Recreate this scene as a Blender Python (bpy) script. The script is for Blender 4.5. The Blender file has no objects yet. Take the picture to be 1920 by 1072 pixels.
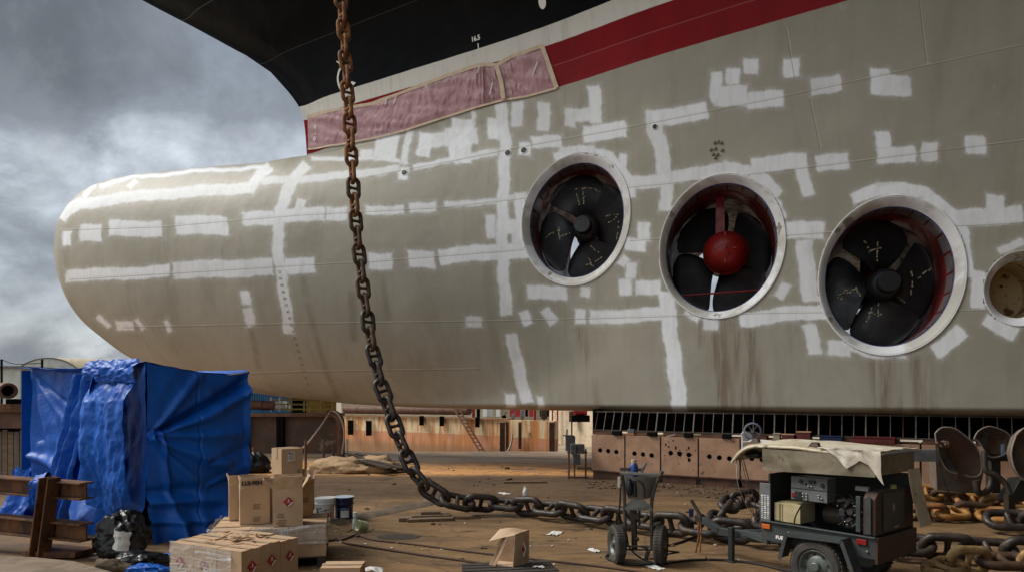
import bpy, bmesh, math, random
import numpy as np
from mathutils import Vector, Matrix, Euler, noise as mnoise
R = math.radians
rnd = random.Random(7)
H, F, CX, HY = 2.0, 1280.0, 960.0, 740.0      # eye height, focal length in photo pixels, principal column, horizon row
SC = bpy.context.scene
COL = SC.collection

def at(x, y, D):                # photo pixel at depth D -> world point
    return Vector(((x-CX)/F*D, D, H+(HY-y)/F*D))
def gp(x, y, z=0.0):            # photo pixel on a level plane z
    D = (H-z)*F/(y-HY)
    return Vector(((x-CX)/F*D, D, z))
def dg(y, z=0.0):
    return (H-z)*F/(y-HY)

# ------------------------------------------------------------------ materials
class NT:
    def __init__(s, tree):
        s.t = tree; s.N = tree.nodes; s.L = tree.links
    def n(s, typ, **kw):
        x = s.N.new(typ)
        for k, v in kw.items(): setattr(x, k, v)
        return x
    def put(s, sock, v):
        if hasattr(v, 'is_linked') or isinstance(v, bpy.types.NodeSocket): s.L.new(v, sock)
        elif isinstance(v, (tuple, list)):
            try: sock.default_value = v
            except Exception: sock.default_value = (*v, 1)
        else: sock.default_value = v
    def math(s, op, a, b=0.0, c=None, clamp=False):
        x = s.n('ShaderNodeMath', operation=op, use_clamp=clamp)
        s.put(x.inputs[0], a); s.put(x.inputs[1], b)
        if c is not None: s.put(x.inputs[2], c)
        return x.outputs[0]
    def mix(s, f, a, b, blend='MIX'):
        x = s.n('ShaderNodeMix', data_type='RGBA', blend_type=blend)
        s.put(x.inputs[0], f)
        s.put(x.inputs[6], (*a, 1) if isinstance(a, tuple) and len(a) == 3 else a)
        s.put(x.inputs[7], (*b, 1) if isinstance(b, tuple) and len(b) == 3 else b)
        return x.outputs[2]
    def fmix(s, f, a, b):
        x = s.n('ShaderNodeMix', data_type='FLOAT')
        s.put(x.inputs[0], f); s.put(x.inputs[2], a); s.put(x.inputs[3], b)
        return x.outputs[0]
    def step(s, v, lo, hi, a=0.0, b=1.0):
        x = s.n('ShaderNodeMapRange', interpolation_type='SMOOTHSTEP')
        s.put(x.inputs[0], v); s.put(x.inputs[1], lo); s.put(x.inputs[2], hi); s.put(x.inputs[3], a); s.put(x.inputs[4], b)
        return x.outputs[0]
    def noise(s, vec, scale, detail=5, rough=.55, dist=0.0):
        x = s.n('ShaderNodeTexNoise')
        if vec is not None: s.L.new(vec, x.inputs['Vector'])
        x.inputs['Scale'].default_value = scale; x.inputs['Detail'].default_value = detail
        x.inputs['Roughness'].default_value = rough; x.inputs['Distortion'].default_value = dist
        return x.outputs['Fac']
    def vor(s, vec, scale, feature='F1'):
        x = s.n('ShaderNodeTexVoronoi', feature=feature)
        s.L.new(vec, x.inputs['Vector']); x.inputs['Scale'].default_value = scale
        return x.outputs['Distance']
    def wave(s, vec, scale, dist=2, direction='X'):
        x = s.n('ShaderNodeTexWave', bands_direction=direction)
        s.L.new(vec, x.inputs['Vector']); x.inputs['Scale'].default_value = scale; x.inputs['Distortion'].default_value = dist
        x.inputs['Detail'].default_value = 3
        return x.outputs['Fac']
    def scalev(s, vec, k):
        x = s.n('ShaderNodeVectorMath', operation='MULTIPLY')
        s.L.new(vec, x.inputs[0]); x.inputs[1].default_value = k
        return x.outputs[0]
    def warp(s, vec, k, scale=3.0):
        x = s.n('ShaderNodeTexNoise'); s.L.new(vec, x.inputs['Vector']); x.inputs['Scale'].default_value = scale; x.inputs['Detail'].default_value = 4
        a = s.n('ShaderNodeVectorMath', operation='MULTIPLY_ADD'); s.L.new(x.outputs['Color'], a.inputs[0]); a.inputs[1].default_value = (k, k, k); s.L.new(vec, a.inputs[2])
        return a.outputs[0]
    def coords(s, rand=True):
        o = s.n('ShaderNodeTexCoord').outputs['Object']
        if not rand: return o
        oi = s.n('ShaderNodeObjectInfo').outputs['Random']
        a = s.n('ShaderNodeVectorMath', operation='ADD')
        s.L.new(o, a.inputs[0])
        m = s.math('MULTIPLY', oi, 37.0)
        s.L.new(m, a.inputs[1])
        return a.outputs[0]
    def pos(s): return s.n('ShaderNodeNewGeometry').outputs['Position']
    def attr(s, name):
        x = s.n('ShaderNodeAttribute', attribute_name=name); return x.outputs['Fac']
    def sep(s, v):
        x = s.n('ShaderNodeSeparateXYZ'); s.L.new(v, x.inputs[0]); return x.outputs
    def bump(s, h, strength=.3, dist=.01):
        x = s.n('ShaderNodeBump'); x.inputs['Strength'].default_value = strength; x.inputs['Distance'].default_value = dist
        s.L.new(h, x.inputs['Height']); return x.outputs['Normal']

def newmat(name):
    m = bpy.data.materials.new(name); m.use_nodes = True
    t = NT(m.node_tree); b = m.node_tree.nodes['Principled BSDF']
    return m, t, b

def M(name, c1, c2=None, scale=3.0, lo=.42, hi=.62, c3=None, s3=9.0, lo3=.58, hi3=.68, rough=.65, rough2=None, metal=0.0,
      bump=.15, bscale=25.0, bdist=.008, stretch=(1, 1, 1), spec=.4, coat=0.0, rand=True):
    m, t, b = newmat(name)
    v = t.coords(rand); sv = t.scalev(v, stretch)
    col = (*c1, 1)
    f = None
    if c2:
        f = t.step(t.noise(sv, scale, 8, .6, .3), lo, hi)
        col = t.mix(f, c1, c2)
    if c3:
        g = t.step(t.noise(sv, s3, 8, .65, .2), lo3, hi3)
        col = t.mix(g, col if c2 else c1, c3)
    fine = t.noise(v, bscale*2.3, 4, .6)
    col = t.mix(1.0, col, t.mix(fine, (.78, .78, .78), (1.18, 1.18, 1.18)), 'MULTIPLY')
    t.put(b.inputs['Base Color'], col)
    if rough2 is not None and f is not None: t.put(b.inputs['Roughness'], t.fmix(f, rough, rough2))
    else: b.inputs['Roughness'].default_value = rough
    b.inputs['Metallic'].default_value = metal
    b.inputs['Specular IOR Level'].default_value = spec
    b.inputs['Coat Weight'].default_value = coat
    if bump: t.put(b.inputs['Normal'], t.bump(t.noise(v, bscale, 7, .65), bump, bdist))
    return m

# ------------------------------------------------------------------ geometry
class MB:
    def __init__(s): s.v = []; s.f = []
    def add(s, vs, fs, T=None):
        o = len(s.v)
        s.v += [T @ Vector(p) if T is not None else Vector(p) for p in vs]
        s.f += [tuple(o+i for i in f) for f in fs]; return s
    def box(s, c, d, T=None, rot=None, taper=1.0):
        c = Vector(c); x, y, z = d[0]/2, d[1]/2, d[2]/2
        q = [Vector((sx*x*(taper if sz > 0 else 1), sy*y*(taper if sz > 0 else 1), sz*z)) for sz in (-1, 1) for sy in (-1, 1) for sx in (-1, 1)]
        if rot is not None:
            r = Euler(rot).to_matrix() if not isinstance(rot, Matrix) else rot
            q = [r @ p for p in q]
        return s.add([p+c for p in q], [(0, 2, 3, 1), (4, 5, 7, 6), (0, 1, 5, 4), (2, 6, 7, 3), (0, 4, 6, 2), (1, 3, 7, 5)], T)
    def bar(s, a, b, w, h, up=(0, 0, 1), T=None):
        a, b = Vector(a), Vector(b); d = (b-a); L = d.length; d.normalize()
        up = Vector(up)
        if abs(d.dot(up)) > .98: up = Vector((0, 1, 0))
        x = d.cross(up).normalized(); z = x.cross(d)
        r = Matrix((x, d, z)).transposed()
        return s.box((a+b)/2, (w, L, h), T, r)
    def tube(s, pts, r, n=10, T=None, caps=True, closed=False):
        pts = [Vector(p) for p in pts]; m = len(pts)
        rs = r if isinstance(r, (list, tuple)) else [r]*m
        vs, fs = [], []
        prev = None
        for i, p in enumerate(pts):
            if closed: d = pts[(i+1) % m]-pts[i-1]
            else: d = pts[min(i+1, m-1)]-pts[max(i-1, 0)]
            d.normalize()
            if prev is None:
                a = Vector((0, 0, 1)) if abs(d.z) < .9 else Vector((1, 0, 0))
                x = d.cross(a).normalized()
            else:
                x = (prev - d*prev.dot(d)).normalized()
            prev = x; y = d.cross(x)
            for k in range(n):
                t = 2*math.pi*k/n
                vs.append(p+(x*math.cos(t)+y*math.sin(t))*rs[i])
        segs = m if closed else m-1
        for i in range(segs):
            for k in range(n):
                a = i*n+k; b = i*n+(k+1) % n; j = ((i+1) % m)*n
                fs.append((a, b, j+(k+1) % n, j+k))
        if caps and not closed:
            fs.append(tuple(range(n))[::-1]); fs.append(tuple((m-1)*n+k for k in range(n)))
        return s.add(vs, fs, T)
    def cyl(s, a, b, r, r2=None, n=20, T=None):
        return s.tube([a, b], [r, r if r2 is None else r2], n, T)
    def lathe(s, prof, c=(0, 0, 0), axis=(0, 0, 1), n=28, T=None):   # prof: (radius, height)
        ax = Vector(axis).normalized(); a = Vector((1, 0, 0)) if abs(ax.x) < .9 else Vector((0, 1, 0))
        x = ax.cross(a).normalized(); y = ax.cross(x); c = Vector(c)
        vs, fs = [], []
        for (r, h) in prof:
            for k in range(n):
                t = 2*math.pi*k/n
                vs.append(c+ax*h+(x*math.cos(t)+y*math.sin(t))*max(r, 1e-4))
        for i in range(len(prof)-1):
            for k in range(n):
                a_ = i*n+k; b_ = i*n+(k+1) % n
                fs.append((a_, b_, b_+n, a_+n))
        return s.add(vs, fs, T)
    def prism(s, poly, d, T=None):      # poly: 3d points; extruded by vector d
        n = len(poly); d = Vector(d)
        vs = [Vector(p) for p in poly]+[Vector(p)+d for p in poly]
        fs = [tuple(range(n))[::-1], tuple(range(n, 2*n))]+[(i, (i+1) % n, n+(i+1) % n, n+i) for i in range(n)]
        return s.add(vs, fs, T)
    def grid(s, nu, nv, fn, T=None):
        vs = [fn(i/nu, j/nv) for j in range(nv+1) for i in range(nu+1)]
        fs = [(j*(nu+1)+i, j*(nu+1)+i+1, (j+1)*(nu+1)+i+1, (j+1)*(nu+1)+i) for j in range(nv) for i in range(nu)]
        return s.add(vs, fs, T)
    def sheet(s, nu, nv, fn, th, T=None):  # closed thin slab: surface fn plus its offset along approximate normals
        g = [[Vector(fn(i/nu, j/nv)) for i in range(nu+1)] for j in range(nv+1)]
        n = [[None]*(nu+1) for _ in range(nv+1)]
        for j in range(nv+1):
            for i in range(nu+1):
                a = g[j][min(i+1, nu)]-g[j][max(i-1, 0)]; b = g[min(j+1, nv)][i]-g[max(j-1, 0)][i]
                q = a.cross(b); n[j][i] = q.normalized() if q.length > 1e-9 else Vector((0, 0, 1))
        W = nu+1; K = W*(nv+1)
        vs = [g[j][i] for j in range(nv+1) for i in range(W)]+[g[j][i]-n[j][i]*th for j in range(nv+1) for i in range(W)]
        fs = []
        for j in range(nv):
            for i in range(nu):
                a = j*W+i; q = (a, a+1, a+W+1, a+W)
                fs.append(q); fs.append(tuple(K+t for t in q[::-1]))
        for i in range(nu):
            fs.append((i+1, i, K+i, K+i+1)); a = nv*W+i; fs.append((a, a+1, K+a+1, K+a))
        for j in range(nv):
            a = j*W; fs.append((a, a+W, K+a+W, K+a)); a = j*W+nu; fs.append((a+W, a, K+a, K+a+W))
        return s.add(vs, fs, T)
    def ball(s, c, r, n=16, m=10, T=None, jit=0.0):
        c = Vector(c); rr = Vector(r) if not isinstance(r, (int, float)) else Vector((r, r, r))
        def fn(u, v):
            t = 2*math.pi*u; p = math.pi*(v-.5)
            d = Vector((math.cos(t)*math.cos(p), math.sin(t)*math.cos(p), math.sin(p)))
            k = 1+jit*mnoise.noise(d*2.3+c)
            return c+Vector((d.x*rr.x, d.y*rr.y, d.z*rr.z))*k
        return s.grid(n, m, fn, T)

ABS = {}
def mesh_of(name, mb, org=(0, 0, 0)):
    me = bpy.data.meshes.new(name); o = Vector(org)
    me.from_pydata([tuple(p-o) for p in mb.v], [], mb.f); me.update(); me.validate()
    return me
def finish(o, bevel=0.0, smooth=False, weld=False):
    me = o.data
    if weld or smooth:
        b = bmesh.new(); b.from_mesh(me)
        bmesh.ops.remove_doubles(b, verts=b.verts, dist=1e-5); bmesh.ops.recalc_face_normals(b, faces=b.faces)
        b.to_mesh(me); b.free()
    else:
        b = bmesh.new(); b.from_mesh(me); bmesh.ops.recalc_face_normals(b, faces=b.faces); b.to_mesh(me); b.free()
    if smooth:
        me.polygons.foreach_set('use_smooth', [True]*len(me.polygons))
        me.set_sharp_from_angle(angle=R(smooth if smooth is not True and smooth > 1 else 40))
    if bevel:
        md = o.modifiers.new('bevel', 'BEVEL'); md.width = bevel; md.segments = 2; md.limit_method = 'ANGLE'; md.angle_limit = R(35)
    return o
def tag(o, label, cat, group=None, kind=None):
    if label: o['label'] = label
    if cat: o['category'] = cat
    if group: o['group'] = group
    if kind: o['kind'] = kind
    return o
def thing(name, label, cat, loc=(0, 0, 0), group=None, rotz=0.0):
    o = bpy.data.objects.new(name, None); COL.objects.link(o); o.location = loc; o.rotation_euler.z = rotz
    o.empty_display_size = .1
    ABS[o.name] = Vector(loc); return tag(o, label, cat, group)
def part(name, mb, mat, parent, bevel=0.0, smooth=False, label=None):   # mb in world coordinates (parent unrotated)
    org = ABS[parent.name]
    o = bpy.data.objects.new(name, mesh_of(name, mb, org)); COL.objects.link(o)
    o.parent = parent; ABS[o.name] = Vector(org)
    o.data.materials.append(mat); finish(o, bevel, smooth)
    if label: o['label'] = label
    return o
def single(name, mb, mat, label, cat, group=None, bevel=0.0, smooth=False, kind=None, loc=None):
    if loc is None:
        xs = [p.x for p in mb.v]; ys = [p.y for p in mb.v]; zs = [p.z for p in mb.v]
        loc = Vector(((min(xs)+max(xs))/2, (min(ys)+max(ys))/2, min(zs)))
    o = bpy.data.objects.new(name, mesh_of(name, mb, loc)); COL.objects.link(o); o.location = loc
    ABS[o.name] = Vector(loc)
    o.data.materials.append(mat); finish(o, bevel, smooth)
    return tag(o, label, cat, group, kind)
def dup(root, loc, rotz=0.0, label=None, group=None):
    r = root.copy(); COL.objects.link(r); r.location = loc; r.rotation_euler.z = rotz
    if label: r['label'] = label
    if group: r['group'] = group
    for ch in list(root.children):
        c = ch.copy(); COL.objects.link(c); c.parent = r
        for g in ch.children:
            e = g.copy(); COL.objects.link(e); e.parent = c
    return r
def frame(o, xd, up=(0, 0, 1)):     # local x along xd, z up
    x = Vector(xd).normalized(); z = Vector(up); y = z.cross(x).normalized(); z = x.cross(y)
    m = Matrix((x, y, z)).transposed().to_4x4(); m.translation = Vector(o); return m
def text_geo(s, size=1.0, bold=0.0, align='CENTER'):
    c = bpy.data.curves.new('txt', 'FONT'); c.body = s; c.size = size; c.align_x = align; c.align_y = 'CENTER'; c.offset = bold
    c.resolution_u = 3
    o = bpy.data.objects.new('txt', c); COL.objects.link(o)
    me = bpy.data.meshes.new_from_object(o.evaluated_get(bpy.context.evaluated_depsgraph_get()))
    v = [p.co.copy() for p in me.vertices]; f = [tuple(p.vertices) for p in me.polygons]
    bpy.data.objects.remove(o); bpy.data.curves.remove(c); bpy.data.meshes.remove(me)
    return v, f
def add_text(mb, s, size, T, bold=0.0, align='CENTER'):   # T maps text plane (x right, y up) to the world
    v, f = text_geo(s, size, bold, align); mb.add(v, f, T); return mb
def plane_T(o, xd, yd):
    x = Vector(xd).normalized(); y = Vector(yd); y = (y-x*y.dot(x)).normalized(); z = x.cross(y)
    m = Matrix((x, y, z)).transposed().to_4x4(); m.translation = Vector(o); return m
# ------------------------------------------------------------------ ship form
TH = R(18)
SD = Vector((-math.cos(TH), math.sin(TH), 0)); SN = Vector((-math.sin(TH), -math.cos(TH), 0))
SO = Vector((8.66, 17.28, 0))
KC = SO.dot(SN)
def cl(x, y):                   # photo pixel -> (s, z) on the ship's centre plane
    u = (x-CX)/F; D = KC/(SN.x*u+SN.y); p = at(x, y, D)
    return (p-SO).dot(SD), p.z
stem_px = [(575, 300), (575, 285), (574, 270), (572, 245), (567, 215), (560, 200), (540, 172), (495, 125), (430, 88), (370, 55), (310, 24), (265, 0), (190, -42), (90, -120), (30, -200)]
_st = np.array([cl(*p) for p in stem_px])
S16 = float(_st[0, 0]); Z16 = float(_st[0, 1])
top_px = [(575, 300), (511.7, 310.5), (449, 315), (391.4, 320.2), (334.3, 325.7), (287, 330.3), (249.6, 335.6), (218.7, 343.6), (196.6, 351.8), (178.9, 363.3), (162.9, 377.1), (148.1, 392.5), (137.5, 409.5), (130.3, 428.7), (126, 451.6)]
bot_px = [(126, 451.6), (131.5, 479), (137, 501.5), (143, 530), (150.5, 559.4), (163, 583), (182, 611), (222.6, 645.2), (268.7, 677), (330.8, 705.8), (390.1, 721.3), (449.8, 729.5), (520, 742), (600, 750), (700, 759), (850, 765)]
_tp = np.array([cl(*p) for p in top_px]); _bp = np.array([cl(*p) for p in bot_px])
STIP = float(_tp[-1, 0])
_tps, _tpz = _tp[:, 0], _tp[:, 1]
_bps, _bpz = _bp[::-1, 0], _bp[::-1, 1]
_bps = np.concatenate([[-60, 0, 4], _bps[0:]]); _bpz = np.concatenate([[1.5, 1.52, 1.55], _bpz])
def pchip(xs, ys):
    xs = np.asarray(xs, float); ys = np.asarray(ys, float); h = np.diff(xs); d = np.diff(ys)/h
    m = np.zeros_like(ys); m[0] = d[0]; m[-1] = d[-1]
    for i in range(1, len(xs)-1):
        if d[i-1]*d[i] > 0:
            w1 = 2*h[i]+h[i-1]; w2 = h[i]+2*h[i-1]; m[i] = (w1+w2)/(w1/d[i-1]+w2/d[i])
    def f(x):
        x = np.clip(np.asarray(x, float), xs[0], xs[-1]); i = np.clip(np.searchsorted(xs, x)-1, 0, len(xs)-2)
        t = (x-xs[i])/h[i]; t2 = t*t; t3 = t2*t
        return (2*t3-3*t2+1)*ys[i]+(t3-2*t2+t)*h[i]*m[i]+(-2*t3+3*t2)*ys[i+1]+(t3-t2)*h[i]*m[i+1]
    return f
_zt = pchip(_tps, _tpz); _zb = pchip(_bps, _bpz)
# near the tip both profiles turn vertical: interpolate in sqrt(distance to the tip) there
_zt2 = pchip(np.sqrt(np.maximum(STIP-_tps[::-1], 0)), _tpz[::-1]); _b2s = np.sqrt(np.maximum(STIP-_bps[::-1], 0)); _zb2 = pchip(_b2s, _bpz[::-1])
def zt(s): s = np.asarray(s, float); return np.where(s < S16, Z16, _zt2(np.sqrt(np.maximum(STIP-s, 0))))
def zb(s): s = np.asarray(s, float); return _zb2(np.sqrt(np.maximum(STIP-s, 0)))
_sstem = pchip(np.concatenate([[0], _st[:, 1]]), np.concatenate([[S16], _st[:, 0]]))
def sstem(z): return _sstem(np.asarray(z, float))
_g = pchip([-50, 0, 1.2, 4, 8.8, 11.6, 15.5, 18, 22, 30, 45, 80], [0, 0, .36, 1.0, 2.12, 3.05, 4.15, 4.85, 5.9, 7.6, 9.2, 9.6])
def gx(x): return _g(x)
def hb(s, z):                   # half breadth of the hull
    s = np.asarray(s, float); z = np.asarray(z, float)
    zt_, zb_ = zt(s), zb(s); hh = np.maximum((zt_-zb_)/2, 1e-3); zm = (zt_+zb_)/2
    t = np.clip(np.abs(z-zm)/hh, 0, 1)
    w = 2.35*(np.minimum(hh*2, 7.7)/7.7)**1.0
    bulb = w*np.maximum(1-t**2.25, 0)**(1/2.1)
    q = np.clip((1.80-z)/np.maximum(1.80-zb_, .1), 0, 1); bil = np.maximum(1-q**3.2, 0)**(1/3.0)
    wd = gx(sstem(z)-s)*bil
    wd = wd*(1+np.maximum(z-10.42, 0)*.028+np.maximum(z-12.0, 0)**1.3*.028)
    k = np.minimum(.7, wd*.9)+1e-6
    h = np.clip(.5+.5*(wd-bulb)/k, 0, 1)
    sm = bulb*(1-h)+wd*h+k*h*(1-h)
    return np.where(s >= S16, np.where(z > zt_-1e-9, np.where(z > Z16-.02, wd, 0), np.maximum(bulb, 0)), np.where(z > Z16, np.maximum(wd, 0), sm))
def hp(s, z, off=0.0, side=1):  # hull point(s) as array
    s = np.asarray(s, float); z = np.asarray(z, float); b = (hb(s, z)+off)*side
    return np.stack([SO.x+s*SD.x+b*SN.x, SO.y+s*SD.y+b*SN.y, z+0*s], -1)
def hv(s, z, off=0.0): return Vector(hp(s, z, off))
def to_px(P):
    P = np.asarray(P); D = P[..., 1]
    return CX+P[..., 0]/D*F, HY-(P[..., 2]-H)/D*F
def pick(x, y):                 # photo pixel -> (s, z) on the near side of the hull
    D = np.linspace(8, 30, 2201); u = (x-CX)/F; v = (HY-y)/F
    X = u*D-SO.x; Y = D-SO.y; s = X*SD.x+Y*SD.y; b = X*SN.x+Y*SN.y; z = H+v*D
    f = b-hb(s, z)
    i = np.where((f[:-1] > 0) & (f[1:] <= 0))[0]
    if len(i) == 0: return None
    i = i[0]; t = f[i]/(f[i]-f[i+1]); d = D[i]+t*(D[i+1]-D[i])
    return float(s[i]+t*(s[i+1]-s[i])), float(H+v*d), float(d)
# ------------------------------------------------------------------ fresh paint on the hull: brush and roller strokes, photo pixels
def rect(x0, y0, x1, y1): return ([(x0, (y0+y1)/2), (x1, (y0+y1)/2)], y1-y0)
STROKES = [
 ([(186, 348), (250, 333), (360, 322), (495, 314)], 8), ([(112, 412), (126, 395), (150, 383), (220, 372), (300, 364), (400, 357), (468, 351)], 22), ([(178, 345), (158, 370)], 10), ([(256, 337), (240, 352)], 10),
 ([(506, 312), (486, 330), (467, 362)], 20), rect(118, 433, 134, 462), rect(150, 421, 191, 454), rect(205, 413, 305, 444), rect(329, 404, 428, 441), rect(453, 396, 514, 424), rect(512, 389, 609, 416), rect(612, 387, 652, 413),
 ([(565, 372), (557, 400)], 18), ([(575, 306), (552, 335), (536, 362), (526, 395), (521, 430), (521, 465), (524, 492), (532, 546), (543, 625)], 22),
 ([(124, 516), (200, 514), (318, 508)], 24), ([(325, 507), (513, 500)], 34), ([(535, 500), (591, 494)], 31), ([(182, 590), (207, 612)], 10), rect(218, 600, 251, 618), ([(255, 599), (268, 617)], 10), ([(309, 602), (320, 623)], 10),
 rect(451, 546, 470, 573), ([(462, 575), (473, 611)], 19), ([(486, 341), (647, 329), (709, 321), (752, 315)], 15), ([(584, 299), (650, 296), (751, 301)], 8), rect(674, 279, 699, 297),
 ([(726, 250), (722, 304)], 44), ([(768, 246), (756, 308)], 14), ([(800, 250), (792, 294)], 27), rect(806, 248, 842, 276), ([(868, 222), (862, 304)], 44), rect(836, 240, 896, 272), ([(886, 195), (888, 233)], 9), rect(915, 222, 936, 263),
 ([(937, 190), (947, 262), (946, 300), (942, 400), (942, 470), (944, 520), (951, 590)], 23), rect(959, 192, 981, 240), ([(775, 314), (847, 299)], 11), ([(852, 301), (933, 285)], 16), ([(760, 314), (755, 337)], 19),
 rect(684, 385, 756, 402), rect(766, 379, 818, 398), ([(832, 386), (933, 375)], 12), ([(933, 372), (987, 367)], 12), rect(911, 400, 930, 446), rect(930, 411, 976, 440),
 rect(690, 473, 735, 505), rect(765, 469, 815, 502), ([(824, 482), (900, 474), (996, 469)], 31), rect(874, 593, 905, 615), ([(980, 581), (989, 609)], 19), ([(958, 626), (970, 680), (988, 754)], 24), rect(947, 738, 966, 764), rect(1008, 740, 1020, 764),
 ([(1021, 579), (1039, 607)], 20), rect(1077, 578, 1097, 607), ([(1105, 595), (1242, 588)], 27), ([(1250, 545), (1254, 600), (1262, 660), (1276, 772)], 30), ([(1285, 581), (1312, 597)], 22), rect(1317, 587, 1346, 617),
 ([(1385, 600), (1480, 588), (1553, 583)], 28), rect(972, 267, 996, 293), rect(997, 254, 1054, 278), rect(1047, 274, 1114, 298), ([(1040, 296), (1084, 279), (1144, 294), (1178, 335), (1186, 370)], 18), ([(975, 360), (978, 455), (985, 480)], 22), rect(1160, 287, 1175, 315),
 ([(1172, 345), (1240, 338), (1310, 326), (1360, 314), (1420, 328), (1462, 366)], 26), ([(1210, 224), (1326, 209)], 33), ([(1222, 232), (1238, 270), (1246, 330)], 29), ([(1250, 330), (1247, 395)], 25), rect(1196, 415, 1220, 452), rect(1172, 446, 1212, 472), rect(1173, 490, 1194, 522), rect(1161, 521, 1186, 553), rect(1190, 524, 1238, 552),
 rect(988, 535, 1063, 562), rect(1088, 535, 1107, 556), ([(1163, 497), (1176, 480)], 16), rect(960, 412, 984, 470), ([(1408, 312), (1512, 301)], 32), ([(1503, 312), (1515, 366)], 25), ([(1453, 378), (1468, 412)], 20), rect(1472, 415, 1546, 449),
 ([(1508, 450), (1512, 500), (1520, 565)], 33), ([(1474, 530), (1460, 558)], 22), ([(1516, 606), (1530, 663)], 27), rect(1552, 638, 1596, 668), ([(1597, 376), (1640, 356), (1690, 353), (1735, 364), (1785, 400), (1806, 440), (1814, 520)], 24), ([(1752, 660), (1806, 618)], 32),
 ([(1790, 412), (1920, 400)], 34), rect(1848, 364, 1883, 402), ([(1872, 470), (1920, 452)], 16), rect(1820, 505, 1848, 578), ([(1845, 597), (1905, 628)], 26), rect(1469, 110, 1500, 146), ([(1520, 164), (1577, 154)], 33), rect(1631, 128, 1668, 180), rect(1641, 140, 1708, 181),
 rect(1641, 245, 1670, 278), rect(1643, 275, 1716, 307), rect(1728, 265, 1759, 302), rect(1808, 255, 1848, 291), ([(1530, 308), (1592, 302)], 32), rect(1007, 192, 1031, 248), ([(1113, 160), (1118, 230)], 25), rect(1058, 201, 1079, 238), rect(1075, 204, 1106, 230), ([(1093, 252), (1174, 243)], 32),
 rect(1332, 135, 1354, 195), rect(1338, 160, 1402, 201), rect(1360, 127, 1387, 158), rect(1392, 110, 1421, 140), ([(1400, 192), (1470, 182)], 33), ([(1690, 345), (1640, 350)], 12), ([(1390, 575), (1370, 585)], 12), ([(1586, 650), (1640, 668), (1700, 668)], 8),
]
SEAMS = [[(690, 330), (850, 300), (1000, 270), (1173, 239), (1480, 177.6), (1630, 145), (1920, 82.5)], [(130, 522), (337, 510), (560, 496), (700, 489), (990, 466), (1180, 350), (1250, 343), (1440, 322), (1592, 303), (1716, 287), (1920, 262)],
 [(1180, 450), (1240, 446), (1472, 440), (1546, 435), (1784, 423), (1920, 415.7)], [(230, 612), (560, 605), (940, 600), (1244, 591), (1440, 585), (1830, 580), (1920, 579)], [(300, 706), (560, 695), (900, 690)], [(118, 430), (300, 424), (560, 402), (830, 388), (987, 370)],
 [(1475, 50), (1492, 150)], [(1519, 184), (1540, 280)], [(1725, 0), (1739, 120)]]
STAINS = [([(1340, 600), (1350, 680), (1362, 775)], 40), ([(1390, 600), (1402, 700), (1412, 775)], 46), ([(1310, 600), (1316, 650)], 12), ([(1655, 672), (1668, 778)], 50), ([(1725, 668), (1736, 778)], 40), ([(1085, 606), (1096, 660), (1118, 762)], 16)]
RUNS = [([(566, 500), (575, 560), (590, 620), (610, 690), (634, 748)], 11), ([(713, 500), (728, 600)], 12), ([(470, 612), (486, 690)], 10), ([(660, 545), (664, 640)], 16)]

def seg_sd(px, py, pts, w):
    """signed distance (px) to a flat-ended stroke: negative inside"""
    best = np.full(px.shape, 99.0)
    hw = w/2
    n = len(pts)-1
    for i in range(n):
        (ax, ay), (bx, by) = pts[i], pts[i+1]
        dx, dy = bx-ax, by-ay; L = math.hypot(dx, dy); dx /= L; dy /= L
        u = (px-ax)*dx+(py-ay)*dy; v = np.abs(-(px-ax)*dy+(py-ay)*dx)
        e = hw*.55
        lo = -u-(e if i > 0 else 0); hi = u-L-(e if i < n-1 else 0)
        q = np.maximum(np.maximum(lo, hi), v-hw)
        best = np.minimum(best, q)
    return best
def line_sd(px, py, pts):
    best = np.full(px.shape, 99.0)
    for (ax, ay), (bx, by) in zip(pts[:-1], pts[1:]):
        dx, dy = bx-ax, by-ay; L = math.hypot(dx, dy); dx /= L; dy /= L
        u = (px-ax)*dx+(py-ay)*dy; v = -(px-ax)*dy+(py-ay)*dx
        ok = (u > -1) & (u < L+1)
        best = np.where(ok & (np.abs(v) < np.abs(best)), v, best)
    return best
def paint_attrs(P, me):
    px, py = to_px(P)
    ii = np.where((px > -40) & (px < 1990) & (py > -40) & (py < 860))[0]
    n = len(P)
    qx, qy = px[ii], py[ii]
    patch = np.full(len(ii), -30.0); op = np.full(len(ii), .9)
    r = np.random.RandomState(3)
    for pts, w in STROKES:
        # each stroke is laid by hand: its outline wobbles a little and its coat is thicker or thinner
        ph = r.rand(4)*6.28
        a = qx+1.3*np.sin(qy*.09+ph[0])+.5*np.sin(qy*.31+ph[1]); b = qy+1.5*np.sin(qx*.05+ph[2])+.7*np.sin(qx*.17+ph[3])
        d = -seg_sd(a, b, pts, w*.97)
        o = r.uniform(.74, 1.0)
        op = np.where(d > patch, o, op); patch = np.maximum(patch, d)
    seam = np.full(len(ii), 60.0)
    for s in SEAMS:
        d = line_sd(qx, qy, s); seam = np.where(np.abs(d) < np.abs(seam), d, seam)
    st = np.zeros(len(ii)); rn = np.zeros(len(ii))
    for pts, w in STAINS: st = np.maximum(st, np.clip(.5-seg_sd(qx, qy, pts, w)/14, 0, 1))
    for pts, w in RUNS: rn = np.maximum(rn, np.clip(.5-seg_sd(qx, qy, pts, w)/7, 0, 1))
    for name, val, d0 in (('patch', patch, -30), ('coat', op, .9), ('seam', seam, 60), ('stain', st, 0), ('runs', rn, 0)):
        arr = np.full(n, float(d0), np.float32); arr[ii] = val
        me.attributes.new(name, 'FLOAT', 'POINT').data.foreach_set('value', arr)

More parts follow.
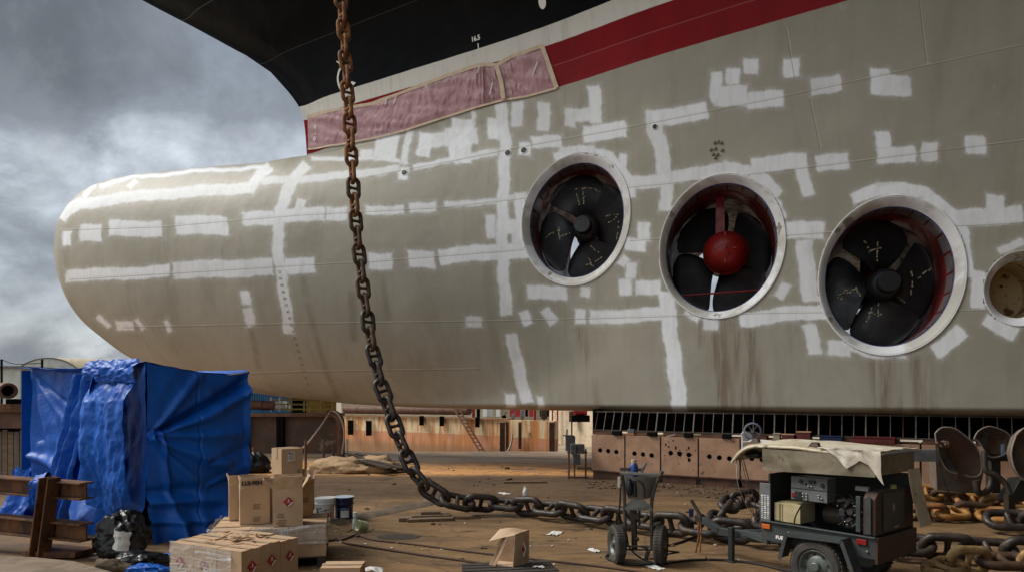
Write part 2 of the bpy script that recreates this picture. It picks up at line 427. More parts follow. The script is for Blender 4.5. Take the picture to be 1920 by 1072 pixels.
def hull_material():
    m, t, b = newmat('hull_paint')
    p = t.pos(); z = t.sep(p)[2]
    v = t.scalev(p, (1, 1, 1))
    big = t.noise(v, .35, 4, .6); mid = t.noise(t.scalev(p, (1, 1, .35)), 1.6, 6, .6); fine = t.noise(v, 14, 5, .65)
    streak = t.noise(t.scalev(p, (2.2, 2.2, .12)), 1.5, 6, .62)
    base = t.mix(t.step(big, .35, .68), (.282, .265, .212), (.335, .315, .255))
    base = t.mix(t.step(mid, .3, .75, 0, .5), base, (.25, .232, .182))
    base = t.mix(t.step(streak, .52, .74, 0, .32), base, (.20, .175, .125))
    base = t.mix(t.math('MULTIPLY', fine, .25), base, (.34, .32, .265))
    base = t.mix(t.math('MULTIPLY', t.step(t.noise(t.scalev(p, (.9, .9, .22)), 1.1, 7, .66, .6),   .53, .66), .26), base, (.17, .145, .10))
    base = t.mix(t.step(t.noise(v, 2.4, 7, .7, .5), .62, .70, 0, .35), base, (.40, .38, .32))
    # overcoat of dust low on the hull
    stain = t.math('MULTIPLY', t.attr('stain'), t.step(t.noise(t.scalev(p, (3, 3, .25)), 2.2, 6, .65), .36, .66), clamp=True)
    base = t.mix(t.math('MULTIPLY', stain, .75), base, (.13, .088, .052))
    base = t.mix(t.math('MULTIPLY', t.attr('runs'), t.step(t.noise(t.scalev(p, (4, 4, .5)), 2, 4, .6), .25, .6, .12, .55)), base, (.17, .15, .105))
    # rolled filler / primer patches with ragged feathered edges
    nz = t.noise(v, 5.5, 8, .68); nz2 = t.noise(t.scalev(p, (1, 1, .3)), 22, 4, .6)
    pd = t.math('ADD', t.attr('patch'), t.math('ADD', t.math('MULTIPLY_ADD', nz, 3.4, -1.7), t.math('MULTIPLY_ADD', nz2, 5.0, -2.5)))
    f = t.step(pd, -2.6, 3.2)
    thin = t.math('MULTIPLY', t.attr('coat'), t.math('MULTIPLY', t.step(t.noise(t.scalev(p, (1, 1, .5)), 3.2, 6, .62), .25, .55, .74, 1.0), t.step(t.noise(t.scalev(p, (5, 5, .45)), 2.0, 4, .55), .3, .6, .86, 1.0)))
    f = t.math('MULTIPLY', f, thin, clamp=True)
    halo = t.math('MULTIPLY', t.step(pd, -11, 0), t.step(nz, .35, .65, .04, .34))
    grey = t.mix(halo, base, (.52, .53, .53))
    grey = t.mix(f, grey, (.755, .78, .815))
    # weld seams
    ws = t.math('ABSOLUTE', t.attr('seam'))
    wl = t.math('MULTIPLY', t.step(ws, .4, 1.5, 1, 0), t.step(mid, .35, .6, .4, 1.0))
    wd = t.step(t.math('SUBTRACT', t.attr('seam'), 1.6), .4, 1.4, 1, 0)
    sh = t.math('MULTIPLY', t.step(t.math('ABSOLUTE', t.math('SUBTRACT', t.attr('seam'), 2.0)), .4, 1.5, 1, 0), .45)
    grey = t.mix(sh, grey, (.10, .09, .06))
    grey = t.mix(t.math('MULTIPLY', wl, .38), grey, (.62, .6, .52))
    # boot topping: red band, white line, black topsides (level lines on the ship)
    wob = t.math('MULTIPLY_ADD', t.noise(v, 3, 3, .5), .02, -.01)
    zz = t.math('ADD', z, wob)
    red = t.mix(t.step(mid, .3, .7), (.17, .002, .004), (.22, .003, .006))
    white = t.mix(t.step(streak, .45, .75), (.62, .61, .56), (.50, .485, .43))
    black = t.mix(t.step(big, .3, .7), (.0035, .004, .005), (.006, .0062, .0065))
    black = t.mix(t.step(t.noise(t.scalev(p, (.7, .7, .25)), .9, 4, .6), .5, .72, 0, .55), black, (.016, .012, .010))
    c = t.mix(t.step(zz, 9.835, 9.85), grey, red)
    c = t.mix(t.step(zz, 10.95, 10.965), c, white)
    c = t.mix(t.step(zz, 11.415, 11.43), c, black)
    # plate seams in the black topsides
    bs = t.math('MULTIPLY', t.step(t.math('ABSOLUTE', t.math('SUBTRACT', z, 13.05)), .006, .016, 1, 0), .5)
    c = t.mix(bs, c, (.06, .06, .06))
    bs = t.math('MULTIPLY', t.step(t.math('ABSOLUTE', t.math('SUBTRACT', z, 15.05)), .008, .02, 1, 0), .6)
    c = t.mix(bs, c, (.09, .085, .08))
    kn = t.math('MULTIPLY', t.step(t.math('ABSOLUTE', t.math('SUBTRACT', z, 10.42)), .006, .02, 1, 0), .35)  # knuckle highlight painted as a paler line in the red band
    c = t.mix(kn, c, (.45, .16, .17))
    t.put(b.inputs['Base Color'], c)
    gl = t.step(zz, 9.835, 9.85)
    rough = t.fmix(gl, t.fmix(f, .55, .62), t.fmix(t.step(zz, 11.415, 11.43), .33, .2))
    t.put(b.inputs['Roughness'], rough)
    t.put(b.inputs['Specular IOR Level'], t.fmix(gl, .3, t.fmix(t.step(zz, 11.415, 11.43), .10, .05)))
    hgt = t.math('ADD', t.math('MULTIPLY', t.noise(v, .9, 3, .5), 2.2), t.math('ADD', t.math('MULTIPLY', f, .06), t.math('ADD', t.math('MULTIPLY', fine, .05), t.math('MULTIPLY', wl, .12))))
    t.put(b.inputs['Normal'], t.bump(hgt, .4, .035))
    return m
HULLM = hull_material()

# tunnels: photo pixel of the centre, outer and inner radius in metres
TUN = []
for (x, y, ho, hi) in ((1080, 409, 251, 216), (1355, 462, 274, 242), (1674, 516, 302, 264), (1918, 540, 143, 108)):
    s, z, D = pick(x, y)
    TUN.append(dict(s=s, z=z, D=D, ro=ho/2/F*D, ri=hi/2/F*D))

def fit(tn, cx, cy, wd, ht):
    tn['k'] = .85
    for _ in range(12):
        P = []
        for i in range(72):
            a = 2*math.pi*i/72; s_, z_ = tn['s']-tn['ro']*tn['k']*math.cos(a), tn['z']+tn['ro']*math.sin(a); P.append(hp(s_, z_))
        x, y = to_px(np.array(P)); D = tn['D']
        tn['k'] *= (wd/(x.max()-x.min()))**.9; f_ = ht/(y.max()-y.min()); tn['ro'] *= f_; tn['ri'] *= f_
        tn['s'] += ((x.max()+x.min())/2-cx)/F*D; tn['z'] += ((y.max()+y.min())/2-cy)/F*D
for tn_, b_ in zip(TUN, ((1080, 410.5, 206, 251), (1354.5, 461, 239, 274), (1673.5, 516, 281, 302), (1916, 540, 146, 143))): fit(tn_, *b_)

ship = thing('ship', 'huge cruise ship bow in dry dock, grey underbody with white paint patches and black topsides', 'ship', tuple(SO))
def hull_mesh(side, fine):
    sv = np.unique(np.concatenate([np.linspace(-46, -2.6, 40), np.linspace(-2.6, 14.6, 330 if fine else 90), np.linspace(14.6, S16, 40 if fine else 14),
         STIP-(STIP-S16)*np.sort(np.linspace(0, 1, 230 if fine else 50)**1.9)]))
    is16 = int(np.argmin(np.abs(sv-S16))); sv[is16] = S16
    nt = 200 if fine else 50
    tt = np.linspace(0, 1, nt+1)
    S = np.repeat(sv[:, None], nt+1, 1)
    zb_, zt_ = zb(sv)[:, None], zt(sv)[:, None]
    hA = (1-np.cos(math.pi*tt))/2; hB = 1-np.cos(math.pi*tt/2); hB = .5*hB+.5*tt
    wgt = np.clip((S16+2.0-sv)/2.0, 0, 1)[:, None]; wgt = wgt*wgt*(3-2*wgt)
    hh = hA[None]*(1-wgt)+hB[None]*wgt
    Z = zb_+(zt_-zb_)*hh
    B = hb(S, Z); B[sv > S16+1e-6, -1] = 0; B[-1, :] = 0; B[:, 0] = 0
    # upper sheet rows over the stations up to the stem
    zz = np.concatenate([np.linspace(Z16, 11.8, 44 if fine else 10), np.linspace(12.0, 17, 34 if fine else 8), np.linspace(17.5, 26, 12)])
    sl = sv[:is16+1]; dx = S16-sl
    U_z = np.repeat(zz[None, :], len(sl), 0); U_s = sstem(zz)[None, :]-dx[:, None]*1.0
    # stretch so that the aft end of every row stays at the same station
    k = (sstem(zz)-sl[0])/(S16-sl[0]); U_s = sstem(zz)[None, :]-dx[:, None]*k[None, :]
    U_b = hb(U_s, U_z+1e-9); U_b[-1, :] = 0
    U_b[:, 0] = B[:is16+1, -1]
    def pts(s, z, b): return np.stack([SO.x+s*SD.x+side*b*SN.x, SO.y+s*SD.y+side*b*SN.y, z], -1).reshape(-1, 3)
    P = np.concatenate([pts(S, Z, B), pts(U_s, U_z, U_b)])
    def quads(ni, nj, o):
        a = (np.arange(ni-1)[:, None]*nj+np.arange(nj-1)[None]).reshape(-1)+o
        return np.stack([a, a+nj, a+nj+1, a+1], -1)
    Q = np.concatenate([quads(len(sv), nt+1, 0), quads(len(sl), len(zz), len(sv)*(nt+1))])
    allS = np.concatenate([S.reshape(-1), U_s.reshape(-1)]); allZ = P[:, 2]
    cs, cz = allS[Q].mean(1), allZ[Q].mean(1)
    keep = np.ones(len(Q), bool)
    for tn in TUN:
        keep &= ((cs-tn['s'])/tn['k'])**2+(cz-tn['z'])**2 > (tn['ro']*.992)**2
    Q = Q[keep]
    return P, Q
def link_np(name, P, Q, mat, parent):
    org = np.array(ABS[parent.name])
    me = bpy.data.meshes.new(name)
    me.vertices.add(len(P)); me.vertices.foreach_set('co', (P-org).astype(np.float32).reshape(-1))
    me.loops.add(len(Q)*4); me.loops.foreach_set('vertex_index', Q.reshape(-1).astype(np.int32))
    me.polygons.add(len(Q)); me.polygons.foreach_set('loop_start', np.arange(0, len(Q)*4, 4, dtype=np.int32))
    me.update(calc_edges=True); me.validate()
    return me
def add_hull(name, parts):
    P = np.concatenate([p for p, q in parts]); off = 0; Qs = []
    for i, (p, q) in enumerate(parts):
        Qs.append((q if i == 0 else q[:, ::-1])+off); off += len(p)
    Q = np.concatenate(Qs)
    me = link_np(name, P, Q, HULLM, ship)
    b = P.copy()
    paint_attrs(b, me)
    # the far side carries none of the near side's paint marks
    if len(parts) > 1:
        n0 = len(parts[0][0])
        for a, d0 in (('patch', -30), ('seam', 60), ('stain', 0), ('runs', 0)):
            arr = np.zeros(len(P), np.float32); me.attributes[a].data.foreach_get('value', arr); arr[n0:] = d0
            me.attributes[a].data.foreach_set('value', arr)
    bm = bmesh.new(); bm.from_mesh(me); bmesh.ops.remove_doubles(bm, verts=bm.verts, dist=2e-4); bmesh.ops.recalc_face_normals(bm, faces=bm.faces); bm.to_mesh(me); bm.free()
    me.polygons.foreach_set('use_smooth', [True]*len(me.polygons)); me.set_sharp_from_angle(angle=R(50))
    o = bpy.data.objects.new(name, me); COL.objects.link(o); o.parent = ship; ABS[name] = SO.copy(); me.materials.append(HULLM)
    return o
hull = add_hull('hull', [hull_mesh(1, True), hull_mesh(-1, False)])
# deck closing the hull, well above the picture
mb = MB()
ss = np.linspace(-46, float(sstem(26))-.05, 40)
mb.grid(39, 1, lambda u, v: hv(ss[int(round(u*39))], 25.9, -.01) if v < .5 else Vector(hp(ss[int(round(u*39))], 25.9, -.01, -1)))
part('deck', mb, M('deck_paint', (.12, .16, .13)), ship)

# ------------------------------------------------------------------ thruster tunnels
M_flange = M('flange_primer', (.42, .41, .365), (.68, .69, .71), .7, .42, .54, c3=(.26, .24, .19), s3=1.6, lo3=.60, hi3=.64, rough=.5, bump=.1)
M_rimw = M('rim_white', (.72, .73, .73), rough=.5, bump=.05)
M_redprim = M('red_tunnel_paint', (.17, .011, .011), (.075, .012, .010), 3, rough=.45, rough2=.7)
M_liner = M('liner_plate', (.17, .14, .145), (.10, .085, .085), 5, rough=.4, metal=.3)
M_blk = M('black_blade_coat', (.011, .0115, .0135), (.022, .022, .025), 3, c3=(.05, .047, .04), s3=7, lo3=.64, hi3=.72, rough=.5, rough2=.36, bump=.1)
M_pod = M('red_pod_gloss', (.30, .014, .010), (.20, .010, .008), 3, rough=.36, rough2=.55, bump=.14, c3=(.10, .008, .006), s3=5, lo3=.56, hi3=.68, coat=.12)
M_blue = M('blue_masking_tape', (.025, .04, .20), rough=.5)
M_chalk = M('yellow_chalk', (.62, .56, .36), rough=.9)
M_rustin = M('cream_rusty_steel', (.56, .43, .24), (.16, .075, .03), 3.0, .53, .62, c3=(.06, .03, .015), s3=7, lo3=.60, hi3=.66, rough=.7)
def tp(tn, r, ang, b):          # point in tunnel coordinates
    s, z = tn['s']-r*tn['k']*math.cos(ang), tn['z']+r*math.sin(ang)     # ang 0 = towards the right of the picture (aft)
    p = SO+SD*s+SN*b; return Vector((p.x, p.y, z))
def hbt(tn, r, ang): return float(hb(tn['s']-r*tn['k']*math.cos(ang), tn['z']+r*math.sin(ang)))
def blade_fn(tn, b0, a0, r0, r1, width, sweep, pitch):
    def fn(u, v):               # u across, v along the radius
        r = r0+(r1-r0)*v
        w = width*(.62+1.15*v-.62*v*v)*(max(1-max(v-.80, 0)**2/.05, 0.02)**.5 if v > .80 else 1)
        a = a0+sweep*(v*v)+(u-.5)*w*(.95-.25*v)
        bb = b0+(u-.5)*pitch*(1-.45*v)+.02*math.sin(5*v)
        return tp(tn, r, a, bb)
    return fn
def thruster(tn, kind, angs, idx):
    n = 96
    ro, ri = tn['ro'], tn['ri']
    A = [2*math.pi*i/n for i in range(n)]
    bc = float(hb(tn['s'], tn['z']))
    depth = .15
    bmin = lambda a: hbt(tn, ri, a)-depth
    tun = MB()                  # the tube itself, right through the ship
    K = 10
    rings = []
    for k in range(K+1):
        rings.append([tp(tn, ri*1.0, a, (bmin(a))*(1-k/K)+(-hbt(tn, ri, a))*(k/K)) for a in A])
    vs = [p for r_ in rings for p in r_]
    fs = [(k*n+i, k*n+(i+1) % n, (k+1)*n+(i+1) % n, (k+1)*n+i) for k in range(K) for i in range(n)]
    tun.add(vs, fs)
    far = MB()
    vs = [tp(tn, ri, a, -hbt(tn, ri, a)) for a in A]+[tp(tn, ro, a, -hbt(tn, ro, a)-.004) for a in A]
    tun.add(vs, [(i, (i+1) % n, n+(i+1) % n, n+i) for i in range(n)])
    T = part('bow_thruster' if kind != 'open' else 'side_opening', tun, M_rustin if kind == 'open' else M_redprim, ship, smooth=30)
    fl = MB()                   # conical lip: hull rim, flared face, rounded inner edge
    prof = [(1.0, lambda a: hbt(tn, ro, a)-.01), (1.0, lambda a: hbt(tn, ro, a)+.012), (.985, lambda a: hbt(tn, ro*.985, a)+.015)]
    rr = [(ro*1.0, -.02), (ro*1.0, .006), (ro*.994, .010), (ro*.972, .010)]
    vs = []
    for r_, o_ in rr: vs.append([tp(tn, r_, a, hbt(tn, r_, a)+o_) for a in A])
    for q in (.25, .5, .75, 1.0):
        r_ = ro*.972+(ri-ro*.972)*q
        vs.append([tp(tn, r_, a, hbt(tn, r_, a)+.010-(depth+.010)*q**1.3) for a in A])
    vs.append([tp(tn, ri, a, hbt(tn, ri, a)-depth-.10) for a in A])
    m_ = len(vs)
    fl.add([p for r_ in vs for p in r_], [(k*n+i, k*n+(i+1) % n, (k+1)*n+(i+1) % n, (k+1)*n+i) for k in range(m_-1) for i in range(n)])
    part('flange', fl, M_flange, T, smooth=30)
    if kind == 'open':
        # inner bulkhead with rust pits behind the opening
        bk = MB(); bk.grid(1, 1, lambda u, v: tp(tn, 0, 0, bc-1.1)+SD*((u-.5)*1.3)+Vector((0, 0, (v-.5)*1.3)))
        part('inner_bulkhead', bk, M_rustin, T)
        return T
    rimm = MB(); rimm.tube([tp(tn, ro*.990, a, hbt(tn, ro*.990, a)+.008) for a in A], .014, 6, closed=True); part('rim_bead', rimm, M_rimw, T, smooth=True)
    tape = MB(); tape.tube([tp(tn, ri*1.004, a, bmin(a)-.005) for a in A], .013, 8, closed=True)
    part('tape_edge', tape, M_blue, T, smooth=True)
    b0 = bc-(1.0 if kind != 'pod' else 1.75)
    # liner plates round the mouth
    lin = MB()
    nl = 22
    for i in range(nl):
        a1, a2 = 2*math.pi*(i+.06)/nl, 2*math.pi*(i+.94)/nl
        lin.sheet(4, 1, lambda u, v: tp(tn, ri*.992-.006, a1+(a2-a1)*u, bmin(a1+(a2-a1)*u)-.05-.42*v), .012)
    part('liner_ring', lin, M_liner, T)
    hr = ri*.23
    hubm = MB(); ax = SN
    c0 = tp(tn, 0, 0, b0)-SD*(.10 if kind == 'hub' else 0)-Vector((0, 0, .05 if kind == 'hub' else 0))
    if kind == 'hub':
        hubm.lathe([(0, .62), (hr*.62, .62), (hr*.66, .59), (hr*.66, .34), (hr*.80, .32), (hr*1.0, .24), (hr*1.06, .15), (hr*1.06, -.3), (hr*.9, -.4), (0, -.4)], c0, ax, 36)
        part('propeller_hub', hubm, M_blk, T, smooth=35)
        pod = MB(); pod.lathe([(hr*1.1, -.4), (hr*1.25, -.6), (hr*1.25, -1.3), (hr*.6, -1.7), (0, -1.75)], c0, ax, 28)
        pod.bar(tp(tn, hr, math.pi/2, b0-.9), tp(tn, ri*.99, math.pi/2, b0-.9), .18, .5)
        part('gear_pod', pod, M_redprim, T, smooth=35)
    else:
        hubm.lathe([(hr*.9, .35), (hr, .1), (hr, -.4), (0, -.45)], c0, ax, 32)
        part('propeller_hub', hubm, M_blk, T, smooth=35)
        pr = ri*.355
        pod = MB(); pod.lathe([(0, 1.10), (pr*.30, 1.075), (pr*.58, 1.0), (pr*.80, .88), (pr*.93, .74), (pr*.985, .60), (pr, .56), (pr*1.03, .55), (pr*1.03, .51), (pr, .50), (pr*.99, .2), (pr*.8, 0), (0, -.02)], c0-SD*.12+Vector((0, 0, .09)), ax, 40)
        pod.bar(tp(tn, pr*.9, math.pi/2, b0+.38), tp(tn, ri*.995, math.pi/2, b0+.38), .2, .46, up=tuple(SN))
        part('gear_pod', pod, M_pod, T, smooth=35)
        lugs = MB()
        for aa, rr_ in ((math.pi/2, .52), (R(180), .36), (0, .36), (R(270), .40)):
            q = rr_*pr/.36*.36/.52 if False else pr*rr_*1.35
            bb = b0+.56+.54*math.sqrt(max(1-(q/pr)**2, 0))
            p = tp(tn, q, aa, bb+.005)-SD*.12+Vector((0, 0, .09)); lugs.box(p, (.10, .05, .03) if aa in (0, R(180)) else (.035, .05, .1), None, frame((0, 0, 0), SD).to_3x3())
        part('lifting_lug', lugs, M_pod, T, bevel=.008)
        rod = MB(); rod.cyl(tp(tn, ri*.98, R(180+40), b0+.62), tp(tn, ri*.98, R(-37), b0+.62), .022, n=10)
        part('tie_rod', rod, M_pod, T, smooth=True)
    for i, a in enumerate(angs):
        bl = MB(); fn = blade_fn(tn, b0-.12, R(a), hr*.95, ri*.985, R(102), R(9), .36)
        bl.sheet(16, 22, fn, .045)
        bo = part('propeller_blade', bl, M_blk, T, smooth=40)
        if kind == 'hub':
            ch = MB(); rr_ = random.Random(idx*10+i)
            for q in range(3):
                u, v = rr_.uniform(.2, .8), rr_.uniform(.2, .8)
                du, dv = (rr_.uniform(.25, .5), rr_.uniform(-.06, .06)) if q % 2 else (rr_.uniform(-.08, .08), rr_.uniform(.28, .5))
                n_ = rr_.randrange(6, 10); bl_ = []
                for w_ in range(n_):
                    if rr_.random() < .22: continue
                    jx, jy = rr_.uniform(-.012, .012), rr_.uniform(-.012, .012)
                    p_ = [(u+du*((w_+e_)/n_-.5)+jx+rr_.uniform(-.005, .005), v+dv*((w_+e_)/n_-.5)+jy) for e_ in (0, .35, .68)]
                    if min(min(a_, b_) for a_, b_ in p_) < .06 or max(max(a_, b_) for a_, b_ in p_) > .94: continue
                    bl_.append((p_, rr_.uniform(.011, .019)))
                for p_, r_ in bl_: ch.tube([fn(a_, b_)+SN*.058 for a_, b_ in p_], r_, 4)
            c_ = part('chalk_dashes', ch, M_chalk, T)  # broken chalk dashes scribbled across the blade
    return T
thruster(TUN[0], 'hub', (97, 10, -78, 192), 1)
thruster(TUN[1], 'pod', (118, 18, -62, 205), 2)
thruster(TUN[2], 'hub', (88, -6, -86, 184), 3)
thruster(TUN[3], 'open', (), 4)

# ------------------------------------------------------------------ small hull fittings and marks
M_rubber = M('black_plug', (.012, .012, .013), rough=.5)
M_white = M('white_mark_paint', (.78, .78, .75), rough=.5)
M_dark = M('dark_stencil', (.12, .11, .085), rough=.8)
def hull_T(s, z, off):          # tangent frame at a hull point, text x towards the right of the picture
    e = .05
    p = hv(s, z, 0); x = (hv(s-e, z, 0)-hv(s+e, z, 0)).normalized(); y = (hv(s, z+e, 0)-hv(s, z-e, 0)).normalized()
    nrm = x.cross(y).normalized(); m = plane_T(p+nrm*off, x, y); return m, nrm
for (x, y, r_) in ((952, 287, .075), (982, 282, .075), (758, 324, .075), (1228, 238, .055)):
    s, z, D = pick(x, y); T_, nr = hull_T(s, z, .002)
    d = MB(); d.lathe([(0, .03), (r_*.86, .03), (r_, .018), (r_, -.01)], T_.translation, nr, 24)
    pl = part('drain_plug', d, M_rubber, ship, smooth=35)
    d = MB(); d.lathe([(r_*1.0, .004), (r_*1.0, .012), (r_*1.25, .012), (r_*1.25, -.01)], T_.translation, nr, 24)
    part('plug_collar', d, M_white, pl, smooth=35)
an = MB()
for (x, y) in ((1340, 268), (1347, 266), (1352, 268), (1333, 281), (1341, 279), (1354, 282), (1337, 290), (1345, 290), (1341, 296)):
    s, z, D = pick(x, y); T_, nr = hull_T(s, z, 0); an.lathe([(0, .035), (.03, .03), (.04, .0), (.045, -.01)], T_.translation, nr, 10)
part('bolt_cluster', an, M('bolt_paint', (.17, .165, .11), rough=.6), ship, smooth=35)
# draught marks stencilled down the forefoot
nums = ['52', '50', '48', '46', '44', '42', '40', '38', '36', '34', '32', '30', '28', '26', '24', '22', '20', '18', '16', '14']
for i, sx in enumerate(nums):
    f_ = i/(len(nums)-1); y = 510+235*f_; x = 524+60*f_**1.15
    q = pick(x, y)
    if q:
        T_, nr = hull_T(q[0], q[1], .004); mk = MB(); add_text(mk, sx, .115, T_, .0); part('draught_mark', mk, M_dark, ship)
mk = MB()
q = pick(892, 73); T_, nr = hull_T(q[0], q[1], .006); add_text(mk, '16.5', .17, T_, .006)
q = pick(897, 88); T_, nr = hull_T(q[0], q[1], .006); mk.box((0, 0, 0), (.03, .17, .004), T_)
part('draught_mark', mk, M_white, ship, label='white 16.5 draught mark on black paint')
mk = MB()                       # bulb symbol, partly hidden by the chain
q = pick(650, 148); T_, nr = hull_T(q[0], q[1], .006)
arc = [(.36*math.cos(R(a)), .40*math.sin(R(a)), .004) for a in range(100, 292, 8)]
for a_, b_ in zip(arc[:-1], arc[1:]): mk.bar(a_, b_, .07, .006, T=T_)
mk.prism([(.02, -.34, 0), (.36, -.20, 0), (.20, -.12, 0), (.02, -.26, 0)], (0, 0, .006), T_); mk.bar((-.38, .66, .003), (-.22, .50, .003), .04, .006, T=T_)
part('bulb_symbol', mk, M_white, ship)
mk = MB(); q = pick(1017, 4); T_, nr = hull_T(q[0], q[1], .006)
mk.prism([(.11*math.cos(R(a))+(.07 if False else 0), .17*math.sin(R(a)), 0) for a in range(0, 360, 20)], (0, 0, .006), T_)
part('white_spot', mk, M_white, ship)

# ------------------------------------------------------------------ masking film taped over the red band
m, t, b = newmat('masking_film')
v = t.pos()
t.put(b.inputs['Base Color'], t.mix(t.step(t.noise(v, 2.2, 6, .6), .3, .7), (.62, .36, .39), (.74, .48, .51)))
b.inputs['Roughness'].default_value = .28; b.inputs['Specular IOR Level'].default_value = .45; b.inputs['Alpha'].default_value = .45
cr = t.math('ADD', t.noise(t.scalev(v, (2.6, 2.6, .5)), 2.0, 5, .6, 1.5), t.math('MULTIPLY', t.noise(t.scalev(v, (5, 5, .8)), 4, 4, .6, 2.5), .5))
t.put(b.inputs['Normal'], t.bump(cr, .75, .06))
M_film = m
M_tape = M('beige_tape', (.58, .46, .34), (.50, .38, .27), 6, rough=.7)
up_px = [(577, 220), (640, 206), (700, 196), (760, 173), (830, 147), (893, 125), (912, 123), (932, 124), (960, 108), (1017, 88)]
lo_px = [(578, 280), (640, 271), (700, 260), (760, 245), (830, 222), (893, 202), (930, 192), (946, 188), (985, 182), (1044, 166)]
UQ = [pick(*p) for p in up_px]; LQ = [pick(*p) for p in lo_px]
us = np.array([q[0] for q in UQ]); uz = np.array([q[1] for q in UQ]); ls = np.array([q[0] for q in LQ]); lz = np.array([q[1] for q in LQ])
tq = np.linspace(0, 1, len(us))
def film_sz(u, v): return float(np.interp(u, tq, us)*v+np.interp(u, tq, ls)*(1-v)), float(np.interp(u, tq, uz)*v+np.interp(u, tq, lz)*(1-v))
def film(u, v):
    s, z = film_sz(u, v); e = min(v, 1-v, 8*u, 8*(1-u))
    w = .035*mnoise.noise(Vector((u*60, v*1.6, 1.0)))+.05*mnoise.noise(Vector((u*16+v*4, v*3, 5.0)))+.02*mnoise.noise(Vector((u*140-v*8, v*5, 3.0)))
    fold = .07*math.exp(-((u-.60-.03*v)/.008)**2)+.05*math.exp(-((u-.43+.03*v)/.007)**2)
    return hv(s, z, .012+max(0.0, (w+.03)*min(e*7, 1))+fold*min(e*6, 1))
mb = MB(); mb.sheet(260, 26, film, .002)
sheet_o = thing('masking_sheet', 'long wrinkled pinkish plastic sheet taped over the red band at the bow', 'plastic sheet', tuple(hv(film_sz(.5, 0)[0], film_sz(.5, 0)[1])))
part('plastic_film', mb, M_film, sheet_o, smooth=60)
def strip(fn, n, w0, off=.02):
    mb = MB(); mb.sheet(n, 1, lambda u, v: fn(u, v-.5), .003); return mb
def szoff(u, v, dz, ds=0): s, z = film_sz(u, v); return hv(s+ds, z+dz, .03)
tp_ = MB(); tp_.sheet(120, 1, lambda u, v: szoff(u, 1, (v-.4)*(.10+.05*mnoise.noise(Vector((u*14, 0, 0))))), .003); part('tape_strip', tp_, M_tape, sheet_o)
tp_ = MB(); tp_.sheet(120, 1, lambda u, v: szoff(u, 0, (v-.6)*.06), .003); part('tape_strip', tp_, M_tape, sheet_o)
tp_ = MB(); tp_.sheet(20, 1, lambda u, v: szoff(1, u, 0, (v-.5)*.12), .003); part('tape_strip', tp_, M_tape, sheet_o)
tp_ = MB(); tp_.sheet(20, 1, lambda u, v: szoff(.775+.008*math.sin(3*u), u, 0, (v-.5)*.13)+SN*.05, .003); part('tape_strip', tp_, M_tape, sheet_o)
for (u, v, a, l_) in ((.952, .55, .15, .32), (.30, .86, .1, .2), (.40, .9, -.05, .22), (.585, .9, .1, .18), (.27, .92, .05, .2), (.66, .35, .08, .3)):
    st = MB(); st.sheet(4, 1, lambda p, q: szoff(u, v, l_*(.5-p), a*(p-.5)+(q-.5)*.045)+SN*.03, .003); part('tape_strip', st, M('pale_tape', (.62, .55, .52), rough=.6), sheet_o)
mk = MB()
for (x, y, sx) in ((593, 262, 'O'), (594, 240, '0'), (595, 252, '-')):
    q = pick(x, y); T_, nr = hull_T(q[0], q[1], .075); add_text(mk, sx, .16, T_, .006)
part('white_print', mk, M_white, sheet_o)
SKYGAIN, SUNE, EXPO = 2.4, 3.0, 0.36
NS, NZ0 = 2.0, 50.55
WWS, WWH = 1.0, 26.0
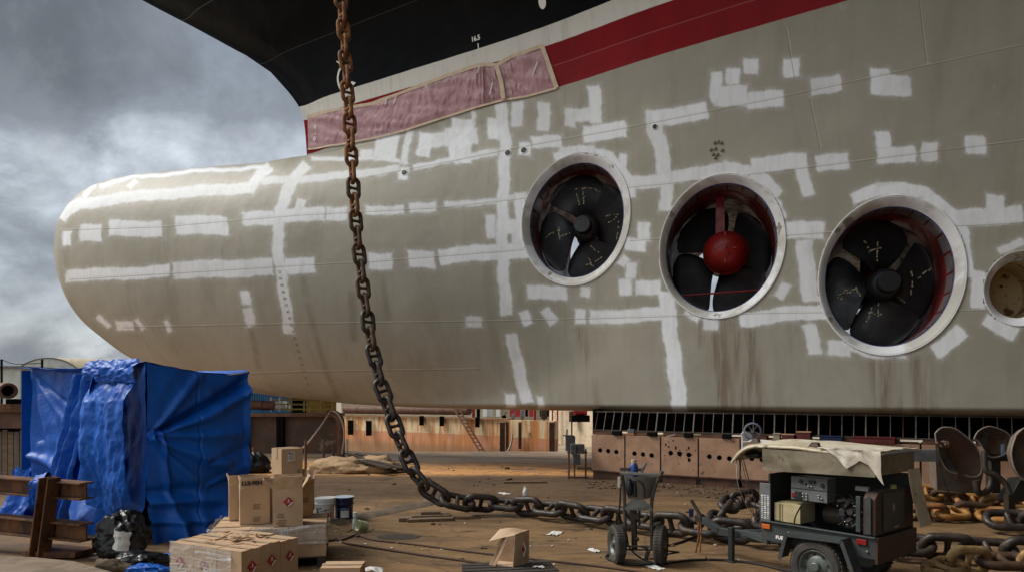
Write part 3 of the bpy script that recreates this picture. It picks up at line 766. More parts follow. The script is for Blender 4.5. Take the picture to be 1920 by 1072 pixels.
# ------------------------------------------------------------------ dock floor
def floor_material():
    m, t, b = newmat('dock_floor')
    p = t.pos(); v = t.scalev(p, (1, 1, 0)); X, Y, Z = t.sep(p)
    st = t.scalev(p, (.45, 1.5, 0))
    n1 = t.noise(v, .32, 6, .6, .3); n2 = t.noise(st, 1.3, 8, .64, .4); n3 = t.noise(v, 4.5, 8, .68); n4 = t.noise(v, 26, 5, .7); n5 = t.noise(st, 6.5, 7, .7, .6)
    c = t.mix(t.step(n1, .35, .65), (.160, .093, .041), (.220, .132, .060))
    c = t.mix(t.step(n2, .44, .68, 0, .7), c, (.070, .042, .022))
    c = t.mix(t.step(n3, .56, .72, 0, .45), c, (.27, .185, .105))
    c = t.mix(t.step(t.noise(t.scalev(p, (.3, 2.2, 0)), .9, 6, .6), .60, .72, 0, .6), c, (.26, .13, .05))
    c = t.mix(t.step(n5, .54, .66, 0, .65), c, (.070, .043, .024))
    c = t.mix(t.step(n5, .34, .44, .5, 0), c, (.27, .19, .105))
    # sandy rust and blasting grit swept up below the bow, pale grit beyond it
    r1 = t.math('MULTIPLY', t.step(t.math('ADD', Y, t.math('MULTIPLY_ADD', n2, 2.0, -1.0)), 16.6, 17.6), t.step(X, 3.2, 4.4, 1, 0))
    r1 = t.math('MULTIPLY', r1, t.step(n5, .60, .46, .25, 1.0))
    sand = t.mix(t.step(n3, .35, .7), (.74, .33, .095), (.62, .36, .16))
    c = t.mix(r1, c, sand)
    r2 = t.math('MULTIPLY', t.step(t.math('ADD', Y, t.math('MULTIPLY_ADD', n2, 2.4, -1.2)), 19.6, 20.8), t.step(X, 3.5, 5.2, 1, 0))
    c = t.mix(r2, c, t.mix(t.step(n2, .4, .62), (.58, .42, .29), (.42, .26, .16)))
    # hull's shadow painted into the floor colour as a dark belt before it
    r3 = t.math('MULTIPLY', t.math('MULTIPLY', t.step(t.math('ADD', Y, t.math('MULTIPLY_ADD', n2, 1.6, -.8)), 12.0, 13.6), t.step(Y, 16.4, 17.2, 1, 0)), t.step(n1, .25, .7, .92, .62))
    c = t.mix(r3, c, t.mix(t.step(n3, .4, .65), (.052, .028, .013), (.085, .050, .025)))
    crk = t.vor(t.warp(v, .35, 1.3), .42, 'DISTANCE_TO_EDGE')
    c = t.mix(t.step(crk, .003, .012, .35, 0), c, (.05, .035, .025))
    trk = t.math('MULTIPLY', t.step(t.math('ABSOLUTE', t.math('SUBTRACT', t.math('FRACT', t.math('MULTIPLY', t.math('ADD', Y, t.math('ADD', t.math('MULTIPLY', X, .16), t.math('MULTIPLY', n1, 1.6))), .55)), .5)), .05, .10, 1, 0), t.step(n2, .38, .6))
    c = t.mix(t.math('MULTIPLY', trk, .5), c, (.11, .07, .04))
    oil = t.step(t.noise(t.scalev(p, (.7, 1.5, 0)), .9, 7, .62, .8), .56, .66)
    c = t.mix(t.math('MULTIPLY', oil, .75), c, (.050, .038, .030))
    c = t.mix(1.0, c, t.mix(n4, (.66, .66, .66), (1.28, 1.28, 1.28)), 'MULTIPLY')
    t.put(b.inputs['Base Color'], c)
    t.put(b.inputs['Roughness'], t.fmix(oil, t.fmix(t.step(n2, .45, .65), .82, .6), .34)); b.inputs['Specular IOR Level'].default_value = .35
    hgt = t.math('ADD', t.math('MULTIPLY', n3, .8), t.math('ADD', t.math('MULTIPLY', n4, .35), n2))
    t.put(b.inputs['Normal'], t.bump(hgt, .5, .02))
    return m
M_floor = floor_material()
mb = MB()
def fl(u, v):
    x = -60+120*u; y = -10+80*v
    return Vector((x, y, 0))
mb.grid(2, 2, lambda u, v: Vector(((u-.5)*240, -120+v*144.2, 0)))
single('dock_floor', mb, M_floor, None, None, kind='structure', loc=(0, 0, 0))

mb = MB(); mb.grid(2, 2, lambda u, v: Vector(((u-.5)*3000, -600+v*3000, -2.2)))
single('quay_apron', mb, M('quay_concrete', (.36, .30, .22), (.26, .20, .14), .5, rough=.85, rand=False), None, None, kind='structure', loc=(0, 0, -2.2))
# unseen wall added behind and right of the viewer to shade the hull
ww = thing('added_shade_wall', 'tall dark unseen wall added to shade the right part of the hull', 'dock wall', tuple(SO+SN*24-SD*20))
M_ww = M('shade_wall_paint', (.075, .062, .05), (.05, .038, .03), .6, rough=.7, rand=False)
def wwbox(s0, s1, b0, b1, z0, z1, mb=None):
    mb = mb or MB(); P = [SO+SD*s+SN*b+Vector((0, 0, z0)) for s, b in ((s0, b0), (s1, b0), (s1, b1), (s0, b1))]; mb.prism(P, (0, 0, z1-z0)); return mb
part('wall_side', wwbox(WWS, -60, 20.9, 25, 0, WWH), M_ww, ww)
mb = MB()
for i in range(14): wwbox(WWS-.5-3.5*i, WWS-.7-3.5*i, 20.6, 20.88, 0, WWH-.3, mb)
part('wall_rib', mb, M_ww, ww)
part('wall_rail', wwbox(WWS, -60, 21.0, 21.1, WWH, WWH+1.0), M_ww, ww)
# ------------------------------------------------------------------ stud-link chains
def rust_chain(name, c1, c2, c3, rough=.6):
    return M(name, c1, c2, 6, .42, .6, c3=c3, s3=11, lo3=.56, hi3=.66, rough=rough, rough2=rough+.12, bump=.55, bscale=16, bdist=.012, metal=.15)
M_ch_or = rust_chain('chain_orange_rust', (.15, .062, .024), (.26, .115, .04), (.055, .035, .024), .75)
M_ch_br = rust_chain('chain_brown_rust', (.062, .037, .025), (.10, .052, .027), (.03, .024, .02), .62)
M_ch_dk = rust_chain('chain_dark_tar', (.026, .021, .018), (.046, .033, .025), (.09, .07, .055), .42)
M_ch_ye = rust_chain('chain_yellow_paint', (.34, .15, .035), (.40, .21, .065), (.085, .042, .02), .6)
M_ch_gd = rust_chain('chain_pale_gold', (.40, .27, .12), (.26, .14, .05), (.06, .035, .02), .55)
def link_mesh(d, seed=0):
    mb = MB(); r = 1.3*d; h = 1.2*d; pts = []
    for i in range(13): a = -math.pi/2+math.pi*i/12; pts.append((h+r*math.cos(a), r*math.sin(a), 0))
    for i in range(13): a = math.pi/2+math.pi*i/12; pts.append((-h+r*math.cos(a), r*math.sin(a), 0))
    q = []
    for i in range(len(pts)):
        q.append(pts[i])
        if i in (12, 25):
            a, b = Vector(pts[i]), Vector(pts[(i+1) % 26])
            for k in (1, 2, 3): q.append(tuple(a.lerp(b, k/4)))
    rnd_ = random.Random(seed)
    mb.tube(q, [d/2*(1+.05*rnd_.uniform(-1, 1)) for _ in q], 12, closed=True)
    mb.lathe([(d*.50, -r*1.02), (d*.40, -r*.62), (d*.33, -r*.25), (d*.33, r*.25), (d*.40, r*.62), (d*.50, r*1.02)], (0, 0, 0), (0, 1, 0), 12)
    me = mesh_of('chain_link', mb); b = bmesh.new(); b.from_mesh(me); bmesh.ops.recalc_face_normals(b, faces=b.faces); b.to_mesh(me); b.free()
    me.polygons.foreach_set('use_smooth', [True]*len(me.polygons)); return me
def resample(pts, step):
    out = [Vector(pts[0])]; acc = 0.0; i = 0; p = Vector(pts[0]); n = len(pts)
    while i < n-1:
        q = Vector(pts[i+1]); L = (q-p).length
        if acc+L >= step: p = p.lerp(q, (step-acc)/L); out.append(p.copy()); acc = 0.0
        else: acc += L; p = q; i += 1
    return out
def resample_var(pts, step):
    out = [Vector(pts[0])]
    for p in pts[1:]:
        while (p-out[-1]).length >= step(out[-1]): out.append(out[-1]+(p-out[-1]).normalized()*step(out[-1]))
    return out
def smooth_path(pts, k=8):
    P = [Vector(p) for p in pts]; out = []
    for i in range(len(P)-1):
        a, b, c, d_ = P[max(i-1, 0)], P[i], P[i+1], P[min(i+2, len(P)-1)]
        for j in range(k):
            t = j/k; out.append(.5*((2*b)+(c-a)*t+(2*a-5*b+4*c-d_)*t*t+(3*b-a-3*c+d_)*t**3))
    return out+[P[-1]]
def chain(name, label, pts, d, mats, roll=None, jit=6, group=None, cat='chain', seed=1, dz=None, pitch=4.0):
    """mats(i, n, p) -> material; roll(i, n, p) -> base roll in degrees of even links"""
    path = smooth_path(pts, 24)
    c = resample(path, d*pitch) if dz is None else resample_var(path, lambda p: dz(p)*pitch)
    r_ = random.Random(seed)
    root = thing(name, label, cat, tuple(c[-1] if c[-1].z < c[0].z else c[0]), group)
    base = ABS[root.name]; ms = {}
    up = Vector((.31, .95, 0))                 # reference: away from the viewer
    for i, p in enumerate(c):
        tan = (c[min(i+1, len(c)-1)]-c[max(i-1, 0)]).normalized()
        rf = up if abs(tan.z) > .5 else Vector((0, 0, 1))
        y = rf.cross(tan).normalized(); z = tan.cross(y)
        a = (roll(i, len(c), p) if roll else 0)+(90 if i % 2 else 0)+r_.uniform(-jit, jit)
        m = Matrix((tan, y, z)).transposed().to_4x4() @ Matrix.Rotation(R(a), 4, 'X') @ Matrix.Rotation(R(r_.uniform(-jit, jit)*.6), 4, 'Z')
        if dz: m = m @ Matrix.Scale(dz(p)/d, 4)
        m.translation = p-base
        mat = mats(i, len(c), p); k = (mat.name, r_.randrange(2))
        if k not in ms:
            me = link_mesh(d, k[1]); me.materials.append(mat); ms[k] = me
        o = bpy.data.objects.new('chain_link', ms[k]); COL.objects.link(o); o.parent = root; o.matrix_local = m
    return root, c
def gpt(x, y, z): p = gp(x, y); return Vector((p.x, p.y, z))
hang = [at(638, -30, 12.6), at(640, 0, 12.55), at(645, 70, 12.5), at(650, 150, 12.4), at(655, 230, 12.3), at(660, 310, 12.2), at(666, 400, 12.1), at(676, 500, 12.0), at(688, 590, 11.9), at(702, 670, 11.75), at(719, 735, 11.65), at(741, 800, 11.5), at(765, 860, 11.35), at(790, 902, 11.25), at(822, 928, 11.2), at(858, 940, 11.15)]
grd = [(930, 965), (1010, 973), (1090, 983), (1180, 996), (1290, 1011), (1390, 1022), (1480, 1030)]
pts = hang+[gpt(x, y, .19) for x, y in grd]+[Vector((3.95, 8.85, .2)), Vector((4.85, 8.2, .2)), Vector((6.4, 7.75, .2))]
def mt(i, n, p):
    z = p.z+.9*math.sin(i*2.3)+.5*math.sin(i*5.1)
    if p.z > 4.0 and z > 5.6: return M_ch_or
    if p.z > 2.2 and z > 2.8: return M_ch_br
    return M_ch_dk
anchor_chain, cpts = chain('anchor_chain', 'long heavy stud link chain hanging before the bow, rusty above, black along the floor', pts, .081, mt, roll=lambda i, n, p: 38 if p.z > .5 else 24, seed=4, dz=lambda p: .076 if p.z > 4 else .076+.010*(4-p.z)/4 if p.z > .6 else .104, jit=9)
sh = MB(); top = cpts[0]; M_shk = M('red_shackle_paint', (.16, .012, .012), (.08, .02, .015), 5, rough=.4)
sh.tube([top+Vector((-.02, 0, .0)), top+Vector((-.03, 0, .35)), top+Vector((-.03, 0, 6))], .10, 12)
part('hoist_sling', sh, M_shk, anchor_chain, smooth=40)

def pile(name, label, cx, cy, z0, n, L, W, d, mats, seed, group=None, Hh=.25, ang=0.0):
    r_ = random.Random(seed); root = thing(name, label, 'chain', (cx, cy, 0), group); ms = {}
    for i in range(n):
        u = (i+.5)/n; row = i % 3
        x = (u-.5)*L+r_.uniform(-.1, .1); y = (row-1)*W*.33+r_.uniform(-.06, .06)
        z = z0+d*.6+ (Hh*.5 if row == 1 else 0)*r_.uniform(.3, 1)
        flat = r_.random() < .65
        m = Matrix.Translation((x*math.cos(ang)-y*math.sin(ang), x*math.sin(ang)+y*math.cos(ang), z if flat else max(z, z0+d*1.55))) @ Euler((R(r_.uniform(-20, 20)) if flat else R(70+r_.uniform(-15, 15)), R(r_.uniform(-10, 10)), ang+R(r_.choice((0, 0, 20, -25, 70))+r_.uniform(-18, 18)))).to_matrix().to_4x4()
        mat = mats(i, n, None); k = (mat.name, r_.randrange(2))
        if k not in ms:
            me = link_mesh(d, k[1]); me.materials.append(mat); ms[k] = me
        o = bpy.data.objects.new('chain_link', ms[k]); COL.objects.link(o); o.parent = root; o.matrix_local = m
    return root
g_ = 'spare chains heaped on the dock floor'
def vv(*p): return [Vector(q) for q in p]
zz_ = lambda p: p
yl = lambda i, n, p: (M_ch_ye, M_ch_or, M_ch_ye, M_ch_br)[i % 4] if i % 5 else M_ch_gd
def gq(x, y, z=.14): p = gp(x, y); return Vector((p.x, p.y, z))
chain('spare_chain', 'front strand of the rusty orange chain behind the generator trailer', [gq(1690, 972), gq(1760, 978), gq(1830, 975), gq(1900, 985), gq(1990, 988)], .098, yl, roll=lambda i, n, p: 30, jit=16, group=g_, seed=11, pitch=3.9)
chain('spare_chain', 'back strand of the rusty orange chain behind the generator trailer', [gq(1680, 955, .17), gq(1740, 950, .26), gq(1800, 957, .2), gq(1880, 960, .18), gq(1990, 964, .16)], .098, yl, roll=lambda i, n, p: 40, jit=18, group=g_, seed=14, pitch=3.9)
chain('spare_chain', 'dark chain bundle lying behind the trailer tongue', [gq(1345, 992), gq(1375, 975, .3), gq(1420, 972, .3), gq(1450, 985, .2), gq(1420, 1002, .16), gq(1370, 1008, .16)], .095, lambda i, n, p: M_ch_dk, roll=lambda i, n, p: 20, jit=22, group=g_, seed=5)
gd = lambda i, n, p: M_ch_gd if i % 4 != 2 else M_ch_br
chain('spare_chain', 'pale gold rusty chain in the lower right corner in front of the black one', [gq(1772, 1092, .16), gq(1830, 1083, .2), gq(1890, 1086, .2), gq(1980, 1096, .2)], .098, gd, roll=lambda i, n, p: 18, jit=14, group=g_, seed=8)
chain('spare_chain', 'big black chain links lying apart at the right edge', [gq(1892, 1000, .2), gq(1940, 1002, .22), gq(2040, 1012, .2)], .112, lambda i, n, p: M_ch_dk, roll=lambda i, n, p: 35, jit=10, group=g_, seed=9)
for k_, z_ in enumerate((.42, .62, .82)):
    chain('spare_chain', ('lowest', 'middle', 'topmost')[k_]+' row of rusty chain stacked between the keel blocks and the steel hood', vv((8.35, 14.6, z_), (8.9, 14.4, z_+.03), (9.6, 14.2, z_)), .085, yl, roll=lambda i, n, p: 15, jit=14, group=g_, seed=20+k_)
# ------------------------------------------------------------------ blue tarpaulin shelter
def tarp_material():
    m, t, b = newmat('blue_tarp')
    p = t.coords(False)
    n1 = t.noise(p, 1.1, 4, .6); n2 = t.noise(p, 7, 6, .65, .6); vr = t.noise(p, 9, 7, .7, 2.2); vr2 = t.vor(t.warp(p, .25, 2.0), 4.5); vr3 = t.vor(t.warp(p, .16, 4.0), 11)
    c = t.mix(t.step(n1, .3, .7), (.002, .062, .33), (.004, .10, .46))
    c = t.mix(t.step(n2, .55, .75, 0, .35), c, (.04, .15, .38))
    t.put(b.inputs['Base Color'], c)
    t.put(b.inputs['Roughness'], t.fmix(n2, .36, .58)); b.inputs['Specular IOR Level'].default_value = .3
    cr = t.attr('crumple')
    crk = t.math('ADD', t.math('MULTIPLY', vr2, 1.6), t.math('MULTIPLY', vr3, .55))
    fine = t.math('ADD', t.math('MULTIPLY', crk, t.math('MULTIPLY_ADD', cr, .5, .10)), t.math('MULTIPLY', n2, .12))
    t.put(b.inputs['Normal'], t.bump(fine, .7, .05))
    return m
M_tarp = tarp_material()
C1 = Vector((-4.95, 9.24, 0)); RR = Vector((-4.05, 10.45, 0)); LL = Vector((-8.0, 11.1, 0)); BB = LL+RR-C1
nR = (RR-C1).normalized().cross(Vector((0, 0, 1))).normalized(); nL = (C1-LL).normalized().cross(Vector((0, 0, 1))).normalized()
shel = thing('tarp_shelter', 'boxy work shelter wrapped in wrinkled blue tarpaulin with a hanging door flap', 'tarp shelter', tuple((C1+BB)/2))
def ridge(u, v, u0, v0, u1, v1, w, a):
    dx, dy = u1-u0, v1-v0; L2 = dx*dx+dy*dy; t = ((u-u0)*dx+(v-v0)*dy)/L2
    tc = min(max(t, 0), 1); d = math.hypot(u-u0-dx*tc, v-v0-dy*tc); s = ((u-u0)*dy-(v-v0)*dx)
    ww = w*(.45+.9*tc)
    return a*math.exp(-(d/ww)**2)*(1.0 if tc < .98 else .8)
def nz(x, y, z=0.0): return mnoise.noise(Vector((x, y, z)))
def tarp_panel(name, fn, nu, nv, crump=0.3, th=.006):
    mb = MB(); mb.sheet(nu, nv, fn, th)
    o = part(name, mb, M_tarp, shel, smooth=75)
    a = o.data.attributes.new('crumple', 'FLOAT', 'POINT'); n = len(o.data.vertices)
    a.data.foreach_set('value', [crump]*n); return o
zC, zR, zL = 2.44, 2.31, 2.43
def ztr(u): return zC*(1-u)+zR*u-.05*math.sin(math.pi*u)+.022*nz(u*6, 3, 7)+.05*max(0, u-.93)/.07
def ztl(u): return zC*(1-u)+zL*u-.05*math.sin(math.pi*u)+.03*nz(u*9, 5, 8)
def right_wall(u, v):        # u: corner -> right, v: foot -> top
    p = C1.lerp(RR, u); z = ztr(u)*v
    d = .03*nz(u*3, v*3, 1)+.012*nz(u*9, v*9, 2)
    for (a, b, c, e, w, h) in ((.02, .60, 1.0, .95, .035, -.10), (.02, .60, 1.0, .88, .03, .06), (.02, .60, .9, .62, .03, .035), (.02, .58, .75, .42, .04, .06), (.02, .58, .5, .28, .035, .05), (.03, .60, .5, 1.0, .03, .04), (.0, .28, 1, .30, .05, -.035), (.0, .22, 1, .20, .04, .05), (.45, 0, .47, 1, .01, -.015), (.1, .62, .25, .05, .03, .04), (0, .12, 1, .06, .03, .04), (.55, .45, 1, .52, .03, -.03), (.55, .30, 1, .40, .03, .03), (.02, .60, .7, .75, .02, .03)):
        d += 1.5*ridge(u, v, a, b, c, e, w, h)
    d += .07*math.sin(math.pi*u)*math.sin(math.pi*v)+.02
    foot = .20*max(0, .2-v)/.2*(1+1.5*nz(u*6, 0, 4))+.05*math.sin(u*14)*max(0, .5-v)+.09*max(0, u-.94)/.06*v; bulge = .0
    return p+nR*(d+foot+bulge)+Vector((0, 0, z+.012*nz(u*8, v*5, 9)*v))
tarp_panel('right_wall_tarp', right_wall, 110, 130, .12)
def left_wall(u, v):         # u: corner C1 -> far left
    p = C1.lerp(LL, u); z = ztl(u)*v
    d = .04*nz(u*6, v*3, 11)+.02*nz(u*16, v*9, 12)
    for k in range(6):
        a = R(-22-13*k); d += ridge(u*1.5, v, 1.46, .96, 1.46+math.cos(math.pi-a)*1.1, .96+math.sin(a)*1.1, .022+.006*k, .05*(1 if k % 2 else -.8))
    d += ridge(u, v, .97, .42, .70, .36, .04, .08)+ridge(u, v, .9, .5, .75, .1, .04, .05)
    foot = .25*max(0, .2-v)/.2*(1+nz(u*9, 0, 14))
    return p+nL*(d+foot-.16*min(u/.2, 1))+Vector((0, 0, z))
tarp_panel('left_wall_tarp', left_wall, 150, 120, .25)
def back_wall(u, v): p = LL.lerp(BB, u); return p+Vector((0, 0, v*2.4))-nL*.02
tarp_panel('back_wall_tarp', back_wall, 12, 12, .2)
def far_wall(u, v): p = BB.lerp(RR, u); return p+Vector((0, 0, v*(2.4*(1-u)+2.3*u)))
tarp_panel('far_wall_tarp', far_wall, 12, 12, .2)
def roof(u, v):
    p = C1.lerp(LL, u).lerp(RR.lerp(BB, u), v); z = ztl(u)*(1-v)+(zR*(1-u)+2.4*u)*v+(ztr(v)-(zC*(1-v)+zR*v))*(1-u)
    return p+Vector((0, 0, z+.01-.10*math.sin(math.pi*u)*math.sin(math.pi*v)+.02*nz(u*9, v*7, 3)))+ (nL*.03*(1-v)+nR*.02*(1-u))
tarp_panel('roof_tarp', roof, 60, 40, .5)
# roller flap over the doorway, crumpled sheet hanging below it
def vt(u): return .36*u        # door spans the first third of the left face
def valance(u, v):
    p = C1.lerp(LL, vt(u)-.004); z = zC+.05-.33*(1-v)*(1+.18*nz(u*5, 0, 21)-.12*u)
    return p+nL*(.10+.06*math.sin(math.pi*v)+.03*nz(u*9, v*4, 22)+.02*nz(u*20, v*11, 24)+.05*(1-v))+Vector((0, 0, z+.02*nz(u*6, v*3, 23)))
tarp_panel('door_valance', valance, 70, 24, .7)
def sheet_(u, v):
    x = .02+.29*u*(1-.12*(1-v)); lower = .33+.10*nz(u*3, 0, 31)+.30*(max(0, .55-abs(u-.62))/.55 < .3)*0
    lo = .36+.28*abs(u-.55)**1.5*2-.25*(u > .9)*0
    p = C1.lerp(LL, x+ .06*(1-v)*(u)); z = lo+(2.16-lo)*v
    d = .16+.12*math.sin(v*2.6)+.06*nz(u*5, v*3, 32)+.022*nz(u*13, v*10, 33)+.006*nz(u*30, v*24, 34)
    d += .08*math.sin(u*9)*.5*(1-.6*v)-.10*max(0, v-.85)/.15
    return p+nL*d+Vector((0, 0, z+.03*nz(u*7, v*7, 35)))
tarp_panel('door_sheet', sheet_, 110, 120, .7)
def drape(u, v):
    x = .27+.15*u+.22*(1-v)*(.6+.4*u); lo = .02
    p = C1.lerp(LL, x); z = lo+(2.3-lo)*v
    d = .12+.10*math.sin(u*13+v*2)*(1-.35*v)+.06*math.sin(u*23+1.3*v)*(1-v)+.03*nz(u*6, v*9, 41)+.015*nz(u*20, v*16, 43)+.18*(1-v)
    return p+nL*d+Vector((0, 0, z))
tarp_panel('door_drape', drape, 100, 110, .8)
def skirt(u, v):
    p = C1.lerp(LL, .74+.24*u); z = .02+(.80+.15*nz(u*4, 0, 52))*v
    return p+nL*(.16+.10*math.sin(u*12)*(1-v*.6)+.30*(1-v)**2+.03*nz(u*12, v*9, 51))+Vector((0, 0, z))
tarp_panel('loose_skirt', skirt, 50, 40, .9)

# ------------------------------------------------------------------ rusty steel trestle
M_beam = M('rusty_beam', (.065, .028, .014), (.15, .062, .022), 5, .4, .62, c3=(.028, .017, .012), s3=8, lo3=.55, hi3=.66, rough=.8, bump=.5, bscale=18, stretch=(1, 1, .5))
tr = thing('steel_trestle', 'rusty double rail trestle of steel sections in front of the blue shelter', 'trestle', tuple(gp(92, 1044)))
u0 = gp(92, 1044); rail = Vector((.955, -.297, 0)); out = Vector((-.297, -.955, 0))
def ibeam(a, b, h=.20, w=.20, t=.022):
    mb = MB(); z = Vector((0, 0, 1)); a, b = Vector(a), Vector(b)
    mb.bar(a, b, t, h-2*t); mb.bar(a+z*(h/2-t/2), b+z*(h/2-t/2), w, t); mb.bar(a-z*(h/2-t/2), b-z*(h/2-t/2), w, t)
    return mb
for zc in (.86, .36):
    a = u0-rail*1.9+Vector((0, 0, zc+.02)); b = u0+rail*.58+Vector((0, 0, zc-.02))
    part('rail_beam', ibeam(a-out*.02, b-out*.02, .21 if zc > .5 else .22), M_beam, tr, bevel=.004)
up_ = MB(); top_ = u0+rail*.14+Vector((0, 0, 1.0)); bot_ = u0-rail*.06
for off in (-.07, .07): up_.bar(bot_+out*.10+rail*(off+.02), top_+out*.10+rail*off, .02, .17, up=out)
up_.bar(bot_+out*.02+rail*.02, top_+out*.02, .02, .14, up=rail)
part('upright', up_, M_beam, tr, bevel=.004)
st_ = MB(); st_.prism([u0+rail*.06+out*.12+Vector((0, 0, .02)), u0+rail*.42+out*.0+Vector((0, 0, .02)), u0+rail*.42-out*.3+Vector((0, 0, .02)), u0-rail*.3-out*.3+Vector((0, 0, .02)), u0-rail*.3+out*.12+Vector((0, 0, .02))], (0, 0, .07)); part('base_plate', st_, M_beam, tr, bevel=.004)
# blue rag knotted over the top rail
mb = MB(); rc = u0+rail*-.03+Vector((0, 0, .88))
def rag(u, v):
    a = 2*math.pi*u; rr_ = .13+.02*math.sin(5*a)+.02*nz(u*6, v*5, 61)
    return rc-rail*(.18*v-.02)+Vector((0, 0, .02-.05*v))+out*(math.cos(a)*rr_*.9)+Vector((0, 0, 1))*(math.sin(a)*rr_*1.05)+Vector((0, 0, -.06*v*nz(u*3, v*2, 62)))
mb.grid(40, 24, rag)
def tail(u, v): return rc-rail*(.14*u-.02)+out*(.13+.02*math.sin(u*14)+.02*nz(u*5, v*5, 65))+Vector((0, 0, .02-.20*v-.05*u))
mb.sheet(20, 16, tail, .004)
rg = single('rag', mb, M_tarp, 'blue tarpaulin rag knotted around the upper rail of the rusty trestle', 'rag', smooth=70)
a = rg.data.attributes.new('crumple', 'FLOAT', 'POINT'); a.data.foreach_set('value', [1.0]*len(rg.data.vertices))

# ------------------------------------------------------------------ bin bag, tarp scraps, floor plates
def bag_material():
    m, t, b = newmat('black_plastic'); p = t.coords(False)
    b.inputs['Base Color'].default_value = (.005, .005, .006, 1); b.inputs['Roughness'].default_value = .3; b.inputs['Specular IOR Level'].default_value = .4
    h = t.math('ADD', t.noise(p, 6, 5, .6, 1.5), t.math('MULTIPLY', t.vor(p, 14, 'DISTANCE_TO_EDGE'), .6)); t.put(b.inputs['Normal'], t.bump(h, .4, .03)); return m
M_bag = bag_material()
def lump(c, r, seed, nu=48, nv=30, k=.28, fl=0.0):
    mb = MB(); c = Vector(c)
    def fn(u, v):
        a = 2*math.pi*u; p = math.pi*(v-.5)
        d = Vector((math.cos(a)*math.cos(p), math.sin(a)*math.cos(p), math.sin(p)))
        q = 1+k*nz(d.x*1.7+seed, d.y*1.7, d.z*1.7)+k*.5*nz(d.x*5+seed, d.y*5, d.z*5)+k*.25*abs(nz(d.x*11+seed, d.y*11, d.z*8))
        w_ = Vector((d.x*r[0], d.y*r[1], d.z*r[2]))*q
        return Vector((c.x+w_.x, c.y+w_.y, max(c.z+w_.z, fl)))
    mb.grid(nu, nv, fn); return mb
bp = gp(228, 1040)
bg_ = thing('bin_bag', 'shiny black bin bag with a torn white paper label slumped by the shelter', 'bin bag', (bp.x, bp.y, 0))
mb = lump((bp.x, bp.y, .24), (.31, .27, .29), 3.3, 70, 44, .24, .012); mb2 = lump((bp.x+.06, bp.y-.15, .15), (.27, .19, .19), 6.1, 40, 26, .22, .012); mb.add(mb2.v, mb2.f)
part('bag_body', mb, M_bag, bg_, smooth=80)
M_paper = M('paper_white', (.62, .60, .56), (.5, .48, .44), 6, rough=.8)
pm = MB(); pc = Vector((bp.x+.15, bp.y-.27, .27))
def pap(u, v): return pc+Vector(((u-.5)*.20+.02*nz(u*4, v*4, 71), -.10+.08*(u-.5)**2*4+.05*(v), (v-.5)*.22+.02*nz(u*5, v*3, 72)-.04*u))
pm.sheet(10, 10, pap, .003); lb = part('paper_label', pm, M_paper, bg_, smooth=60)
tm = MB(); add_text(tm, 'A M', .05, plane_T(pc+Vector((.02, -.115, .02)), (1, .05, -.12), (.1, .4, 1))); part('print', tm, M_dark, bg_)
x_ = gp(262, 1062); mb = lump((x_.x, x_.y, .07), (.30, .22, .10), 9.1, 44, 20, .5, .012)
single('plastic_scrap', mb, M_bag, 'crumpled black plastic scrap lying in front of the bin bag', 'plastic scrap', smooth=80)
def scrap(name, c, r, seed, label):
    mb = lump(c, r, seed, 44, 20, .5, .012); o = single(name, mb, M_tarp, label, 'tarp scrap', 'loose blue tarp scraps', smooth=80)
    a = o.data.attributes.new('crumple', 'FLOAT', 'POINT'); a.data.foreach_set('value', [1.0]*len(o.data.vertices))
x_ = gp(300, 1068); scrap('tarp_scrap', (x_.x-.12, x_.y-.12, .04), (.24, .12, .05), 13, 'small blue tarp scrap under the black plastic')
x_ = gp(316, 1050); scrap('tarp_scrap', (x_.x, x_.y, .04), (.12, .08, .05), 17, 'tiny blue tarp scrap beside the shrink wrapped boxes')
M_plate = M('dusty_plate', (.21, .155, .105), (.14, .10, .066), 2.5, c3=(.08, .055, .038), s3=6, lo3=.6, hi3=.68, rough=.75, bump=.25)
mb = MB(); P = [gp(-60, 1040, .10), gp(60, 1043, .10), gp(140, 1051, .10), gp(262, 1086, .10), gp(262, 1200, .10), gp(-120, 1200, .10)]
mb.prism(P, (0, 0, -.095)); single('deck_plate', mb, M_plate, 'wide dusty steel plate lying in the lower left corner', 'steel plate', bevel=.006)
mb = lump(gp(205, 1066, .05), (.22, .10, .10), 23, 40, 20, .35, .0); single('stone', mb, M('brown_stone', (.12, .085, .055), (.06, .045, .03), 6, rough=.9, bump=.6), 'rounded brown lump of stone at the edge of the steel plate', 'stone', smooth=70)
# ------------------------------------------------------------------ cartons, pallets, buckets
def card_material(name, c1, c2):
    m, t, b = newmat(name); p = t.coords()
    c = t.mix(t.step(t.noise(p, 3, 6, .6), .35, .7), c1, c2)
    c = t.mix(t.step(t.noise(p, 9, 6, .7), .62, .75, 0, .5), c, tuple(k*.55 for k in c1))
    t.put(b.inputs['Base Color'], c); b.inputs['Roughness'].default_value = .75; b.inputs['Specular IOR Level'].default_value = .25
    t.put(b.inputs['Normal'], t.bump(t.math('ADD', t.noise(p, 4, 4, .6), t.math('MULTIPLY', t.noise(t.scalev(p, (60, 60, 3)), 3, 3, .6), .15)), .35, .015)); return m
M_card = card_material('cardboard', (.40, .265, .16), (.47, .32, .20))
M_card2 = card_material('cardboard_inside', (.48, .34, .22), (.55, .40, .27))
M_ink = M('box_ink', (.055, .035, .025), rough=.8)
M_red = M('red_hazard_ink', (.30, .014, .022), rough=.6)
M_ltape = M('clear_tape', (.46, .35, .24), rough=.25)
WIGH = 0.0
def wob(p, k, s=0.0): return Vector((nz(p.x*3+s, p.y*3, p.z*3)*k, nz(p.x*3, p.y*3+9+s, p.z*3)*k, nz(p.x*3, p.y*3, p.z*3+19+s)*k))
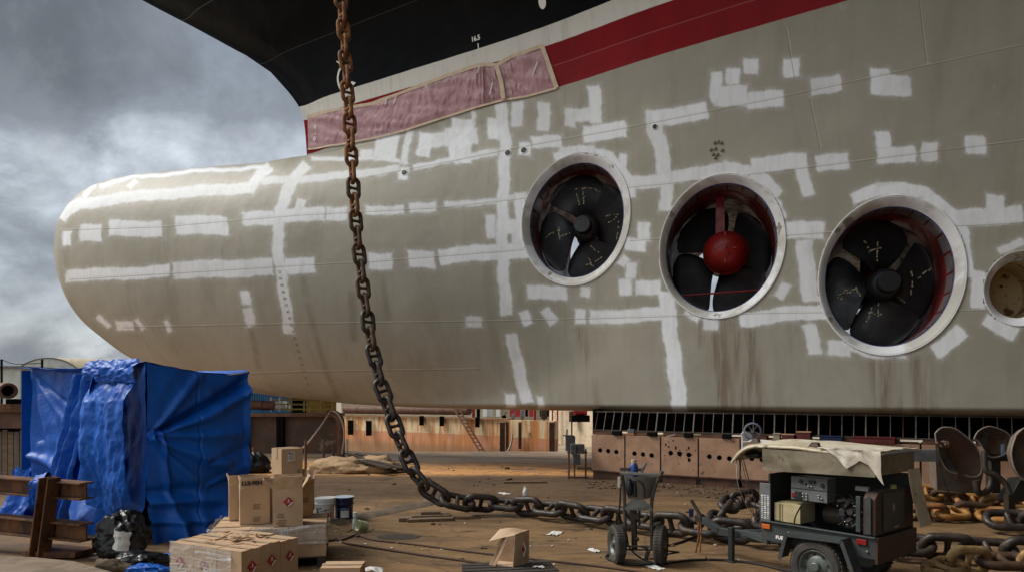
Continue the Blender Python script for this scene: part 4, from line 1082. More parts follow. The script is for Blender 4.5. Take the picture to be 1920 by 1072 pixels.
def carton(label, o, ang, w, d, h, flaps=None, prints=(), group='cardboard paint cartons', marks=None, name='carton'):
    """o: front left bottom corner; ang: heading of the front edge; flaps {side: (angle from upright in degrees, length)}"""
    T = Matrix.Translation(o) @ Matrix.Rotation(ang, 4, 'Z'); th = .008
    ctr = T @ Vector((w/2, d/2, 0)); root = thing(name, label, 'box', tuple(ctr), group)
    def G(a, b, c, n=(8, 8), out=1):      # wall spanned from corner a along b and c
        a, b, c = Vector(a), Vector(b), Vector(c)
        return lambda u, v: T @ (a+b*u+c*v+wob(a+b*u+c*v, .006, o.x*7+o.y)*(4*v*(1-v) if True else 1))
    mb = MB()
    mb.sheet(8, 8, G((0, 0, 0), (w, 0, 0), (0, 0, h)), th); mb.sheet(8, 8, G((w, 0, 0), (0, d, 0), (0, 0, h)), th)
    mb.sheet(8, 8, G((w, d, 0), (-w, 0, 0), (0, 0, h)), th); mb.sheet(8, 8, G((0, d, 0), (0, -d, 0), (0, 0, h)), th)
    mb.box((w/2, d/2, .006), (w-.02, d-.02, .01), T)
    if not flaps:
        mb.sheet(6, 4, lambda u, v: T @ Vector((w*u, d*.498*v, h+.004-.004*math.sin(math.pi*u)*v)), th); mb.sheet(6, 4, lambda u, v: T @ Vector((w*u, d*(.502+.498*v), h+.004-.004*math.sin(math.pi*u)*(1-v))), th)
    part('carton_body', mb, M_card, root)
    if not flaps:
        tm = MB(); tm.sheet(4, 2, lambda u, v: T @ Vector((w*u, d*.5+(v-.5)*.05, h+.010)), .002); tm.box((.0, d*.5, h-.054), (.016, .05, .13), T)
        part('packing_tape', tm, M_ltape, root)
    for side, (a, L) in (flaps or {}).items():
        ca, sa = math.cos(R(a)), math.sin(R(a))
        fb = MB(); k = .05*(1 if side in 'fb' else -1)
        hinge = {'f': ((0, 0, h), (w, 0, 0), (0, -1, 0)), 'b': ((w, d, h), (-w, 0, 0), (0, 1, 0)), 'l': ((0, d, h), (0, -d, 0), (-1, 0, 0)), 'r': ((w, 0, h), (0, d, 0), (1, 0, 0))}[side]
        p0, al, ot = map(Vector, hinge)
        fn = lambda u, v: T @ (p0+al*(u*.98+.01)+(Vector((0, 0, 1))*ca+ot*sa)*(L*v)+ot*(.02*math.sin(math.pi*u)*v+.012*nz(u*3, v*2, o.x)))
        fb.sheet(8, 6, fn, .006); fo = part('flap', fb, M_card2 if a > 60 else M_card, root)
        if side == 'f' and marks:
            tm = MB(); TT = T @ plane_T((w/2, -.006-sa*L*.5-.018, h+ca*L*.5), (1, 0, 0), (0, -sa, ca)); add_text(tm, marks[0], marks[1], TT @ Matrix.Translation((-.035, 0, 0)), .004); part('printed_text', tm, M_ink, fo)
    for kind, face, fx, fz, sz in prints:
        y_ = -.010
        if face == 'f': TT = T @ plane_T((w*fx, y_, h*fz), (1, 0, 0), (0, 0, 1))
        elif face == 'l': TT = T @ plane_T((y_, d*(1-fx), h*fz), (0, -1, 0), (0, 0, 1))
        else: TT = T @ plane_T((w-y_, d*fx, h*fz), (0, 1, 0), (0, 0, 1))
        if kind == 'diamond':
            dm = MB(); s = sz; dm.prism([(0, -s, 0), (s, 0, 0), (0, s, 0), (-s, 0, 0)], (0, 0, .002), TT); dp = part('hazard_label', dm, M_red, root)
            wm = MB(); wm.prism([(0.02*s, -s*1.02, .003), (s*.98, -.02*s, .003), (s*.62, -.12*s, .003), (.05*s, -s*.70, .003)], (0, 0, .001), TT)
            wm.prism([(-.12*s, .15*s, .003), (.02*s, .62*s, .003), (.1*s, .35*s, .003), (.2*s, .15*s, .003)], (0, 0, .001), TT); wm.box((0, -.05*s, .0035), (.75*s, .06*s, .001), TT)
            part('label_mark', wm, M_white, dp)
        elif kind == 'sticker':
            dm = MB(); dm.box((0, 0, 0), (sz, sz*1.25, .003), TT); dp = part('address_label', dm, M_paper, root)
            im = MB(); q = random.Random(5)
            for i in range(6): im.box((-.1*sz*(i % 2)+.05*sz, sz*(.42-.16*i), .002), (sz*q.uniform(.4, .75), sz*.05, .001), TT)
            im.box((-sz*.3, sz*.45, .002), (sz*.25, sz*.2, .001), TT); part('printed_text', im, M_ink, dp)
        elif kind == 'arrows':
            im = MB(); s = sz
            for q in (-.5, .5): im.prism([((q-.22)*s, -.1*s, 0), (q*s, .35*s, 0), ((q+.22)*s, -.1*s, 0)], (0, 0, .001), TT); im.box((q*s, -.3*s, 0), (.12*s, .4*s, .002), TT)
            im.box((0, -.62*s, 0), (1.5*s, .08*s, .002), TT); im.tube([TT @ Vector((.45*s*math.cos(R(a)), -1.2*s+.35*s*math.sin(R(a)), .001)) for a in range(0, 360, 40)], .035*s, 4, closed=True)
            part('handling_mark', im, M_ink, root)
        elif kind == 'lines':
            im = MB(); q = random.Random(int(sz*1e4))
            for i in range(3): im.box((q.uniform(-.05, .05)*sz, -i*sz*.22, 0), (sz*q.uniform(.6, 1), sz*.055, .002), TT)
            part('printed_text', im, M_ink, root)
        else:
            im = MB(); add_text(im, kind, sz, TT, .003); part('printed_text', im, M_ink, root)
    return root
zS = .475
def onp(x, y, z=zS): return gp(x, y, z)
aB = R(24)
carton('open carton with LUI-98H printed on its raised front flap', onp(450, 984), aB, .33, .30, .42, {'f': (-6, .135), 'l': (-4, .14), 'b': (25, .13)}, [('arrows', 'l', .5, .62, .045), ('lines', 'f', .55, .55, .10), ('lines', 'f', .55, .2, .10)], marks=('LUI-98H', .064))
carton('open carton with one raised flap, at the left end behind the LUI-98H carton', onp(433, 976)+Vector((-.03, .02, 0)), aB, .30, .30, .42, {'f': (-4, .13), 'l': (3, .13)}, [('arrows', 'l', .5, .6, .045)])
carton('open carton with splayed flaps and one red diamond label on its front', onp(511, 987), R(17), .335, .33, .43, {'f': (8, .15), 'l': (40, .15), 'r': (28, .15), 'b': (15, .14)}, [('diamond', 'f', .52, .66, .058), ('arrows', 'l', .45, .76, .045), ('lines', 'f', .25, .34, .09), ('lines', 'f', .3, .16, .12)])
carton('open carton with a raised back flap behind the red diamond carton', onp(549, 970), R(30), .25, .30, .42, {'r': (14, .16), 'b': (10, .15), 'f': (60, .12)}, [('lines', 'f', .6, .55, .1)])
carton('sealed carton standing under the topmost labelled carton', Vector((-3.06, 8.62, zS)), R(10), .5, .45, .475)
carton('sealed topmost carton with a white address label', at(528, 893, 8.62)+Vector((0, 0, .0)), R(44), .285, .285, .345, None, [('sticker', 'f', .45, .72, .10), ('lines', 'f', .8, .2, .06)])
# loaded pallet behind
M_wood = M('pallet_timber', (.15, .10, .06), (.22, .15, .09), 4, stretch=(.4, 4, 4), c3=(.06, .04, .03), rough=.85, bump=.4)
M_woodD = M('dark_slat_timber', (.035, .029, .024), (.06, .048, .038), 4, stretch=(.5, 4, 4), c3=(.10, .085, .07), s3=7, lo3=.6, hi3=.7, rough=.85, bump=.5)
def pallet(label, o, ang, L, W, h, nsl, mat, group=None):
    T = Matrix.Translation(o) @ Matrix.Rotation(ang, 4, 'Z'); c_ = T @ Vector((L/2, W/2, 0)); root = thing('pallet', label, 'pallet', tuple(c_), group)
    gap = W/nsl
    for i in range(nsl):
        mb = MB(); mb.box((L/2+.008*math.sin(i*2.1), gap*(i+.5), h-.011), (L, gap*.74, .022), T, (0, 0, R(.5*math.sin(i*3.7)))); part('top_slat', mb, mat, root, bevel=.003)
    for x in (.06, L/2, L-.06):
        mb = MB(); mb.box((x, W/2, (h-.022)*.5), (.09, W-.01, h-.024), T); part('bearer', mb, mat, root, bevel=.003)
    return root
plo = gp(612, 1062); pa = R(14)
pallet('wooden pallet under the shrink wrapped carton load', plo-Vector((1.28*math.cos(pa), 1.28*math.sin(pa), 0)), pa, 1.28, 1.0, .125, 6, M_woodD)
for i in range(3):
    for j in range(2):
        q = plo-Vector((1.26*math.cos(pa), 1.26*math.sin(pa), -.126)) + Vector((math.cos(pa), math.sin(pa), 0))*(.42*i)+Vector((-math.sin(pa), math.cos(pa), 0))*(.02+.48*j)
        carton('sealed carton of the wrapped pallet load, '+('front' if j == 0 else 'back')+' row, '+('left end' if i == 0 else 'middle' if i == 1 else 'right end beside the buckets'), q, pa, .415, .47, .338, group='cartons of the wrapped pallet load')
m, t, b = newmat('stretch_film')
p = t.coords(False); b.inputs['Base Color'].default_value = (.75, .74, .72, 1); b.inputs['Roughness'].default_value = .18; b.inputs['Specular IOR Level'].default_value = .6
wv = t.noise(t.scalev(p, (1.2, 1.2, 14)), 2.2, 6, .65, .8); wr = t.noise(p, 5, 6, .65, 2.0)
al = t.math('ADD', t.step(wv, .42, .72, .08, .5), t.math('MULTIPLY', t.step(wr, .55, .66), .35), clamp=True)
t.put(b.inputs['Alpha'], al); t.put(b.inputs['Normal'], t.bump(t.math('ADD', wv, wr), .7, .02)); M_wrap = m
def wrap(label, corners, z0, z1, amp=.012, top=.0):
    n = len(corners); mb = MB(); per = [Vector(c) for c in corners]
    L = [(per[(i+1) % n]-per[i]).length for i in range(n-1)]; tot = sum(L)
    def fn(u, v):
        d = u*tot; i = 0
        while i < n-2 and d > L[i]: d -= L[i]; i += 1
        p = per[i].lerp(per[i+1], min(d/L[i], 1)); tn = (per[i+1]-per[i]).normalized(); nr = Vector((tn.y, -tn.x, 0))
        return p+nr*(.008+amp*(1+nz(u*14, v*5, 81)))+Vector((0, 0, z0+(z1-z0)*v+.03*v*nz(u*11, 1, 82)))
    mb.sheet(150, 16, fn, .0015); return single('stretch_wrap', mb, M_wrap, label, 'plastic wrap', smooth=70)
ex = Vector((math.cos(pa), math.sin(pa), 0)); ey = Vector((-math.sin(pa), math.cos(pa), 0)); a0 = plo-ex*1.265
wrap('loose clear stretch wrap around the upper half of the pallet load', [a0+ey*.95, a0+ey*.015, plo+ey*.015-ex*.005, plo+ey*.95-ex*.005], .28, .50, .02)
# front stack
f0 = gp(453, 1032, .5); f0.z = 0; lv = (gp(320, 1014, .5)-gp(453, 1032, .5)); lv.z = 0; fa = math.atan2(-lv.y, -lv.x)   # heading of the long front edge
fx = Vector((math.cos(fa), math.sin(fa), 0)); fy = Vector((-math.sin(fa), math.cos(fa), 0)); far_l = f0-fx*lv.length
cw, cd = lv.length/3, .255
who = {(2, 0): 'at the near corner of the shrink wrapped stack', (1, 0): 'in the middle of the wrapped stack face', (0, 0): 'at the left end of the wrapped stack face', (2, 1): 'in the middle of the right side of the wrapped stack', (2, 2): 'at the right end of the wrapped stack, beside the pallet'}
for i in range(3):
    for j in range(3):
        pr = []
        if j == 0 and i < 2: pr.append(('diamond', 'f', .45, .62, .062))
        if i == 2: pr.append(('diamond', 'r', .5, .66, .062)); pr.append(('lines', 'r', .5, .26, .1))
        carton(('red diamond carton ' if pr else 'plain carton ')+who.get((i, j), 'inside the front wrapped stack, '+('back' if j == 2 else 'middle')+' row, '+('left' if i == 0 else 'second')+' column'), far_l+fx*(cw*i+.002)+fy*(cd*j), fa, cw-.006, cd-.005, .49+.008*math.sin(i*3+j*2.2), None, pr, group='cartons of the front wrapped stack')
wrap('clear stretch wrap round the front stack of cartons', [far_l+fy*cd*3, far_l-fy*.004, f0-fy*.004-fx*.12], .02, .50, .006)
mb = MB(); q = random.Random(3)
for i in range(9):
    c_ = far_l+fx*q.uniform(.2, .9)+fy*q.uniform(.1, .6)+Vector((0, 0, .525)); a = q.uniform(0, 3)
    mb.box(c_, (q.uniform(.05, .16), .02, .012), None, (R(q.uniform(-12, 12)), R(q.uniform(-12, 12)), a))
mb2 = lump((f0+fx*-.42+fy*.35+Vector((0, 0, .54))), (.10, .06, .03), 41, 20, 10, .5); mb.add(mb2.v, mb2.f)
single('cardboard_scraps', mb, M_card, 'torn brown cardboard scraps on top of the front wrapped stack', 'scraps', kind='stuff')
# closed box at the bottom edge and paper beside it
bo = gp(601, 1064, .42); bo.z = 0
carton('plain closed carton cut off by the bottom edge of the photo', Vector((bo.x, bo.y-.02, .0)), R(2), .365, .26, .42)
pq = gp(690, 1068, .05); mb = MB(); mb.sheet(14, 8, lambda u, v: Vector((pq.x-.10+.26*u, pq.y-.08+.18*v, .30*0+.035+.025*nz(u*4, v*4, 91)+.03*math.sin(math.pi*u))), .003)
single('paper_sheet', mb, M_paper, 'crumpled white paper beside the carton at the bottom edge', 'paper', smooth=60)
# buckets
M_wpl = M('white_bucket_plastic', (.66, .67, .68), (.58, .58, .57), 3, rough=.35, bump=.03, c3=(.35, .33, .3), s3=8, lo3=.66, hi3=.72)
M_npl = M('navy_bucket_paint', (.008, .016, .055), rough=.3, bump=.03)
def bucket(label, c, r, h, body, lid, rim_prof, lab):
    b_ = thing('bucket', label, 'bucket', tuple(c), 'paint buckets')
    mb = MB(); mb.lathe([(0, 0), (r*.88, 0), (r*.90, .012), (r*.97, h*.74), (r*1.0, h*.76)]+rim_prof+[(r*.97, h*.97), (0, h*.96)], c, n=40); part('bucket_body', mb, body, b_, smooth=35)
    mb = MB(); mb.lathe([(r*.98, h*.925), (r*1.07, h*.93), (r*1.08, h*.965), (r*1.05, h*1.0), (r*.97, h*1.0), (r*.95, h*.985), (0, h*.985)], c, n=40); part('lid', mb, lid, b_, smooth=35)
    mb = MB(); mb.tube([c+Vector((math.cos(R(a))*r*1.02, math.sin(R(a))*r*1.04, h*.80-.11*max(0, math.sin(R(a+180)))*1.0)) for a in range(180, 361, 10)], .0035, 6); part('wire_handle', mb, M('handle_wire', (.25, .25, .25), rough=.35, metal=.9), b_, smooth=True)
    return b_
def on_cyl(mb_in, c, r, T0):      # bend flat x,y,z geometry (metres) round a vertical cylinder, facing the viewer at angle T0
    out = MB()
    out.f = list(mb_in.f); out.v = [Vector((c.x+(r+p.z)*math.sin(T0+p.x/r), c.y-(r+p.z)*math.cos(T0+p.x/r), c.z+p.y)) for p in mb_in.v]; return out
c = gp(609, 979); r = .152; h = .395
bk = bucket('white lidded plastic bucket with red FREE lettering on its label', c, r, h, M_wpl, M_wpl, [(r*1.05, h*.77), (r*1.05, h*.80), (r*1.0, h*.81), (r*1.0, h*.86), (r*1.05, h*.87), (r*1.05, h*.90), (r, h*.91)], 'FREE')
tb = MB(); add_text(tb, 'FREE', .085, plane_T((.055, .135, .004), (1, .03, 0), (.12, 1, 0)), .005); part('printed_lettering', on_cyl(tb, c, r*.965, 0), M_red, bk)
tb = MB()
for i in range(7): tb.box((-.085, .235-.026*i, .003), (.045, .016 if i % 2 else .02, .002))
tb.box((-.03, .245, .003), (.03, .018, .002)); tb.box((.05, .215, .003), (.03, .02, .002)); part('printed_text', on_cyl(tb, c, r*.965, 0), M_ink, bk)
c = gp(645, 974); r = .148; h = .37
M_lidb = M('pale_blue_lid', (.42, .50, .60), rough=.25, bump=.02)
bk = bucket('dark navy bucket with pale lid and white paper label', c, r, h, M_npl, M_npl, [(r*1.06, h*.70), (r*1.06, h*.74), (r, h*.75)], '')
mb = MB(); mb.lathe([(0, h*1.0), (r*1.0, h*1.0), (r*1.1, h*1.005), (r*1.1, h*1.02), (r*.9, h*1.03), (0, h*1.03)], c, n=40); part('lid_top', mb, M_lidb, bk, smooth=35)
tb = MB()
for i in range(12): tb.box((-.055+.011*i+.02, .135, .003), (.0115, .15, .002))
lb_ = part('paper_label', on_cyl(tb, c, r*.97, .15), M_paper, bk)
tb = MB()
for i in range(12): tb.box((-.055+.011*i+.02, .19, .0055), (.0115, .035, .001))
part('label_band', on_cyl(tb, c, r*.97, .15), M('label_blue', (.06, .14, .32), rough=.6), lb_)
# bottle and cup beside the buckets
c = gp(665, 990); M_bot = M('milky_plastic', (.52, .55, .50), rough=.3)
mb = MB(); mb.lathe([(0, 0), (.033, 0), (.036, .01), (.036, .13), (.026, .15), (.024, .165), (.034, .17), (.034, .24), (.03, .245), (0, .245)], c, Vector((.05, -.02, 1)), 24)
single('bottle', mb, M_bot, 'slim white plastic bottle standing beside the navy bucket', 'bottle', smooth=35)
c = gp(672, 996)+Vector((0, 0, .075)); mb = MB(); ax = Vector((-.75, -.62, .18)).normalized()
mb.lathe([(0, -.02), (.062, -.02), (.066, -.01), (.078, .12), (.082, .125), (.078, .128), (.070, .12), (.060, 0), (0, 0)], c+Vector((.09, .06, 0)), ax, 32)
single('plastic_tub', mb, M('lime_tub_plastic', (.50, .54, .33), (.42, .46, .30), 4, rough=.35), 'pale lime plastic tub tipped over in front of the white bottle', 'tub', smooth=35)
# dark wooden pallet in the centre foreground with folded carton
p0, p1, p2 = gp(863, 1055, .14), gp(1026, 1048, .14), gp(1102, 1070, .14); e1 = (p1-p0); e1.z = 0; pal_a = math.atan2(e1.y, e1.x)
pd_ = Vector((math.sin(pal_a), -math.cos(pal_a), 0)); W_ = .98; og = p0+pd_*W_; og.z = 0
pallet('dark grey slatted pallet with a broken folded carton on it', og, pal_a, 1.0, W_, .14, 8, M_woodD)
fc = thing('folded_carton', 'torn half folded carton with a red arrow mark on the slatted pallet', 'carton', tuple(gp(955, 1058, .14)))
z0 = Vector((0, 0, .142))
def P3(x, y, D): return at(x, y, D)
def quad_sheet(a, b, c_, d_, bow=0.0, th=.006, n=10):
    nr = (b-a).cross(d_-a).normalized()
    mb = MB(); mb.sheet(n, n, lambda u, v: a.lerp(b, u).lerp(d_.lerp(c_, u), v)+nr*(bow*math.sin(math.pi*u)*math.sin(math.pi*v)+.006*nz(u*3, v*3, a.x)), th); return mb
b1, b2 = gp(962, 1061, .145), gp(992, 1053, .145); t1, t2 = at(966, 1001, b1.y-.02), at(992, 992, b2.y-.02)
part('side_panel', quad_sheet(b1, b2, t2, t1, .008), M_card, fc)
b0_ = gp(917, 1058, .145); t0 = at(946, 1004, b0_.y+.12); t3 = at(963, 1004, b1.y+.02)
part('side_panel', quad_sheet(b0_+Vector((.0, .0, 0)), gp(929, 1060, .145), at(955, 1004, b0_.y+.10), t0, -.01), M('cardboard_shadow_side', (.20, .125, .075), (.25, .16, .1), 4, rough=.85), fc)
bb_ = gp(930, 1050, .145); part('back_panel', quad_sheet(bb_, b2+Vector((0, .02, 0)), at(990, 993, b2.y+.03), at(940, 992, bb_.y), .02), M_card2, fc)
part('bottom_panel', quad_sheet(b0_, b1, b2, bb_, .0), M_card2, fc)
part('top_flap', quad_sheet(at(966, 1002, b1.y-.02), at(990, 993, b2.y), at(938, 990, bb_.y-.1), at(916, 1014, b0_.y-.03), .06), M_card2, fc)
part('torn_flap', quad_sheet(at(945, 1004, b0_.y+.04), at(930, 1020, b0_.y-.02), at(934, 1026, b0_.y-.04), at(949, 1008, b0_.y+.02), .01), M_card, fc)
TT = plane_T(t1.lerp(b2, .55)+Vector((.012, -.014, .01)), b2-b1, (0, 0, 1)); im = MB(); 
for s_ in (1, -1): im.bar((.028, 0, 0), (-.008, .075*s_, 0), .012, .002, T=TT)
part('arrow_mark', im, M_white, fc)
im = MB(); im.prism([(.018, .0, 0), (-.03, .03, 0), (-.03, -.03, 0)], (0, 0, .002), TT); part('arrow_mark', im, M_red, fc)

# ------------------------------------------------------------------ cables, planks, strip, puddle, litter
M_cab = M('rusty_cable', (.055, .028, .017), rough=.7); M_hose = M('black_hose', (.014, .013, .013), rough=.5); M_ropew = M('pale_rope', (.42, .34, .27), rough=.9)
def cable(name, label, px, r, mat, cat, z=None, group=None):
    P = [gpt(x, y, r+.002) if not isinstance(q, Vector) else q for q in px for (x, y) in [q if not isinstance(q, Vector) else (0, 800)]]
    mb = MB(); mb.tube(smooth_path(P, 8), r, 8); return single(name, mb, mat, label, cat, smooth=True, group=group)
cable('cable', 'thin rusty cable with a small loop running from the cartons to the right', [(570, 1003), (612, 1011), (640, 1013), (664, 1004), (672, 1001), (673, 1006), (668, 1006), (671, 1004), (700, 1013), (780, 1022), (870, 1034), (960, 1045), (1080, 1058), (1160, 1068), (1260, 1082)], .012, M_cab, 'cable')
cable('cable', 'thicker rusty cable curving below the looped one, in front of the puddle', [(570, 1020), (618, 1015), (632, 1011), (650, 1020), (720, 1031), (800, 1043), (880, 1054), (930, 1062), (1010, 1075)], .014, M_cab, 'cable')
cable('cord', 'tangled yellowish cord lying behind the wrapped pallet load', [(600, 996), (622, 985), (640, 993), (652, 997), (660, 992), (668, 995)], .008, M('dull_yellow_cord', (.22, .16, .05), rough=.8), 'cord')
def plank(label, x, y, L, w, h, a, z=0.0, mat=M_wood, name='plank', tilt=0.0):
    p = gp(x, y, z); mb = MB(); mb.box((0, 0, h/2), (L, w, h), Matrix.Translation(p) @ Euler((0, R(tilt), R(a))).to_matrix().to_4x4()); return single(name, mb, mat, label, 'plank', 'timber offcuts on the dock floor', bevel=.004)
M_plk = M('wet_plank', (.115, .075, .045), (.17, .11, .065), 4, stretch=(1, 5, 5), c3=(.05, .033, .023), rough=.8, bump=.4)
plank('wide weathered board at the bottom of the small plank stack', 806, 974, .72, .34, .05, 12, 0, M_plk); plank('thin board in the middle of the small plank stack', 808, 966, .62, .22, .02, 9, .052, M_plk); plank('short thick offcut on top of the small plank stack', 808, 963, .32, .12, .045, 6, .073, M_plk); plank('short dark block left of the plank stack', 757, 977, .15, .09, .06, 4, 0, M_plk)
plank('long thin lath lying on the orange grit', 1120, 879, 1.1, .12, .05, -4, 0, M_plk); plank('dark lath behind the chain', 985, 905, 1.0, .07, .04, 4, 0, M_plk)
mb = MB()
A_, B_ = gp(585, 987), gp(836, 936)
def stripf(u, v):
    p = A_.lerp(B_, u); q = (v-.5); return p+Vector((.3*q, -.32*q*1.0, 0))*1.0+Vector((0, 0, .004+.045*(1-(2*q)**2)*(1+.3*nz(u*9, v*2, 95))))
mb.grid(60, 10, stripf); single('cover_strip', mb, M('grey_rubber_strip', (.135, .098, .066), (.06, .045, .034), 3, rough=.8), 'low rounded cable cover strip crossing the floor to the chain', 'cable cover', smooth=60)
m, t, b = newmat('puddle_water'); b.inputs['Base Color'].default_value = (.028, .030, .034, 1); b.inputs['Roughness'].default_value = .22
t.put(b.inputs['Normal'], t.bump(t.noise(t.pos(), 16, 3, .5), .12, .01))
pc = gp(747, 1006); mb = MB(); pl_ = []
for i in range(60):
    a = 2*math.pi*i/60; rr_ = 1+.22*nz(math.cos(a)*2, math.sin(a)*2, 97)+.16*nz(math.cos(a)*6, math.sin(a)*6, 98); pl_.append(Vector((pc.x+.295*rr_*math.cos(a), pc.y+.175*rr_*math.sin(a), .004)))
mb.add(pl_, [tuple(range(60))]); single('puddle', mb, m, None, None, kind='structure')
# small litter
mb = MB(); q = random.Random(11)
def chip(mb, p, s):
    n = q.randrange(4, 7); a0 = q.uniform(0, 6); pts_ = [p+Vector((s*q.uniform(.6, 1.2)*math.cos(a0+6.283*i/n), s*q.uniform(.4, 1)*math.sin(a0+6.283*i/n), .004+q.uniform(0, .012))) for i in range(n)]; mb.prism(pts_, (0, 0, .004+s*.12))
for i in range(60): chip(mb, gp(q.uniform(560, 1480), q.uniform(905, 1071)), q.uniform(.008, .028))
single('white_litter', mb, M_paper, None, None, kind='stuff')
mb = MB()
for i in range(260):
    y = 860+q.random()**1.4*200; p = gp(q.uniform(480, 1800), y); s = .008+.045*q.random()**2.6*(1.6 if y < 900 else 1)
    mb.ball(p+Vector((0, 0, s*.25)), (s, s*q.uniform(.6, 1), s*q.uniform(.3, .6)), 7, 5, jit=.5)
for i in range(160):
    x = q.uniform(1100, 1440); y = 904+(x-1100)*.045+q.uniform(-3, 12); p = gp(x, y); s = q.uniform(.015, .05); mb.ball(p+Vector((0, 0, s*.2)), (s, s*q.uniform(.6, 1), s*q.uniform(.3, .6)), 7, 5, jit=.5)
single('dirt_clods', mb, M('dark_dirt', (.055, .037, .025), (.11, .07, .042), 5, rough=.95), None, None, kind='stuff', smooth=60)
for (x, y, w_, h_, lab) in ((985, 931, .10, .24, 'small clear plastic bag standing behind the chain'), (1114, 1032, .17, .09, 'flat white scrap of paper left of the spray cart'), (1010, 1063, .12, .08, 'white paper scrap on the slatted pallet'), (1040, 1000, .30, .10, 'clear plastic strip lying right of the folded carton'), (945, 925, .28, .10, 'pale crumpled rag behind the chain'), (1405, 905, .8, .30, 'large white plastic sheet under the keel blocks'), (1228, 1064, .22, .06, 'grey paper strip in front of the spray cart')):
    p = gp(x, y, .145 if (x, y) == (1010, 1063) else 0); mb = MB(); a_ = x*.37
    if h_ > .2 and x < 1000: mb = lump((p.x, p.y, .08), (.05, .04, .11), 4.2, 20, 14, .4, .004)
    else:
        ca, sa = math.cos(a_*.15), math.sin(a_*.15)
        def lay(u, v):
            q, r_ = (u-.5)*w_*(1+.3*nz(v*3, x)), (v-.5)*w_*.55*(1+.3*nz(u*3, x, 3)); return Vector((p.x+q*ca-r_*sa, p.y+q*sa+r_*ca, p.z+.006+(.018+h_*.12)*abs(nz(u*3+x, v*3))+(.22*v**3 if x == 1405 else 0)))
        mb.sheet(16, 10, lay, .002)
    single('white_scrap', mb, M_paper, lab, 'litter', 'scraps of paper and plastic on the floor', smooth=50)
# ------------------------------------------------------------------ generator trailer
K7 = .973
aX = Vector((-.623, .782, 0)).normalized()
T7 = frame((3.586*K7, 6.75*K7, .054), aX) @ Matrix.Scale(K7, 4)
def tm(): return MB()
M_tg = M('grey_trailer_paint', (.046, .055, .056), (.032, .037, .037), 4, c3=(.10, .07, .045), s3=10, lo3=.62, hi3=.7, rough=.45, rough2=.6, bump=.08)
M_tdk = M('dark_panel_paint', (.022, .027, .025), (.032, .036, .033), 5, c3=(.055, .03, .02), s3=9, lo3=.62, hi3=.7, rough=.45, bump=.08)
M_tbr = M('brown_primer_panel', (.055, .028, .018), (.038, .022, .016), 5, rough=.6)
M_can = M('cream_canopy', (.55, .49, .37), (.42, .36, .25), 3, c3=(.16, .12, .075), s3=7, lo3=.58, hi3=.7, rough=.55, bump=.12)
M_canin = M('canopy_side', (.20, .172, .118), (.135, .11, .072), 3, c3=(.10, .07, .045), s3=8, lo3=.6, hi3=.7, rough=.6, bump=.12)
M_cloth = M('dirty_white_cloth', (.52, .48, .41), (.42, .37, .29), 4, c3=(.12, .10, .075), s3=7, lo3=.58, hi3=.68, rough=.9, bump=.3)
M_pan = M('control_panel_grey', (.13, .14, .138), (.10, .105, .10), 5, rough=.45, bump=.05)
M_tank = M('fuel_tank_plastic', (.44, .37, .22), (.36, .29, .155), 4, rough=.45, bump=.1)
M_eng = M('oily_engine', (.022, .022, .023), (.05, .046, .042), 8, rough=.35, rough2=.6, metal=.4, bump=.3)
M_eng2 = M('engine_brown_cast', (.055, .042, .032), (.035, .027, .022), 7, rough=.5, metal=.3, bump=.3)
M_tyre = M('tyre_rubber', (.035, .033, .030), (.060, .052, .043), 6, rough=.85, bump=.3, bscale=40)
M_rim = M('grey_rim', (.115, .13, .12), (.08, .088, .08), 6, rough=.45, metal=.4, bump=.1)
M_orange = M('orange_reflector', (.50, .11, .02), rough=.25); M_redl = M('red_lamp', (.22, .012, .012), rough=.25)
M_chrome = M('bright_metal', (.32, .32, .31), rough=.38, metal=.9, bump=.03)
tr7 = thing('generator_trailer', 'small grey generator trailer with cream lid, open side showing engine and control panel', 'trailer', tuple(T7 @ Vector((.6, -.46, 0))))
def P7(name, mb, mat, par=None, **kw): return part(name, mb, mat, par or tr7, **kw)
mb = tm(); mb.box((.61, -.012, .478), (1.24, .024, .215), T7); mb.box((.61, -.918, .478), (1.24, .024, .215), T7); mb.box((1.222, -.465, .478), (.024, .88, .215), T7); mb.box((.61, -.465, .39), (1.19, .88, .02), T7); mb.box((.61, .008, .588), (1.25, .05, .014), T7)
P7('chassis_tub', mb, M_tg, bevel=.005)
mb = tm(); mb.box((-.016, -.465, .455), (.03, .93, .26), T7); P7('rear_skirt', mb, M_tbr, bevel=.005)
# tongue
mb = tm(); mb.bar((1.2, -.465, .31), (2.12, -.465, .27), .075, .095, T=T7); mb.bar((2.08, -.465, .275), (2.36, -.465, .385), .075, .09, T=T7); mb.bar((1.2, -.10, .34), (1.75, -.465, .31), .05, .07, T=T7); mb.bar((1.2, -.83, .34), (1.75, -.465, .31), .05, .07, T=T7)
tg = P7('tongue', mb, M_tg, bevel=.006)
mb = tm(); mb.box((2.40, -.465, .40), (.10, .10, .07), T7); mb.cyl((2.40, -.465, .33), (2.40, -.465, .45), .05, T=T7); mb.bar((2.40, -.465, .44), (2.52, -.44, .62), .03, .04, T=T7); P7('coupling', mb, M_eng2, tg, bevel=.006)
mb = tm(); mb.box((1.86, -.36, .16), (.06, .06, .42), T7); mb.box((1.86, -.36, -.045), (.12, .12, .012), T7); P7('jack_stand', mb, M_tdk, tg, bevel=.004)
for k_ in (0, 1):
    mb = tm(); mb.tube([(2.36+.0*k_, -.43+.05*k_, .36), (2.35, -.42+.05*k_, .16), (2.36+.03*k_, -.41+.05*k_, -.04)], .011, 6, T7); P7('safety_chain', mb, M_ch_or, tg, smooth=True)
